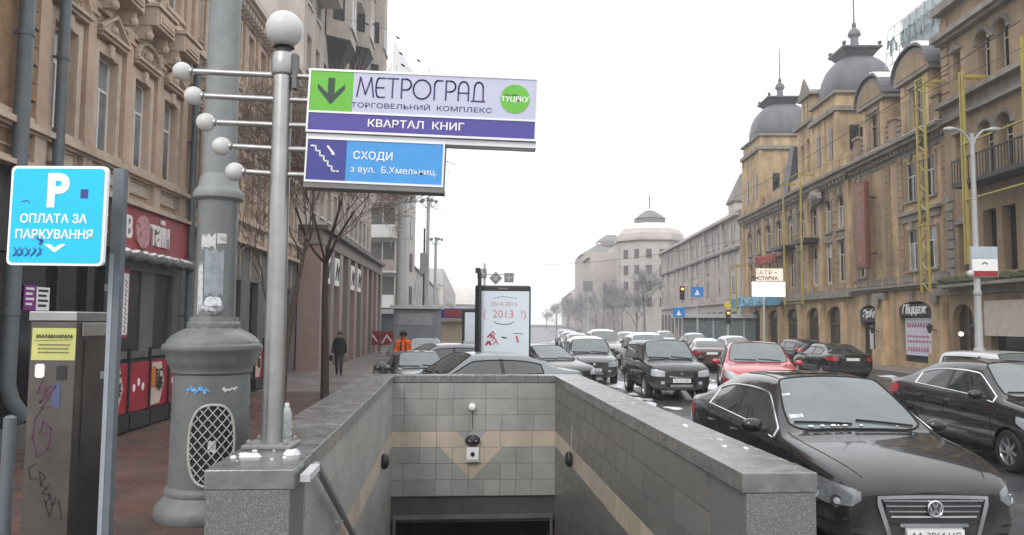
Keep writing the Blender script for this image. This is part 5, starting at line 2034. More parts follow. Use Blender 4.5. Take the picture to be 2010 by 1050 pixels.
for a, b, zz in bays:
    mb = MB()
    poly = [(a, 0), (a + .7, -1.1), (b - .7, -1.1), (b, 0)]
    mb.prismz(poly, zz, 25.6)
    bay = F3.put(mb, 'bay', M_PINKGREY)
    # tapering underside, stone colour much darker than the bay
    c0 = ((a + b) / 2, -.2)
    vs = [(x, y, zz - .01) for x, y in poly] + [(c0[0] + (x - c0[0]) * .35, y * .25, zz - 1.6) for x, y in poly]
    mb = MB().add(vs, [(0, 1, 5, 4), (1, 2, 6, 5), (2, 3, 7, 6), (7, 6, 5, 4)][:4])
    F3.put(mb, 'bay_foot', mat('dark_foot_stone', (.06, .062, .06), rough=.9, var=.2))
    for z in (zz + .9, zz + 3.9, zz + 6.9, zz + 9.9):
        if z + 1.5 > 25.5: continue
        F3.window(a + .95, b - .95, z, z + 1.5, y=-1.10, style='V', fw=.08)
        F3.put(MB().box(a + .6, b - .6, -1.2, -1.1, z - .3, z - .14), 'bay_moulding', M_PALE)
        mbw = MB()
        # narrow pane on the slanting cheek
        u = Vector((.7, -1.1)).normalized()
        nrm = Vector((-u.y, u.x)) * -1
        p0_, p1_ = Vector((a, 0)) + u * .35, Vector((a, 0)) + u * .95
        o_ = Vector((-.857, -.545)) * .03
        mbw.add([(p0_.x + o_.x, p0_.y + o_.y, z), (p1_.x + o_.x, p1_.y + o_.y, z), (p1_.x + o_.x, p1_.y + o_.y, z + 1.5), (p0_.x + o_.x, p0_.y + o_.y, z + 1.5)], [(0, 1, 2, 3)])
        F3.put(mbw, 'bay_side_pane', M_WGLASS)
for (a, zt_) in ((34.2, 17.2), (42.0, 20.2), (49.0, 17.2)):
    F3.put(MB().box(a, a + 1.6, -1.0, 0, zt_, zt_ + .15), 'balcony_slab', M_PALE)
    mb = MB()
    mb.box(a, a + 1.6, -1.02, -.98, zt_ + .15, zt_ + 1.1)
    mb.box(a, a + .04, -.98, 0, zt_ + .15, zt_ + 1.1)
    F3.put(mb, 'balcony_front', mat('brown_balcony', (.22, .18, .15), rough=.8, var=.2))
F3.put(MB().box(32.2, 56, -.7, 0, 25.6, 26.1), 'top_cornice', M_PALE)
F3.put(MB().box(32.2, 56, -.25, 0, 18.7, 18.9), 'string_course', M_PALE)
# the colonnade
F3.put(MB().box(32.2, 54.5, -1.0, 0, 5.5, 6.1), 'colonnade_frieze', M_COLO)
F3.put(MB().box(32.1, 54.6, -1.25, 0, 6.1, 6.3), 'colonnade_cornice', mat('wet_dark_ledge', (.09, .075, .07), rough=.5))
cols = [32.3 + k * 2.45 for k in range(10)]
for k, c in enumerate(cols):
    F3.put(MB().box(c, c + .85, -.95, 0, .14, 5.5), 'column', M_COLO if k % 2 else mat('rosy_column', (.32, .22, .20), rough=.6, var=.1, scale=2))
    if k < 9:
        F3.put(MB().box(c + .85, c + 2.45, .2, .25, .14, 5.5), 'shop_opening', M_DGLASS)
        F3.put(MB().box(c + .85, c + 2.45, -.5, -.45, 3.5, 3.7), 'transom', M_BLACKM)
        if k in (0, 1, 3, 4):
            sgn_ = F3.put(MB().box(c + .95, c + 2.2, -.96, -.85, 3.9, 5.2), 'shop_box_sign', M_WHITE)
            F3.put(MB().stroke([(c + 1.15, 4.2), (c + 1.5, 4.9), (c + 1.8, 4.2), (c + 2.0, 4.8)], .13, -.99, -.961), 'sign_mark', M_BLACKM, sgn_)
        F3.put(MB().box(c + 1.6, c + 1.66, .12, .2, .14, 3.5), 'door_mullion', M_LGREY)

# --- pale building beyond, with balconies facing the camera
PBd = thing('pale_apartment_building', 'pale building with stacked grey and white balconies beyond the colonnade', 'building', (-13.5, 64, .14), R(-4))
MB().box(-6, 4.2, 0, 6, 0, 15.5).build('wall', M_PALE, PBd)
for k in range(4):
    for yy in (1.0, 3.6): MB().box(4.2, 4.24, yy, yy + 1.2, 3.6 + k * 2.9, 5.2 + k * 2.9).build('window', M_WGLASS, PBd)
MB().box(-2, 3.0, 1.0, 14, 15.5, 26.5).build('upper_tower', M_WHITE, PBd)
for k in range(5):
    z = 3.2 + k * 2.9
    MB().box(.2, 3.9, -1.2, 0, z, z + .14).build('balcony_slab', M_WHITE, PBd)
    MB().box(.2, 3.9, -1.22, -1.14, z + .14, z + 1.05).build('balcony_front', M_WHITE if k in (0, 2, 4) else mat('pink_balcony', (.42, .34, .32)), PBd)
    w = MB().box(.35, 3.75, -.06, -.01, z + 1.1, z + 2.6).build('window', mat('grey_glazing', (.13, .135, .13), rough=.3, var=.2), PBd)
    for x in (.35, 1.45, 2.6, 3.68):
        MB().box(x, x + .09, -.1, -.061, z + 1.1, z + 2.6).build('frame', M_WFRAME, w)
    MB().box(-1.9, -.7, -.06, -.01, z + 1.0, z + 2.4).build('window', M_WGLASS, PBd)
MB().box(-6, 4.3, -.3, 0, 15.3, 15.8).build('cornice', M_PALE, PBd)
MB().box(-6, 4.6, -2.2, -.3, 2.7, 3.05).build('canopy', M_LGREY, PBd)
MB().box(-6, 4.4, -1.6, -1.5, .9, 2.7).build('shop_window', mat('blue_grey_glass', (.10, .12, .15), rough=.1), PBd)
RB = thing('red_banner_fence', 'row of red and white banners on a fence at the far end of the pavement', 'banner fence', (-9.0, 50, .14), R(-6))
for k in range(4):
    p_ = MB().box(-1.4 + k * .95, -.55 + k * .95, 0, .04, .55, 1.45).build('banner', M_REDB, RB)
    MB().stroke([(-1.3 + k * .95, .7), (-1.0 + k * .95, 1.2), (-.7 + k * .95, .8)], .1, -.012, -.001).build('print', M_WHITE, p_)
    MB().tube([(-1.45 + k * .95, 0, 0), (-1.45 + k * .95, 0, 1.5)], .03, 8).build('post', M_BLACKM, RB)
F4 = Fac('L', 71, 'receding_pale_building', 'pale low building with diagonal glazing bars receding far down the left side', off=-1.1)
F4.wallm = M_PALE
F4.put(MB().box(71, 150, 0, 8, .14, 8.2), 'wall', M_PALE)
F4.put(MB().add([(71, -.3, 8.2), (150, -.3, 8.2), (150, 6, 11), (71, 6, 12.5)], [(0, 1, 2, 3)]), 'roof', mat('pale_roof', (.33, .34, .36), rough=.6))
for k in range(14):
    F4.put(MB().box(85 + k * 4.6, 88 + k * 4.6, -.05, 0, 4.6, 7.0), 'window', M_WGLASS)
    F4.put(MB().box(85 + k * 4.6, 88.4 + k * 4.6, -.05, 0, .6, 3.4), 'shop_window', M_WGLASS)
    F4.put(MB().stroke([(85 + k * 4.6, 3.6), (89.6 + k * 4.6, 7.6)], .25, -.25, -.06), 'brace', M_LGREY)
F5 = Fac('L', 155, 'distant_building', 'long hazy low building at the far left end of the street', off=-2)
F5.put(MB().box(155, 300, 0, 14, .14, 13), 'wall', M_PALE)
for k in range(20):
    for z in (2.5, 6, 9.5):
        F5.put(MB().box(157 + k * 7, 159.5 + k * 7, -.05, 0, z, z + 1.8), 'window', M_WGLASS)
# domed hall far away
DH = thing('domed_hall', 'wide low pale domed hall at the far end of the street', 'building', (-28, 330, 0))
MB().lathe([(22, 0), (22, 9), (23, 9.2), (20, 13), (13, 16.2), (4, 18)], 48).build('hall_body', M_PALE, DH, True)
MB().lathe([(22.1, 3), (22.1, 7)], 48).build('glazed_band', M_WGLASS, DH, True)

# --- right street: ochre building in three parts
def rust(F, x0, x1, z0, z1, m, y=-.07, h=.34):
    z = z0
    k = 0
    while z < z1 - .1:
        F.put(MB().box(x0 + .05 * (k % 2), x1 - .05 * (k % 2), y, -.001, z + .02, min(z1, z + h)), 'quoin', m)
        z += h
        k += 1


FM = Fac('R', 44.9, 'ochre_building', 'ochre building with two hooded dormers and vertical brown sign, middle part of the block')
FM.wallm = M_OCHRE
X0, X1 = -44.9, -34.3
wn_ = [-37.9, -36.1]
wx = [-43.7]
holes = []
for c in wn_ + wx:
    holes += [(c - .5, c + .5, 8.45, 10.35), (c - .5, c + .5, 4.98, 7.0)]
holes += [(-44.3, -42.0, .2, 3.35), (-39.6, -36.4, .4, 3.45)]
FM.put(MB().wall(X0, X1, .14, 11.2, 0, .5, holes), 'wall', M_OCHRE)
FM.put(MB().box(X0, X1, 5, 5.3, .14, 14).box(X0, X0 + .2, .5, 5, .14, 14).box(X1 - .2, X1, .5, 5, .14, 14), 'inner_wall', M_DARK)
for c in wn_ + wx:
    FM.window(c - .5, c + .5, 8.45, 10.35, y=.13, style='T', fm=M_WFRAME)
    FM.window(c - .5, c + .5, 4.98, 7.0, y=.13, style='T', fm=M_WFRAME)
    for z in (8.45, 4.98):
        FM.put(MB().box(c - .62, c + .62, -.14, .1, z - .12, z - .001), 'sill', M_STTRIM)
        FM.put(MB().box(c - .14, c + .14, -.12, 0, z + 2.0, z + 2.45), 'keystone', M_STTRIM)
        mb = MB()
        mb.box(c - .66, c - .5, -.06, 0, z, z + 2.1)
        mb.box(c + .5, c + .66, -.06, 0, z, z + 2.1)
        FM.put(mb, 'window_surround', M_OCHRE2)
for p in (-44.6, -42.6, -40.4, -39.0, -34.7):
    rust(FM, p - .3, p + .3, 4.7, 10.9, M_OCHRE2)
mb = MB()
mb.box(X0, X1, -.35, 0, 4.18, 4.32)
mb.box(X0, X1, -.2, 0, 4.05, 4.179)
FM.put(mb, 'string_course', M_STTRIM)
for k in range(6):
    a = X0 + .35 + k * 1.72
    FM.put(MB().box(a, a + 1.4, -.05, 0, 4.4, 4.75), 'balustrade_panel', M_STTRIM)
FM.put(MB().box(-39.0, -35.0, -.25, 0, 7.75, 7.9).box(-38.8, -35.2, -.12, 0, 7.4, 7.749), 'window_ledge', M_STTRIM)
FM.put(MB().box(X0, X1, -.06, 0, 10.75, 11.2), 'frieze', M_STTRIM)
for k in range(28):
    FM.put(MB().box(X0 + .2 + k * .375, X0 + .36 + k * .375, -.3, -.061, 11.0, 11.24), 'bracket', M_STTRIM)
FM.put(MB().box(X0, X1, -.65, 0, 11.45, 11.62).box(X0, X1, -.5, 0, 11.25, 11.449), 'cornice', M_STTRIM)
FM.put(MB().box(X0, X1, -.6, -.3, 11.62, 11.66), 'cornice_snow', M_SNOW)
# mansard
mb = MB().add([(X0, .1, 11.6), (X1, .1, 11.6), (X1, 2.6, 16.6), (X0, 2.6, 16.6), (X1, 5, 16.6), (X0, 5, 16.6)], [(0, 1, 2, 3), (3, 2, 4, 5)])
FM.put(mb, 'mansard_roof', M_SLATE)
FM.put(MB().box(X0, X1, 2.5, 5.2, 16.5, 17.25), 'ridge', M_MAROON)
for (c, w_) in ((-41.6, 1.35), (-37.0, 1.45)):
    a, b = c - w_, c + w_
    dm = FM.put(MB().wall(a, b, 11.63, 14.5, -.1, 2.0, [(c - .5, c + .5, 12.0, 13.9)]), 'dormer', M_OCHRE)
    for xx in (a + .1, b - .45):
        FM.put(MB().box(xx, xx + .35, -.2, -.1, 11.7, 14.3), 'dormer_pier', M_OCHRE, dm)
    FM.put(MB().box(c - .5, c + .5, .06, .1, 12.0, 13.9), 'dormer_pane', M_WGLASS, dm)
    FM.put(MB().box(c - .03, c + .03, .0, .05, 12.0, 13.9).box(c - .5, c + .5, .0, .05, 13.2, 13.26).box(c - .66, c - .5, -.16, -.1, 11.9, 14.0).box(c + .5, c + .66, -.16, -.1, 11.9, 14.0).box(c - .75, c + .75, -.22, -.1, 14.0, 14.15), 'dormer_frame', M_STTRIM, dm)
    pts = arc(c, 14.6, w_ + .3, 1.25, 0, 180, 14)
    FM.put(MB().prism(pts + [(a - .3, 14.4), (b + .3, 14.4)][::1], -.35, 2.2), 'dormer_gable', M_STTRIM, dm)
    FM.put(MB().prism(arc(c, 14.6, w_ + .05, 1.0, 0, 180, 14), -.38, -.352), 'dormer_tympanum', M_OCHRE2, dm)
    mb = MB()
    out = arc(c, 14.63, w_ + .38, 1.32, 0, 180, 14)
    for p, q in zip(out[:-1], out[1:]):
        mb.prism([p, q, (q[0], q[1] + .09), (p[0], p[1] + .09)], -.5, 2.3)
    FM.put(mb, 'dormer_roof', M_SLATE, dm)
    mb = MB()
    sn = arc(c + .3, 14.66 + .09, w_ * .9, 1.3, 20, 90, 8)
    for p, q in zip(sn[:-1], sn[1:]):
        mb.prism([p, q, (q[0], q[1] + .08), (p[0], p[1] + .08)], -.45, 1.6)
    FM.put(mb, 'dormer_snow', M_SNOW, dm)
    for j in range(5):
        FM.put(MB().box(b + .05 + j * .0, b + .75 - j * .12, -.15, .35, 11.66 + j * .28, 11.86 + j * .28), 'volute_step', M_STTRIM, dm)
        FM.put(MB().box(a - .75 + j * .12, a - .05, -.15, .35, 11.66 + j * .28, 11.86 + j * .28), 'volute_step', M_STTRIM, dm)
for xx in (-43.6, -39.3, -34.9):
    FM.put(MB().box(xx - .3, xx + .3, -.3, .3, 11.63, 12.9).box(xx - .38, xx + .38, -.38, .38, 12.9, 13.05), 'parapet_pier', M_OCHRE2)
# shop bays
for a, b, cx in ((-44.3, -42.0, -43.15), (-39.6, -36.4, -38.0)):
    FM.arch(a, b, 3.45 if a > -40 else 3.35, rise=.45)
for p in (-41.2, -35.3):
    FM.put(MB().box(p - .45, p + .45, -.3, 0, .14, 3.6), 'pier', M_OCHRE)
    FM.put(MB().box(p - .6, p + .6, -.45, 0, .14, .95), 'pier_base', M_OCHRE)
    FM.put(MB().box(p - .5, p + .5, -.42, 0, 3.6, 3.95).box(p - .25, p + .25, -.5, -.42, 3.3, 3.8), 'pier_capital', M_STTRIM)
FM.put(MB().box(-43.3, -43.0, -.15, 0, 3.35, 3.9), 'keystone', M_STTRIM)
FM.put(MB().box(-38.15, -37.85, -.15, 0, 3.4, 3.95), 'keystone', M_STTRIM)
d1 = FM.put(MB().box(-44.3, -42.0, .3, .4, .2, 2.4), 'shop_door', M_BLACKM)
FM.put(MB().box(-43.7, -43.25, .28, .299, .9, 2.0).box(-43.0, -42.6, .28, .299, .9, 2.0), 'door_pane', M_WFRAME, d1)
s_ = FM.put(MB().box(-44.25, -42.05, .0, .3, 2.42, 3.2), 'shop_sign', M_BLACKM)
text('Эрба', .62, M_TEXTW, 'lettering', s_, (-43.1 + 44.9, -.03, 2.85 - .14), ext=.015, sx=1.0, bold=.012, shear=.3)
s_ = FM.put(MB().box(-39.55, -36.45, .0, .3, 2.72, 3.3), 'shop_sign', M_BLACKM)
text('Піццаж', .62, M_TEXTW, 'lettering', s_, (-38.0 + 44.9, -.03, 3.02 - .14), ext=.015, sx=1.1, bold=.012, shear=.3)
d2 = FM.put(MB().box(-39.5, -36.5, .3, .4, .4, 2.7), 'shop_window', M_DGLASS)
po_ = FM.put(MB().box(-39.35, -36.75, .2, .29, .75, 2.62), 'white_poster', mat('poster_white', (.60, .58, .66), rough=.5), d2)
mb = MB()
q = random.Random(21)
for zz, hh_, m_ in ((2.15, .20, 0), (1.65, .10, 1), (1.4, .1, 1), (.95, .22, 0)):
    x = -39.1
    while x < -37.0:
        w_ = q.uniform(.08, .2)
        if m_ == 0: mb.stroke([(x, zz), (x + w_ * .5, zz + hh_), (x + w_, zz + hh_ * .2)], .05, .18, .199)
        else: mb.box(x, x + w_, .18, .199, zz, zz + hh_)
        x += w_ + .12
FM.put(mb, 'poster_print', mat('poster_red', (.40, .12, .18)), d2)

for xx, zz, lab in ((-41.2, 1.9, 'black wall lantern on the pier between the shop door and the poster'), (-35.3, 2.0, 'black wall lantern on the pier right of the white poster')):
    ln = thing('wall_lantern', lab, 'wall lantern', FM.root.matrix_basis @ Vector((xx + 44.9, -.32, zz - .14)), FM.root.rotation_euler.z)
    MB().tube([(0, 0, 0), (0, -.2, .05), (0, -.3, .1)], .025, 6).build('arm', M_BLACKM, ln)
    MB().lathe([(.06, -.2), (.13, .1), (.14, .12), (.02, .26)], 6, (0, -.34, .1)).build('lantern_case', M_BLACKM, ln)
# vertical brown sign
vs_ = thing('vertical_sign', 'tall narrow red-brown sign with vertical lettering on the ochre wall', 'sign', FM.root.matrix_basis @ Vector((-41.9 + 44.9, -.75, 5.2)), FM.root.rotation_euler.z)
bevel(MB().box(-.72, .72, -.12, .12, 0, 4.75).build('sign_box', mat('brown_red_sign', (.13, .035, .022), rough=.5, var=.15), vs_), .03)
MB().box(-.60, .60, -.14, -.121, .12, 4.63).build('sign_face', mat('brown_sign_face', (.17, .055, .03), rough=.45, var=.1), vs_)
for k, ch in enumerate('ПРЕСАТІЦ'):
    text(ch, .44, mat('dull_gold', (.42, .26, .16), rough=.5), 'lettering', vs_, (0, -.15, 4.25 - k * .53), ext=.008)
for z in (.8, 3.9): MB().box(-.05, .05, .12, .75, z, z + .08).build('bracket', M_BLACKM, vs_)
# roof sign lattice
rsn = thing('roof_sign', 'pale lattice roof sign with looping letters on the ochre building ridge', 'roof sign', FM.root.matrix_basis @ Vector((0, 2.6, 17.7)), FM.root.rotation_euler.z)
mb = MB()
for k in range(15):
    x = -1.0 + k * .86
    mb.tube([(x, 0, 0), (x + .25, .1, 2.35)], .03, 5)
for z in (.1, .9, 1.6, 2.35): mb.tube([(-1.0 + z * .1, z * .04, z), (11.0 + z * .1, z * .04, z)], .03, 5)
mb.build('lattice', M_LGREY, rsn)
MB().box(1.0, 11.3, .12, .14, .0, 2.3).build('backing', mat('pale_teal_panel', (.36, .43, .45), rough=.4, var=.15), rsn)
q = random.Random(8)
for k in range(7):
    x = -.4 + k * 1.55
    pts = [(x + .12 * math.sin(t * .9 + k) + t * .11, -.12, .5 + .55 * (1 + math.sin(t * 1.15 + k * 2.1))) for t in range(12)]
    MB().tube(pts, .055, 5).build('letter_tube', mat('grey_green_tube', (.20, .24, .24), rough=.4), rsn)

# ---- near right part with arched windows
FRr = Fac('R', 34.2, 'ochre_building', 'tall ochre building with arched windows cut by the right photo edge')
FRr.wallm = M_OCHRE2
X0, X1 = -34.2, -20.0
ar = [-31.0, -29.75, -27.5, -26.2, -24, -22.7]
h = []
for c in ar: h += [(c - .42, c + .42, 12.5, 14.5), (c - .45, c + .45, 8.3, 10.7), (c - .45, c + .45, 4.45, 7.0)]
h += [(-33.3, -32.7, 13.1, 14.3), (-33.3, -32.6, 8.6, 10.6), (-33.3, -32.6, 4.6, 6.6), (-34.0, -32.4, .2, 3.2), (-31.2, -29.0, .4, 3.1), (-27, -24, .4, 3.1)]
FRr.put(MB().wall(X0, X1, .14, 16.6, -.3, .4, h), 'wall', M_OCHRE2)
FRr.put(MB().box(X0, X1, 5, 5.3, .14, 16).box(X0, X0 + .2, .4, 5, .14, 16.5).box(X0, X1, .4, 5, 16.3, 16.5), 'inner_wall', M_OCHRE2)
for c in ar:
    for z0, z1, w_ in ((12.5, 14.5, .42), (8.3, 10.7, .45)):
        FRr.window(c - w_, c + w_, z0, z1, y=.1, style='T', fm=M_WFRAME)
        FRr.arch(c - w_, c + w_, z1, y0=-.30, y1=.05)
        pts = arc(c, z1 - w_, w_ + .10, w_ + .10, 0, 180, 12)
        FRr.put(MB().stroke(pts, .16, -.42, -.30), 'arch_moulding', M_STTRIM)
    FRr.window(c - .45, c + .45, 4.45, 7.0, y=.1, style='X', fm=M_BLACKM, gm=M_DGLASS)
for (a, b, c, d) in ((-33.3, -32.7, 13.1, 14.3), (-33.3, -32.6, 8.6, 10.6), (-33.3, -32.6, 4.6, 6.6)):
    FRr.window(a, b, c, d, y=.1, style='V', fm=M_WFRAMEB)
    FRr.put(MB().prism([(a - .2, d + .05), (b + .2, d + .05), ((a + b) / 2, d + .4)], -.42, -.3), 'small_pediment', M_STTRIM)
FRr.put(MB().box(X0 - .1, X1, -.8, -.3, 15.1, 15.35).box(X0 - .05, X1, -.6, -.3, 14.95, 15.099), 'upper_cornice', M_STTRIM)
FRr.put(MB().box(X0 - .1, X1, -.7, -.3, 16.35, 16.7), 'parapet_cap', M_STTRIM)
FRr.put(MB().box(X0 - .1, X1, -.75, -.3, 12.0, 12.2).box(X0, X1, -.55, -.3, 11.3, 11.45).box(X0, X1, -.36, -.3, 11.45, 12.0), 'middle_cornice', M_STTRIM)
bl = FRr.put(MB().box(-31.9, X1, -1.3, -.3, 8.0, 8.2), 'balcony', mat('dark_balcony', (.05, .045, .045), rough=.7))
mb = MB()
for k in range(60):
    x = -31.9 + k * .2
    mb.box(x, x + .03, -1.28, -1.25, 8.2, 9.1)
mb.box(-31.9, X1, -1.3, -1.23, 9.1, 9.16)
FRr.put(mb, 'railing', M_BLACKM, bl)['kind'] = 'stuff'
FRr.put(MB().box(X0, X1, -.45, -.3, 3.6, 3.9), 'string_course', M_STTRIM)
for k in range(12):
    FRr.put(MB().ball((-33.8 + k * .9, -.75, 4.12), .30, 10, 6, 1.6, .8, .7, lump=.25), 'planting', mat('dull_greenery', (.06, .065, .03), rough=.9, var=.4, scale=20))
FRr.put(MB().box(-33.9, X1, -1.0, -.3, 3.9, 4.02), 'ledge', M_STTRIM)
for k in range(9):
    zz = 4.4 + k * .42
    FRr.put(MB().box(-34.15, -33.6, -.38, -.301, zz, zz + .36), 'quoin', M_STTRIM)
    FRr.put(MB().box(-34.15, -33.6, -.38, -.301, zz + 7.9, zz + 8.26), 'quoin', M_OCHRE2)
FRr.put(MB().box(-34.0, -32.4, .0, .1, .2, 3.2), 'doorway', mat('brown_door', (.04, .028, .02), rough=.3, var=.3))
FRr.put(MB().box(-33.25, -33.15, -.05, 0, .2, 3.2).box(-34.0, -32.4, -.05, 0, 1.9, 1.98), 'door_frame', M_WFRAMEB)
FRr.arch(-34.0, -32.4, 3.2, y0=-.30, y1=.05, rise=.7)
FRr.put(MB().box(-31.2, -29.0, .0, .1, .4, 3.1), 'shop_window', M_DGLASS)
FRr.put(MB().box(-31.1, -28.5, -.6, -.305, 1.85, 3.25), 'white_fascia', mat('cream_fascia', (.45, .40, .34), rough=.6))
for k in range(26):
    FRr.put(MB().box(-34.2 - .0, -33.95, -.5, -.301, 4.6 + k * .01, 4.61 + k * .01), 'trim', M_STTRIM) if k < 1 else None
ln = thing('wall_lantern', 'black wall lantern beside the lamp post at the right photo edge', 'wall lantern', FRr.root.matrix_basis @ Vector((2.5, -.35, 1.85)), FRr.root.rotation_euler.z)
MB().tube([(0, 0, 0), (0, -.2, .05), (0, -.3, .1)], .025, 6).build('arm', M_BLACKM, ln)
MB().lathe([(.06, -.2), (.13, .1), (.14, .12), (.02, .26)], 6, (0, -.34, .1)).build('lantern_case', M_BLACKM, ln)
ln = thing('globe_lamp', 'small lit white globe in the doorway of the ochre building', 'lamp', FRr.root.matrix_basis @ Vector((1.2, -.5, 1.75)), FRr.root.rotation_euler.z)
MB().ball((0, 0, 0), .10, 12, 8).build('globe', mat('lit_globe', (.8, .75, .65), emit=(1, .85, .6), estr=1.5), ln, True)
MB().box(-.02, .02, 0, .3, -.02, .02).build('arm', M_BLACKM, ln)

# ---- far right part with two domed towers
FLf = Fac('R', 68.6, 'ochre_building', 'far ochre building with two grey domed corner towers and tall spires')
FLf.wallm = M_OCHRE
X0, X1 = -68.6, -45.0
cs = [-46.6, -48.6, -51.0, -53.4, -55.6, -58.3, -61.0, -63.4, -66.0]
h = []
for c in cs: h += [(c - .5, c + .5, 8.2, 10.2), (c - .5, c + .5, 4.9, 7.4)]
sh = [(-49.2, -46.7), (-52.9, -50.2), (-57.2, -54.2), (-61.6, -58.5), (-66.2, -63)]
h += [(a, b, .2, 3.4) for a, b in sh]
FLf.put(MB().wall(X0, X1, .14, 11.3, 0, .5, h), 'wall', M_OCHRE)
FLf.put(MB().box(X0, X1, 5, 5.3, .14, 13).box(X0, X0 + .3, .5, 5, .14, 13), 'inner_wall', M_OCHRE2)
for c in cs:
    FLf.window(c - .5, c + .5, 8.2, 10.2, y=.13, style='T', fm=M_WFRAME, arch=False)
    FLf.arch(c - .5, c + .5, 10.2)
    FLf.window(c - .5, c + .5, 4.9, 7.4, y=.13, style='T', fm=M_WFRAME)
    FLf.put(MB().box(c - .65, c + .65, -.15, 0, 8.0, 8.19), 'sill', M_STTRIM)
    FLf.put(MB().box(c - .65, c + .65, -.12, 0, 7.45, 7.62), 'hood_cornice', M_STTRIM)
    FLf.put(MB().stroke(arc(c, 9.7, .6, .6, 0, 180, 10), .12, -.1, -.002), 'arch_moulding', M_STTRIM)
for a, b in sh:
    FLf.window(a, b, .2, 3.4, y=.25, style='T', fm=M_WFRAMEB, gm=M_DGLASS, fw=.09)
    FLf.arch(a, b, 3.4, rise=.8)
    FLf.put(MB().box(b + .15, b + .65, -.25, 0, .14, 3.6), 'pier', M_OCHRE)
for c in cs:
    FLf.put(MB().box(c - .45, c + .45, -.05, 0, 4.42, 4.75), 'spandrel_panel', M_OCHRE2)
    FLf.put(MB().box(c - .45, c + .45, -.05, 0, 7.68, 7.95), 'spandrel_panel', M_STTRIM)
    FLf.put(MB().box(c - .12, c + .12, -.14, 0, 10.15, 10.6), 'keystone', M_STTRIM)
    for sg in (-1, 1):
        FLf.put(MB().box(c + sg * .6 - .07, c + sg * .6 + .07, -.07, 0, 4.8, 7.4), 'window_surround', M_OCHRE2)
        FLf.put(MB().box(c + sg * .6 - .07, c + sg * .6 + .07, -.07, 0, 8.2, 9.7), 'window_surround', M_OCHRE2)
for k in range(42):
    FLf.put(MB().box(X0 + .2 + k * .56, X0 + .42 + k * .56, -.34, -.061, 10.95, 11.19), 'bracket', M_STTRIM)
for p in (-47.5, -54.4, -59.6, -64.8):
    for k in range(16):
        FLf.put(MB().box(p - .3 + .05 * (k % 2), p + .3 - .05 * (k % 2), -.08, -.001, 4.5 + k * .4, 4.84 + k * .4), 'quoin', M_STTRIM if p < -50 else M_OCHRE2)
FLf.put(MB().ball((-49.9, -.35, 10.6), .8, 14, 8, 1.3, .4, .6, lump=.15), 'carved_medallion', M_STTRIM)
for p in (-45.5, -49.9, -52.3, -57, -62.2, -68.2):
    FLf.put(MB().box(p - .28, p + .28, -.12, 0, 4.4, 11.2), 'pilaster', M_OCHRE)
FLf.put(MB().box(X0, X1, -.35, 0, 3.9, 4.15).box(X0, X1, -.1, 0, 4.15, 4.4), 'string_course', M_STTRIM)
FLf.put(MB().box(X0, X1, -.6, 0, 11.5, 11.7).box(X0, X1, -.4, 0, 11.2, 11.499).box(X0, X1, -.06, 0, 10.7, 11.199), 'cornice', M_STTRIM)
FLf.put(MB().box(X0, X1, -.1, .3, 11.7, 12.6), 'parapet', M_OCHRE)
FLf.put(MB().box(-52.5, -50, -1.1, 0, 7.7, 7.95).box(-57.5, -54.8, -1.0, 0, 7.7, 7.95), 'balcony', M_BLACKM)
FLf.put(MB().add([(X0, .2, 12.6), (X1, .2, 12.6), (X1, 3.2, 15.5), (X0, 3.2, 15.5), (X1, 5.2, 15.5), (X0, 5.2, 15.5)], [(0, 1, 2, 3), (3, 2, 4, 5)]), 'mansard_roof', M_SLATE)


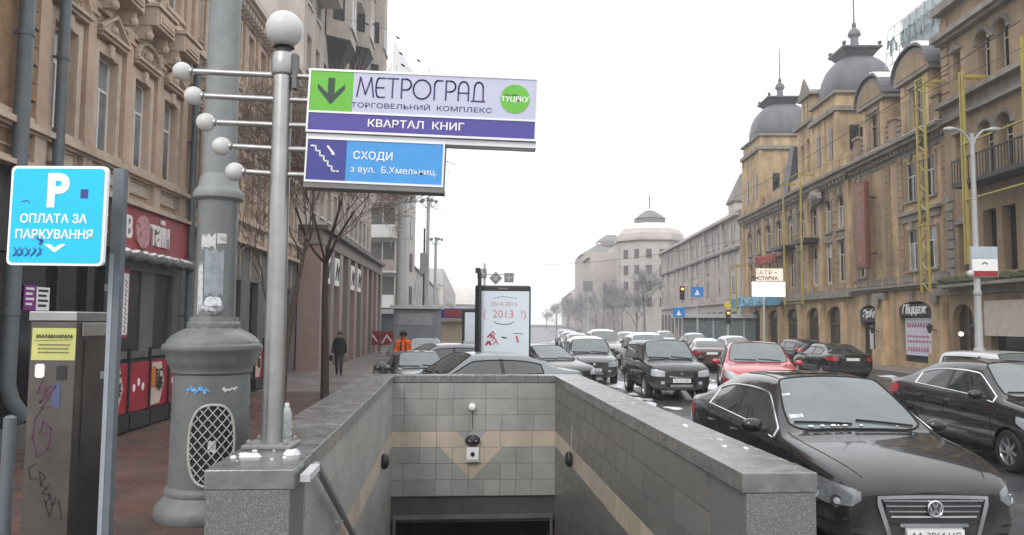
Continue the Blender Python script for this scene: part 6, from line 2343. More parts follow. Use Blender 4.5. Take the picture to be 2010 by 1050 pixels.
def tower(F, cx, cy, half, z0, ztop, rdome, hd, zspire, name):
    t = F.put(MB().box(cx - half, cx + half, cy - half, cy + half, z0, ztop), 'tower', M_OCHRE)
    F.put(MB().box(cx - half - .25, cx + half + .25, cy - half - .25, cy + half + .25, ztop - 1.15, ztop - .85).box(cx - half - .2, cx + half + .2, cy - half - .2, cy + half + .2, ztop - .02, ztop + .15), 'tower_cornice', M_STTRIM, t)
    for xx in (-half, 0, half):
        F.put(MB().box(cx + xx - .16, cx + xx + .16, cy - half - .1, cy - half - .002, z0, ztop - 1.2), 'tower_pilaster', M_OCHRE, t)
        F.put(MB().box(cx + half + .002, cx + half + .1, cy + xx - .16, cy + xx + .16, z0, ztop - 1.2), 'tower_pilaster', M_OCHRE, t)
    for xx in (-half / 2, half / 2):
        F.put(MB().box(cx + xx - .28, cx + xx + .28, cy - half - .04, cy - half - .001, z0 + 1.0, z0 + 3.0), 'tower_window', M_DGLASS, t)
        F.put(MB().box(cx + half + .001, cx + half + .04, cy + xx - .28, cy + xx + .28, z0 + 1.0, z0 + 3.0), 'tower_window', M_DGLASS, t)
    # square-plan bulbous dome
    mb = MB()
    prof = [(1.0, 0), (1.04, .12), (1.03, .3), (.97, .55), (.86, .75), (.70, .90), (.52, 1.0)]
    k = 28
    vs = []
    for r, z in prof:
        for j in range(k):
            a = 2 * PI * j / k + PI / 4
            c_, s__ = math.cos(a), math.sin(a)
            e = 3.2
            q = (abs(c_) ** e + abs(s__) ** e) ** (-1 / e)
            vs.append((cx + c_ * q * r * rdome, cy + s__ * q * r * rdome, ztop + .15 + z * hd))
    fs = [(i * k + j, i * k + (j + 1) % k, (i + 1) * k + (j + 1) % k, (i + 1) * k + j) for i in range(len(prof) - 1) for j in range(k)]
    mb.add(vs, fs + [tuple(range((len(prof) - 1) * k, len(prof) * k))])
    F.put(mb, 'dome', M_SLATE, t, True)
    zc = ztop + .15 + hd
    r = rdome * .52
    mb = MB()
    mb.lathe([(r * 1.1, zc - .02), (r * 1.5, zc + .35), (r * 1.75, zc + .5), (r * 1.75, zc + .62)], 4, (cx, cy, 0), a0=PI / 4)
    F.put(mb, 'dome_cap', M_SLATE, t)
    F.put(MB().box(cx - r * 1.1, cx + r * 1.1, cy - r * 1.1, cy + r * 1.1, zc + .62, zc + .66), 'cap_snow', M_SNOW, t)
    for sx in (-1, 1):
        for sy in (-1, 1):
            F.put(MB().ball((cx + sx * r * 1.1, cy + sy * r * 1.1, zc + .8), .14, 8, 6, lump=.2), 'cap_ornament', M_SLATE, t)
    F.put(MB().lathe([(.5, zc + .62), (.28, zc + .9), (.24, zc + 1.5), (.42, zc + 1.7), (.36, zc + 1.95), (.12, zc + 2.2), (.16, zc + 2.4), (.06, zc + 2.6), (.045, zspire)], 12, (cx, cy, 0)), 'spire', M_SLATE, t, True)


tower(FLf, -48.6, 1.9, 2.05, 11.6, 16.6, 1.95, 2.6, 26.3, 'b')
tower(FLf, -64.4, 2.2, 2.5, 11.6, 17.7, 2.35, 2.9, 26.0, 'a')
# stepped front gable left of tower b
g = FLf.put(MB().wall(-53.6, -50.7, 11.7, 15.9, -.15, 1.6, [(-52.9, -52.4, 12.6, 14.7), (-51.8, -51.3, 12.6, 14.9)]), 'front_gable', M_OCHRE)
FLf.put(MB().box(-53.0, -52.3, .1, .15, 12.5, 14.8).box(-51.9, -51.2, .1, .15, 12.5, 15.0), 'gable_pane', M_DGLASS, g)
FLf.put(MB().box(-53.9, -50.5, -.4, 1.7, 15.9, 16.15), 'gable_cornice', M_STTRIM, g)
FLf.put(MB().wall(-52.8, -50.9, 16.15, 17.8, -.1, 1.2, [(-52.4, -52.1, 16.3, 17.4), (-51.8, -51.5, 16.3, 17.4)]), 'gable_lantern', M_OCHRE, g)
FLf.put(MB().prism([(-53.1, 17.8), (-50.6, 17.8), (-51.85, 19.2)], -.3, 1.4), 'gable_roof', M_STTRIM, g)
FLf.put(MB().prism([(-51.8, 19.22), (-50.7, 17.95), (-50.6, 18.1), (-51.75, 19.4)], -.25, 1.2), 'gable_snow', M_SNOW, g)
FLf.put(MB().prism([(-57.6, 11.7), (-55.8, 11.7), (-54.2, 15.0), (-55.0, 15.2)], -.2, .4), 'curved_buttress', M_SLATE)
# red script sign and blue banner
rs1 = thing('script_sign', 'small red script sign with white outline on the far ochre building', 'sign', FLf.root.matrix_basis @ Vector((8.3, -.5, 7.2)), FLf.root.rotation_euler.z)
text('Роксолана', 1.1, mat('red_script', (.35, .06, .05)), 'lettering', rs1, (0, -.04, 0), ext=.04, bold=.03, shear=.3, sx=.95)
MB().box(-2.8, 2.8, .02, .08, -.42, -.36).build('rail', M_BLACKM, rs1)
bb = thing('blue_banner', 'long blue script banner over the ground floor of the far ochre building', 'banner', FLf.root.matrix_basis @ Vector((8.0, -1.2, 3.95)), FLf.root.rotation_euler.z)
MB().box(-7.5, 5.5, .03, .1, -.45, .35).build('banner_board', mat('teal_blue', (.06, .22, .33), rough=.5, var=.2), bb)
text('Домашня', 1.2, mat('pale_blue_letter', (.20, .42, .55)), 'lettering', bb, (-1.6, 0, 0), ext=.05, bold=.02, shear=.35, sx=1.4)

# yellow scaffold frames
def scaffold(px0s, x_list, z0, z1, lab, yy=-1.3, lattice=False, ties=()):
    t = thing('scaffold_frame', lab, 'scaffold', (19 + .026 * -x_list[0], -x_list[0], .14), math.atan2(-1, -.026))
    for x in x_list:
        xx = x - x_list[0]
        MB().box(xx - .045, xx + .045, yy - .045, yy + .045, z0, z1).build('upright', M_YEL, t)
        MB().box(xx - .03, xx + .03, yy + .046, -.4, z1 - .3, z1 - .18).build('tie_bar', M_YEL, t)
    for z in ties:
        MB().box(min(x_list) - x_list[0] - .05, max(x_list) - x_list[0] + .05, yy - .05, yy + .05, z, z + .06).build('ledger', M_YEL, t)
    if lattice:
        mb = MB()
        a, b = x_list[0], x_list[1]
        n = int((z1 - z0) / .45)
        for k in range(n):
            za = z0 + k * .45
            mb.tube([(0 if k % 2 else b - a, yy, za), (b - a if k % 2 else 0, yy, za + .45)], .03, 5)
        mb.build('lattice', M_YEL, t)['kind'] = 'stuff'
    return t


scaffold(0, [-34.6, -33.9], 3.6, 13.4, 'yellow lattice scaffold mast between the two ochre buildings', lattice=True, ties=(13.3, 9.6, 6.6))
scaffold(0, [-31.0, -30.8, -27.0], 4.6, 12.6, 'yellow scaffold frame in front of the arched windows at right', ties=(9.5, 7.2))
scaffold(0, [-49.9, -53.4], 3.4, 12.2, 'pair of yellow scaffold uprights beside the tower on the far ochre building', ties=(12.1, 8.1, 3.5))
scaffold(0, [-68.0, -66.0], 3.2, 7.4, 'yellow scaffold frame at the far corner of the ochre building', ties=(3.3,))

# --- hazy buildings farther down the right side
def far_block(s0, s1, h, nf, lab, m, off=0.0, bay=2.6, roof=1.6):
    F = Fac('R', s1, 'distant_building', lab, off=off)
    F.put(MB().box(-s1, -s0, 0, 12, .14, h), 'wall', m)
    F.put(MB().add([(-s1, -.4, h + .3), (-s0, -.4, h + .3), (-s0 - 1, 4, h + roof + .3), (-s1 + 1, 4, h + roof + .3)], [(0, 1, 2, 3)]), 'roof', M_HROOF)
    F.put(MB().add([(-s0, -.4, h + .3), (-s0, 12, h + .3), (-s0 - 1, 8, h + roof + .3), (-s0 - 1, 4, h + roof + .3)], [(0, 1, 2, 3)]), 'roof', M_HROOF)
    F.put(MB().box(-s1, -s0, -.5, 0, h, h + .3), 'cornice', m)
    F.put(MB().box(-s1, -s0, -.2, 0, 4.2, 4.5), 'string_course', m)
    n = int((s1 - s0) / bay)
    fh = (h - 5.2) / nf
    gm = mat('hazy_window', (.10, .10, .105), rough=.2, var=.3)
    me = {}
    for k in range(n):
        x = -s1 + bay * (k + .5)
        for j in range(nf):
            z = 5.4 + j * fh
            if j == 0:
                pass
            w = MB().box(-.5, .5, -.03, 0, 0, fh * .6)
            if 'w' not in me:
                o = w.build('window', gm, F.root)
                me['w'] = o.data
                f_ = MB().box(-.62, -.5, -.08, 0, -.1, fh * .66).box(.5, .62, -.08, 0, -.1, fh * .66).box(-.7, .7, -.12, 0, -.18, -.1).box(-.03, .03, -.05, -.03, 0, fh * .6).build('frame', M_HAZB, o)
                me['f'] = f_.data
            else:
                o = bpy.data.objects.new('window', me['w'])
                COL.objects.link(o)
                o.parent = F.root
                f_ = bpy.data.objects.new('frame', me['f'])
                COL.objects.link(f_)
                f_.parent = o
            o.location = (x + s1, -.001, z - .14)
        F.put(MB().box(x - .8, x + .8, -.05, 0, .5, 3.4), 'shop_window', M_DGLASS)
        if k % 3 == 1: F.put(MB().box(x + bay / 2 - .3, x + bay / 2 + .3, -.25, 0, 4.5, h), 'pilaster', m)
    return F


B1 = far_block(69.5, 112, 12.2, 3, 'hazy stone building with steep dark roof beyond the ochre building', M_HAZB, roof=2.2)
B1.put(MB().box(-82, -79.6, 2.2, 4.6, 12.4, 15.0), 'turret', M_HAZB)
B1.put(MB().lathe([(1.9, 15.0), (2.0, 15.2), (.3, 18.2), (.1, 18.3)], 4, (-80.8, 3.4, 0), a0=PI / 4), 'turret_roof', M_HROOF)
B1.put(MB().box(-112, -69.5, -.3, 0, 9.1, 9.35), 'string_course', M_HROOF)
for k in range(7):
    B1.put(MB().box(-109 + k * 5.7, -107.4 + k * 5.7, -.12, 0, 4.6, 9.0), 'wall_panel', M_HAZP)
tr = thing('corner_building', 'tall hazy stepped corner block with eight sided roof lantern', 'building', (19.8, 128, .14))
tr.scale = (.92, .92, .80)
MB().box(-2, 16, 0, 24, 0, 19.5).build('wall', M_HAZB, tr)
MB().lathe([(6.2, 0), (6.2, 19.5), (6.8, 19.7), (6.8, 20.3), (6.3, 20.4), (6.2, 21.2), (4.6, 23.4)], 8, (4, 2, 0), a0=PI / 8).build('corner_front', M_HAZB, tr)
MB().box(-6.5, 16, 6, 24, 0, 17.0).box(-7, -2, 8, 20, 17, 18.2).build('stepped_wing', M_HAZB, tr)
MB().lathe([(2.9, 23.4), (2.9, 24.7), (3.1, 24.8), (1.9, 25.8), (.8, 26.6)], 8, (4, 2, 0), a0=PI / 8).build('lantern', M_HROOF, tr)
MB().lathe([(5.45, 22.3), (4.66, 23.42), (4.5, 23.45)], 8, (4, 2, 0), a0=PI / 8).build('roof_snow', M_SNOW, tr)
for k in range(4):
    a = R(180 + k * 45 - 45)
    for z in (6, 9.3, 12.6, 15.9):
        for du in (-1.2, 1.2):
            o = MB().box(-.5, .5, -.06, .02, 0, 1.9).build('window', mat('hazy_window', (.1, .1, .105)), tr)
            o.location = (4 + math.cos(a) * 5.74 - math.sin(a) * du, 2 + math.sin(a) * 5.74 + math.cos(a) * du, z)
            o.rotation_euler = (0, 0, a + PI / 2)
MB().box(-2.3, 16, -.3, 0, 14.6, 14.9).build('string_course', M_HAZB, tr)
MB().tube([(4, 2, 27), (4, 2, 30)], .12, 6).build('finial', M_HROOF, tr)
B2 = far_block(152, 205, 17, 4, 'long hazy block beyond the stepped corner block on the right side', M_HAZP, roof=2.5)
t2 = thing('corner_building', 'farther hazy corner block with snowy roof and small round lantern', 'building', (27.5, 212, .14))
MB().box(-8, 14, 0, 24, 0, 21).build('wall', M_HAZP, t2)
MB().add([(-8.5, -.5, 21), (14, -.5, 21), (10, 6, 24.5), (-3, 6, 24.5), (-8.5, 24, 21), (-3, 18, 24.5)], [(0, 1, 2, 3), (4, 0, 3, 5)]).build('roof', M_HROOF, t2)
MB().lathe([(4.2, 24.0), (4.2, 25.4), (3.2, 26.2), (1.4, 27.4)], 8, (1, 8, 0)).build('lantern', M_HROOF, t2)
MB().box(-3, 9, 5.5, 7, 24.5, 24.9).build('roof_snow', M_SNOW, t2)
for k in range(8):
    for z in (6, 9.5, 13, 16.5):
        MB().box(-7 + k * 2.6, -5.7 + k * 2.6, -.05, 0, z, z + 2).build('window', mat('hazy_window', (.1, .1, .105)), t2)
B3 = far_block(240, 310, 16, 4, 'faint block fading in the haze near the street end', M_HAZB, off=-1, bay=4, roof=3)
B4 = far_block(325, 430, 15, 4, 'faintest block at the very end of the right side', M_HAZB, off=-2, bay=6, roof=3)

# ------------------------------------------------------------------ bare trees
def tree(name, label, loc, h, r, seed, spread=.9, depth=5, m_t=None, m_c=None, group=None, lean=(0, 0), first=.32, side=None, nch=(3, 4), tw=1.0):
    q = random.Random(seed)
    root = thing(name, label, 'tree', loc, 0, group)
    tr = MB()
    cr = MB()

    def grow(p, d, ln, rad, lv):
        n = 4 if lv < 3 else 3
        pts, rs_ = [p], [rad]
        cur, dd = p.copy(), d.copy()
        for i in range(n):
            dd = (dd + Vector((q.gauss(0, .13) * (.25 if lv == 0 else 1), q.gauss(0, .13) * (.25 if lv == 0 else 1), q.gauss(0.04, .10)))).normalized()
            cur = cur + dd * ln / n
            pts.append(cur.copy())
            rs_.append(rad * (1 - .42 * (i + 1) / n))
        rs_ = [max(a_, tw * .0055) for a_ in rs_]
        (tr if lv < 2 else cr).tube(pts, rs_, 8 if lv == 0 else 6 if lv == 1 else 3 if lv > 2 else 4, cap=False)
        if lv >= depth: return
        k = q.randint(*nch)
        for i in range(k):
            t = q.uniform(.35, 1.0) if lv > 0 else q.uniform(first, 1.0)
            if i == 0: t = 1.0
            idx = min(n, max(1, int(t * n + .5)))
            base = pts[idx]
            ax = dd.orthogonal().normalized()
            ax.rotate(Matrix.Rotation(q.uniform(0, 2 * PI), 3, dd))
            ang = q.uniform(.35, .95) * spread if i else q.uniform(.05, .3)
            nd = dd.copy()
            nd.rotate(Matrix.Rotation(ang, 3, ax))
            nd.z += .10
            nd.normalize()
            grow(base, nd, ln * (q.uniform(.42, .55) if lv == 0 else q.uniform(.60, .82)), rs_[idx] * (.80 if i == 0 else .58), lv + 1)
    d0 = Vector((lean[0], lean[1], 1)).normalized()
    grow(Vector((0, 0, -.05)), d0, h * .42, r, 0)
    tr.build('trunk', m_t or M_BARK, root, True)
    cr.build('crown', m_c or M_TWIG, root, False)
    return root


tree('street_tree', 'bare dark tree just behind the steel sign pole', (-4.75, 15.9, .14), 6.9, .10, 3, depth=5, first=.5, nch=(2, 3), lean=(.02, 0), spread=.6, m_c=M_BARK)
tree('street_tree', 'forked bare brown tree on the pavement left of the person in black', (-5.05, 20.9, .14), 8.8, .125, 19, depth=6, first=.85, nch=(4, 5), lean=(.03, 0), spread=1.0)
# rows of hazy trees on the right
rt = [tree('avenue_tree', 'x', (17.0, 82, .14), 9.5, .20, 50 + k, depth=6, m_c=M_TWIGG, m_t=M_TWIGG, first=.45, nch=(3, 4), spread=.9, tw=1.7) for k in range(3)]
spots = [(14.6, 84, 0), (15.3, 94, 1), (15.0, 104, 2), (13.4, 112, 0), (15.6, 117, 1), (14.2, 128, 2), (15.8, 138, 0), (13.8, 150, 1), (15.2, 165, 2), (13.0, 180, 0), (14.6, 196, 1), (12.5, 215, 2), (14.0, 238, 0), (12.0, 262, 1)]
names = ['first', 'second', 'third', 'fourth', 'fifth', 'sixth', 'seventh', 'eighth', 'ninth', 'tenth', 'eleventh', 'twelfth', 'thirteenth', 'last']
used = set()
q = random.Random(77)
for i, (x, y, k) in enumerate(spots):
    lab = f'{names[i]} bare grey tree counted from the traffic lights in the right kerb row'
    sc_v = q.uniform(.75, .98)
    if k not in used:
        used.add(k)
        rt[k].location = (x, y, .14)
        rt[k]['label'] = lab
        rt[k]['group'] = 'bare trees along the right kerb'
        rt[k].scale = (sc_v, sc_v, sc_v)
    else:
        copy_tree(rt[k], (x, y, .14), q.uniform(0, 6), lab, 'bare trees along the right kerb', (sc_v, sc_v, sc_v))

# ------------------------------------------------------------------ street furniture
# red banners of the terrace by the left shop
def banner_fence(s0, label, n, seed, w=.95):
    t = thing('banner_fence', label, 'banner fence', (-7.25 - .056 * s0, s0, .14), math.atan2(1, -.056))
    for k in range(n):
        x = k * w
        b = MB().box(x + .03, x + w - .03, -.90, -.87, .36, 1.28).build('banner', M_REDB, t)
        cx = x + w / 2
        if k % 2 == 0:
            MB().prism([(x + .03, .40), (x + w * .55, .40), (x + w * .78, .8), (x + w * .6, 1.24), (x + .03, 1.24)], -.906, -.901).build('white_field', mat('banner_cream', (.55, .45, .38)), b)
            MB().prism(arc(x + .2, .95, .2, .22, 0, 360, 16)[:-1], -.911, -.907).build('orange_mark', mat('orange_ink', (.5, .16, .03)), b)
            text('FC', .30, M_TEXTB, 'lettering', b, (cx - .02, -.914, .98), ext=.002, bold=.01)
            mb = MB()
            for j in range(9):
                a = 2 * PI * j / 9
                mb.stroke([(cx, .80), (cx + .17 * math.cos(a), .80 + .13 * math.sin(a))], .05, -.918 - j * .0002, -.9125)
            mb.build('splash_mark', M_TEXTB, b)
        else:
            for j in range(3):
                MB().prism(arc(cx - .22 + j * .2, .8 + .1 * (j % 2), .06, .08, 0, 360, 10)[:-1], -.905, -.901).build('white_mark', M_WHITE, b)
        MB().box(x + .03, x + w - .03, -.95, -.80, .04, .34).build('planter_base', M_BLACKM, t)
    for k in range(n + 1):
        MB().box(k * w - .03, k * w + .03, -.93, -.87, 0, 1.55).build('post', M_BLACKM, t)
    return t


banner_fence(13.4, 'red and cream terrace banners with black emblem under the red fascia', 5, 1)
banner_fence(22.8, 'red white terrace banners seen between lamp column and sign pole', 4, 2)

# poster lightbox
def lightbox(name, label, px0, px1, pyt, depth, rz, big=True):
    a, b = at(px0, pyt, depth), at(px1, pyt, depth)
    w = b.x - a.x
    H_ = a.z
    t = thing(name, label, 'lightbox', ((a.x + b.x) / 2, depth, 0), rz)
    bevel(MB().box(-w / 2, w / 2, -.10, .10, .75, H_).build('case', M_BLACKM, t), .05)
    f = MB().box(-w / 2 + .11, w / 2 - .05, -.125, -.102, .95, H_ - .16).build('poster', mat('pale_poster', (.60, .66, .72), rough=.25, var=.04, scale=1), t)
    MB().box(-.25, .25, -.08, .08, 0, .75).build('pedestal', M_BLACKM, t)
    return t, f, w, H_


lb, pf, w, H_ = lightbox('poster_lightbox', 'black framed street lightbox with pale advertising poster behind the stairwell', 933, 1042, 560, 21.2, R(2))
text('2014-2015', .17, mat('faint_ink', (.40, .30, .30)), 'lettering', pf, (.03, -.128, H_ - .52), ext=.001)
text('(  2013  !)', .30, mat('pale_red_ink', (.50, .22, .20)), 'lettering', pf, (.05, -.128, H_ - .80), ext=.001, sx=1.0)
mb = MB().stroke(arc(.03, 2.3, .28, .12, 200, 340, 10), .025, -.130, -.126)
mb.build('smile_mark', mat('grey_blue_ink', (.15, .22, .30)), pf)
MB().stroke([(-.3, H_ - .36), (0, H_ - .30), (.4, H_ - .36)], .012, -.130, -.126).build('arc_line', mat('grey_blue_ink', (.15, .22, .30)), pf)
mb = MB()
q = random.Random(31)
for k in range(9):
    x, z = -.48 + q.uniform(0, .34), 1.60 + q.uniform(0, .30)
    mb.stroke([(x, z), (x + .07, z + .09), (x + .12, z)], .03, -.130, -.126)
mb.stroke([(.38, 1.85), (.42, 1.71)], .05, -.130, -.126)
mb.build('red_print', mat('red_ink', (.45, .08, .10)), pf)
MB().stroke([(-.02, 1.83), (.1, 1.81)], .035, -.130, -.126).stroke([(.3, 1.94), (.55, 1.93)], .015, -.130, -.126).build('dark_print', M_TEXTB, pf)
text('lumicorp', .07, M_LGREY, 'lettering', lb, (0, -.105, H_ - .08), ext=.001)
lb2, pf2, w2, H2_ = lightbox('poster_lightbox', 'smaller black framed lightbox with blank pale face left of the big one', 908, 944, 605, 30, R(-3))
MB().box(-.3, .3, -.132, -.126, 1.2, 1.5).build('grey_print', M_LGREY, pf2)
# black post beside the lightbox
t = thing('black_post', 'black pole with bent top standing against the left side of the lightbox', 'post', (at(940, 700, 20.9).x, 20.9, 0))
MB().tube([(0, 0, 0), (0, 0, 3.55), (-.05, 0, 3.65), (-.1, 0, 3.66)], .055, 10).build('pole', M_BLACKM, t, True)
MB().box(-.12, .02, -.06, .06, 3.58, 3.72).build('cap', M_BLACKM, t)

# mast with three square signs seen from behind
mm = at(950, 640, 44)
t = thing('sign_mast', 'grey mast arm carrying three small square signs seen from behind', 'sign mast', (mm.x, 44, 0))
zt_ = at(950, 530, 44).z
MB().tube([(0, 0, 0), (0, 0, zt_ + .4)], [.1, .06], 10).build('mast', M_LGREY, t, True)
MB().tube([(0, 0, zt_ - .25), (1.75, 0, zt_ - .25)], .035, 8).build('mast_arm', M_LGREY, t, True)
for px_, py_, rot_ in ((946, 537, 0), (973, 546, PI / 4), (999, 545, 0)):
    p = at(px_, py_, 43.9)
    o = MB().box(-.27, .27, -.02, .0, -.27, .27).build('sign_plate', mat('sign_back_grey', (.20, .21, .23), rough=.5, var=.2, scale=8), t)
    o.location = (p.x - mm.x, -.1, p.z)
    o.rotation_euler = (0, rot_, 0)
    MB().box(-.2, .2, -.035, -.021, -.03, .03).build('stiffener', M_LGREY, o)
    MB().box(-.03, .03, -.036, -.022, -.2, .2).build('stiffener', M_LGREY, o)

# tall pale street columns on the left with lamp clusters
def street_lamp(px, py_top, depth, r, label, group=None, cluster=True, m=None, thick=True):
    b = at(px, 640, depth)
    zt = at(px, py_top, depth).z
    t = thing('street_lamp', label, 'street lamp', (b.x, depth, .0), 0, group)
    m = m or M_LGREY
    MB().lathe([(r * 2.4, 0), (r * 2.4, .3), (r * 1.6, .8), (r * 1.1, 1.1), (r, 1.2), (r * .75, zt - .2), (r * .6, zt)], 14).build('mast', m, t, True)
    if cluster:
        for k in range(5):
            a = 2 * PI * k / 5 + .3
            MB().tube([(0, 0, zt - .6), (math.cos(a) * .45, math.sin(a) * .45, zt - .35), (math.cos(a) * .6, math.sin(a) * .6, zt - .1)], .03, 5).build('lamp_arm', m, t)
            MB().ball((math.cos(a) * .6, math.sin(a) * .6, zt + .02), .15, 10, 6).build('globe', mat('dim_globe', (.30, .30, .30), rough=.4), t, True)
        MB().ball((0, 0, zt + .12), .17, 10, 6).build('globe', mat('dim_globe', (.3, .3, .3)), t, True)
    return t


PCOL = mat('pale_column', (.38, .385, .37), rough=.6, var=.12, streak=.2)
street_lamp(786, 385, 47, .36, 'thick pale street column with upper clutter left of the kiosk', m=PCOL)
street_lamp(837, 395, 58, .17, 'slim grey lamp mast with dark globe cluster behind the thick column')
street_lamp(853, 470, 76, .18, 'farther slim lamp mast right of the clustered one')
street_lamp(860, 560, 110, .2, 'farthest small lamp mast on the left pavement')
t = thing('traffic_pole', 'dark thin pole beside the slim lamp mast', 'pole', (at(831, 600, 57).x, 57, 0))
MB().tube([(0, 0, 0), (0, 0, at(831, 448, 57).z)], .07, 8).build('pole', M_BLACKM, t, True)
MB().box(-.3, .3, -.1, .1, at(0, 530, 57).z, at(0, 490, 57).z).build('control_box', PCOL, t)
# grey kiosk and beige kiosk with price board
K = thing('grey_kiosk', 'grey metal kiosk behind the worker in orange', 'kiosk', (at(815, 640, 40).x, 40, .14))
bevel(MB().box(-1.15, 1.15, 0, 2.2, 0, 2.75).build('kiosk_body', mat('kiosk_grey', (.20, .205, .22), rough=.6, var=.1, streak=.15), K), .04)
MB().box(-1.3, 1.3, -.2, 2.3, 2.76, 2.95).build('kiosk_roof', M_LGREY, K)
MB().box(-.9, .9, -.03, -.001, 1.9, 2.5).build('kiosk_hatch', mat('hatch_grey', (.27, .27, .29), rough=.5), K)
K = thing('beige_kiosk', 'low beige kiosk with blue and dark red board', 'kiosk', (at(880, 640, 62).x, 62, 0))
MB().box(-1.6, 1.9, 0, 3, 0, 2.25).build('kiosk_body', mat('kiosk_beige', (.42, .34, .24), rough=.7), K)
MB().box(-1.9, 2.1, -.5, 3.2, 2.26, 2.5).build('kiosk_roof', mat('kiosk_roof_tan', (.30, .24, .17), rough=.7), K)
bd = MB().box(-1.3, 1.2, -.42, -.3, 2.52, 3.3).build('price_board', C_NAVY, K)
MB().box(-.3, 1.1, -.44, -.421, 2.62, 3.2).build('red_screen', mat('dark_red_screen', (.25, .03, .03), rough=.4), bd)
MB().prism(arc(-.8, 2.9, .26, .26, 0, 360, 14)[:-1], -.44, -.421).build('blue_mark', mat('bright_blue', (.08, .2, .6)), bd)

# right street lamp with white red sign
lx = at(1921, 640, 24.5)
t = thing('street_lamp', 'pale lamp post with two curved arms in front of the right ochre building', 'street lamp', (lx.x, 24.5, 0))
zt_ = at(1918, 262, 24.5).z
zp_ = at(1921, 690, 24.5).z
LPM = mat('lamp_post_pale', (.34, .35, .34), rough=.5, var=.1, streak=.15)
MB().lathe([(.42, 0), (.42, zp_ - .3), (.36, zp_ - .15), (.20, zp_), (.12, zp_ + .15), (.11, 3.2)], 20).build('pedestal', LPM, t, True)
MB().lathe([(.10, 3.2), (.13, 3.24), (.13, 3.34), (.10, 3.4), (.085, 5.5), (.06, zt_)], 16).build('mast', LPM, t, True)
for sg in (1, -1):
    MB().tube([(0, 0, zt_ - .5), (sg * .12, 0, zt_ - .15), (sg * .35, 0, zt_ + .1), (sg * .6, 0, zt_ + .15)], .035, 8).build('curved_arm', LPM, t, True)
    MB().ball((sg * .72, 0, zt_ + .13), .17, 12, 8, 1.3, .8, .5).build('lamp_head', LPM, t, True)
p0 = at(1903, 484, 24.4)
sb = thing('post_sign', 'white panel sign with red lower strip hung on the right lamp post', 'sign', (p0.x, 24.36, p0.z))
wS, hS = .86, .98
bevel(MB().box(0, wS, -.03, .05, -hS, 0).build('sign_case', mat('sign_grey_case', (.36, .39, .43), rough=.5), sb), .02)
MB().box(.03, wS - .03, -.036, -.031, -.36, -.04).build('upper_panel', mat('pale_blue_grey', (.40, .45, .50), rough=.5), sb)
f = MB().box(.03, wS - .03, -.036, -.031, -.78, -.40).build('white_panel', M_WHITE, sb)
MB().box(.03, wS - .03, -.037, -.032, -hS + .02, -.785).build('red_strip', M_REDB, sb)
MB().stroke(arc(.43, -.62, .09, .10, 30, 150, 8), .03, -.042, -.037).build('face_mark', M_TEXTB, f)
g_ = thing('globe_lamp', 'small white globe lamp attached left of the post sign', 'lamp', tuple(at(1905, 537, 24.35)))
MB().ball((0, 0, 0), .11, 14, 10).build('globe', M_GLOBE, g_, True)
MB().box(.09, .2, -.02, .02, -.02, .02).build('arm', LPM, g_)

# white billboard on a post in front of far ochre building
bx = at(1500, 640, 45)
t = thing('white_billboard', 'bright white two-part billboard on a thin post before the ochre building', 'billboard', (bx.x, 45, 0))
z1_, z2_, z3_ = at(0, 515, 45).z, at(0, 541, 45).z, at(0, 570, 45).z
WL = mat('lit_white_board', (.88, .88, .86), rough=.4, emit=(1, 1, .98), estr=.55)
x0_, x1_ = at(1468, 0, 45).x - bx.x, at(1531, 0, 45).x - bx.x
MB().tube([(0, 0, 0), (0, 0, z3_)], .06, 8).build('post', M_LGREY, t, True)
MB().box(x0_, x1_, -.05, .05, z3_, z2_).build('board', WL, t)
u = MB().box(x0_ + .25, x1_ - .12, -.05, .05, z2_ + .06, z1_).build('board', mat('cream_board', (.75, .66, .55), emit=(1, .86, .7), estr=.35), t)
text('ТЕАТР • ', .38, mat('orange_ink2', (.45, .20, .10)), 'lettering', u, (.05, -.06, (z1_ + z2_) / 2 + .13), ext=.003, sx=1.1)
text('ВИСТАВКА', .26, M_TEXTB, 'lettering', u, (.05, -.06, z2_ + .2), ext=.003, bold=.008, sx=1.1)
# traffic lights
def traffic(px, pyc, depth, label, plate=None):
    p = at(px, pyc, depth)
    t = thing('traffic_light', label, 'traffic light', (p.x, depth, 0))
    MB().tube([(0, 0, 0), (0, 0, p.z + .4)], .07, 8).build('post', M_LGREY, t, True)
    c = bevel(MB().box(-.18, .18, -.30, -.08, p.z - .55, p.z + .55).build('light_case', M_BLACKM, t), .03)
    for k, m in enumerate((mat('amber_lit', (.8, .35, .05), emit=(1, .42, .06), estr=2.2), mat('amber_dim', (.3, .12, .03)), mat('green_off', (.02, .06, .04)))):
        MB().lathe([(.12, -.01), (.12, .0)], 14, (0, -.305, p.z + .34 - k * .34), axis='Y').build('lens', m, c)
        MB().prism(arc(0, p.z + .34 - k * .34, .15, .15, 20, 160, 8), -.42, -.302).build('visor', M_BLACKM, c)
    if plate:
        MB().prism([(0, p.z + .62), (.33, p.z + .95), (0, p.z + 1.28), (-.33, p.z + .95)], -.14, -.10).build('diamond_sign', mat('yellow_sign', (.75, .55, .05)), t)
    return t


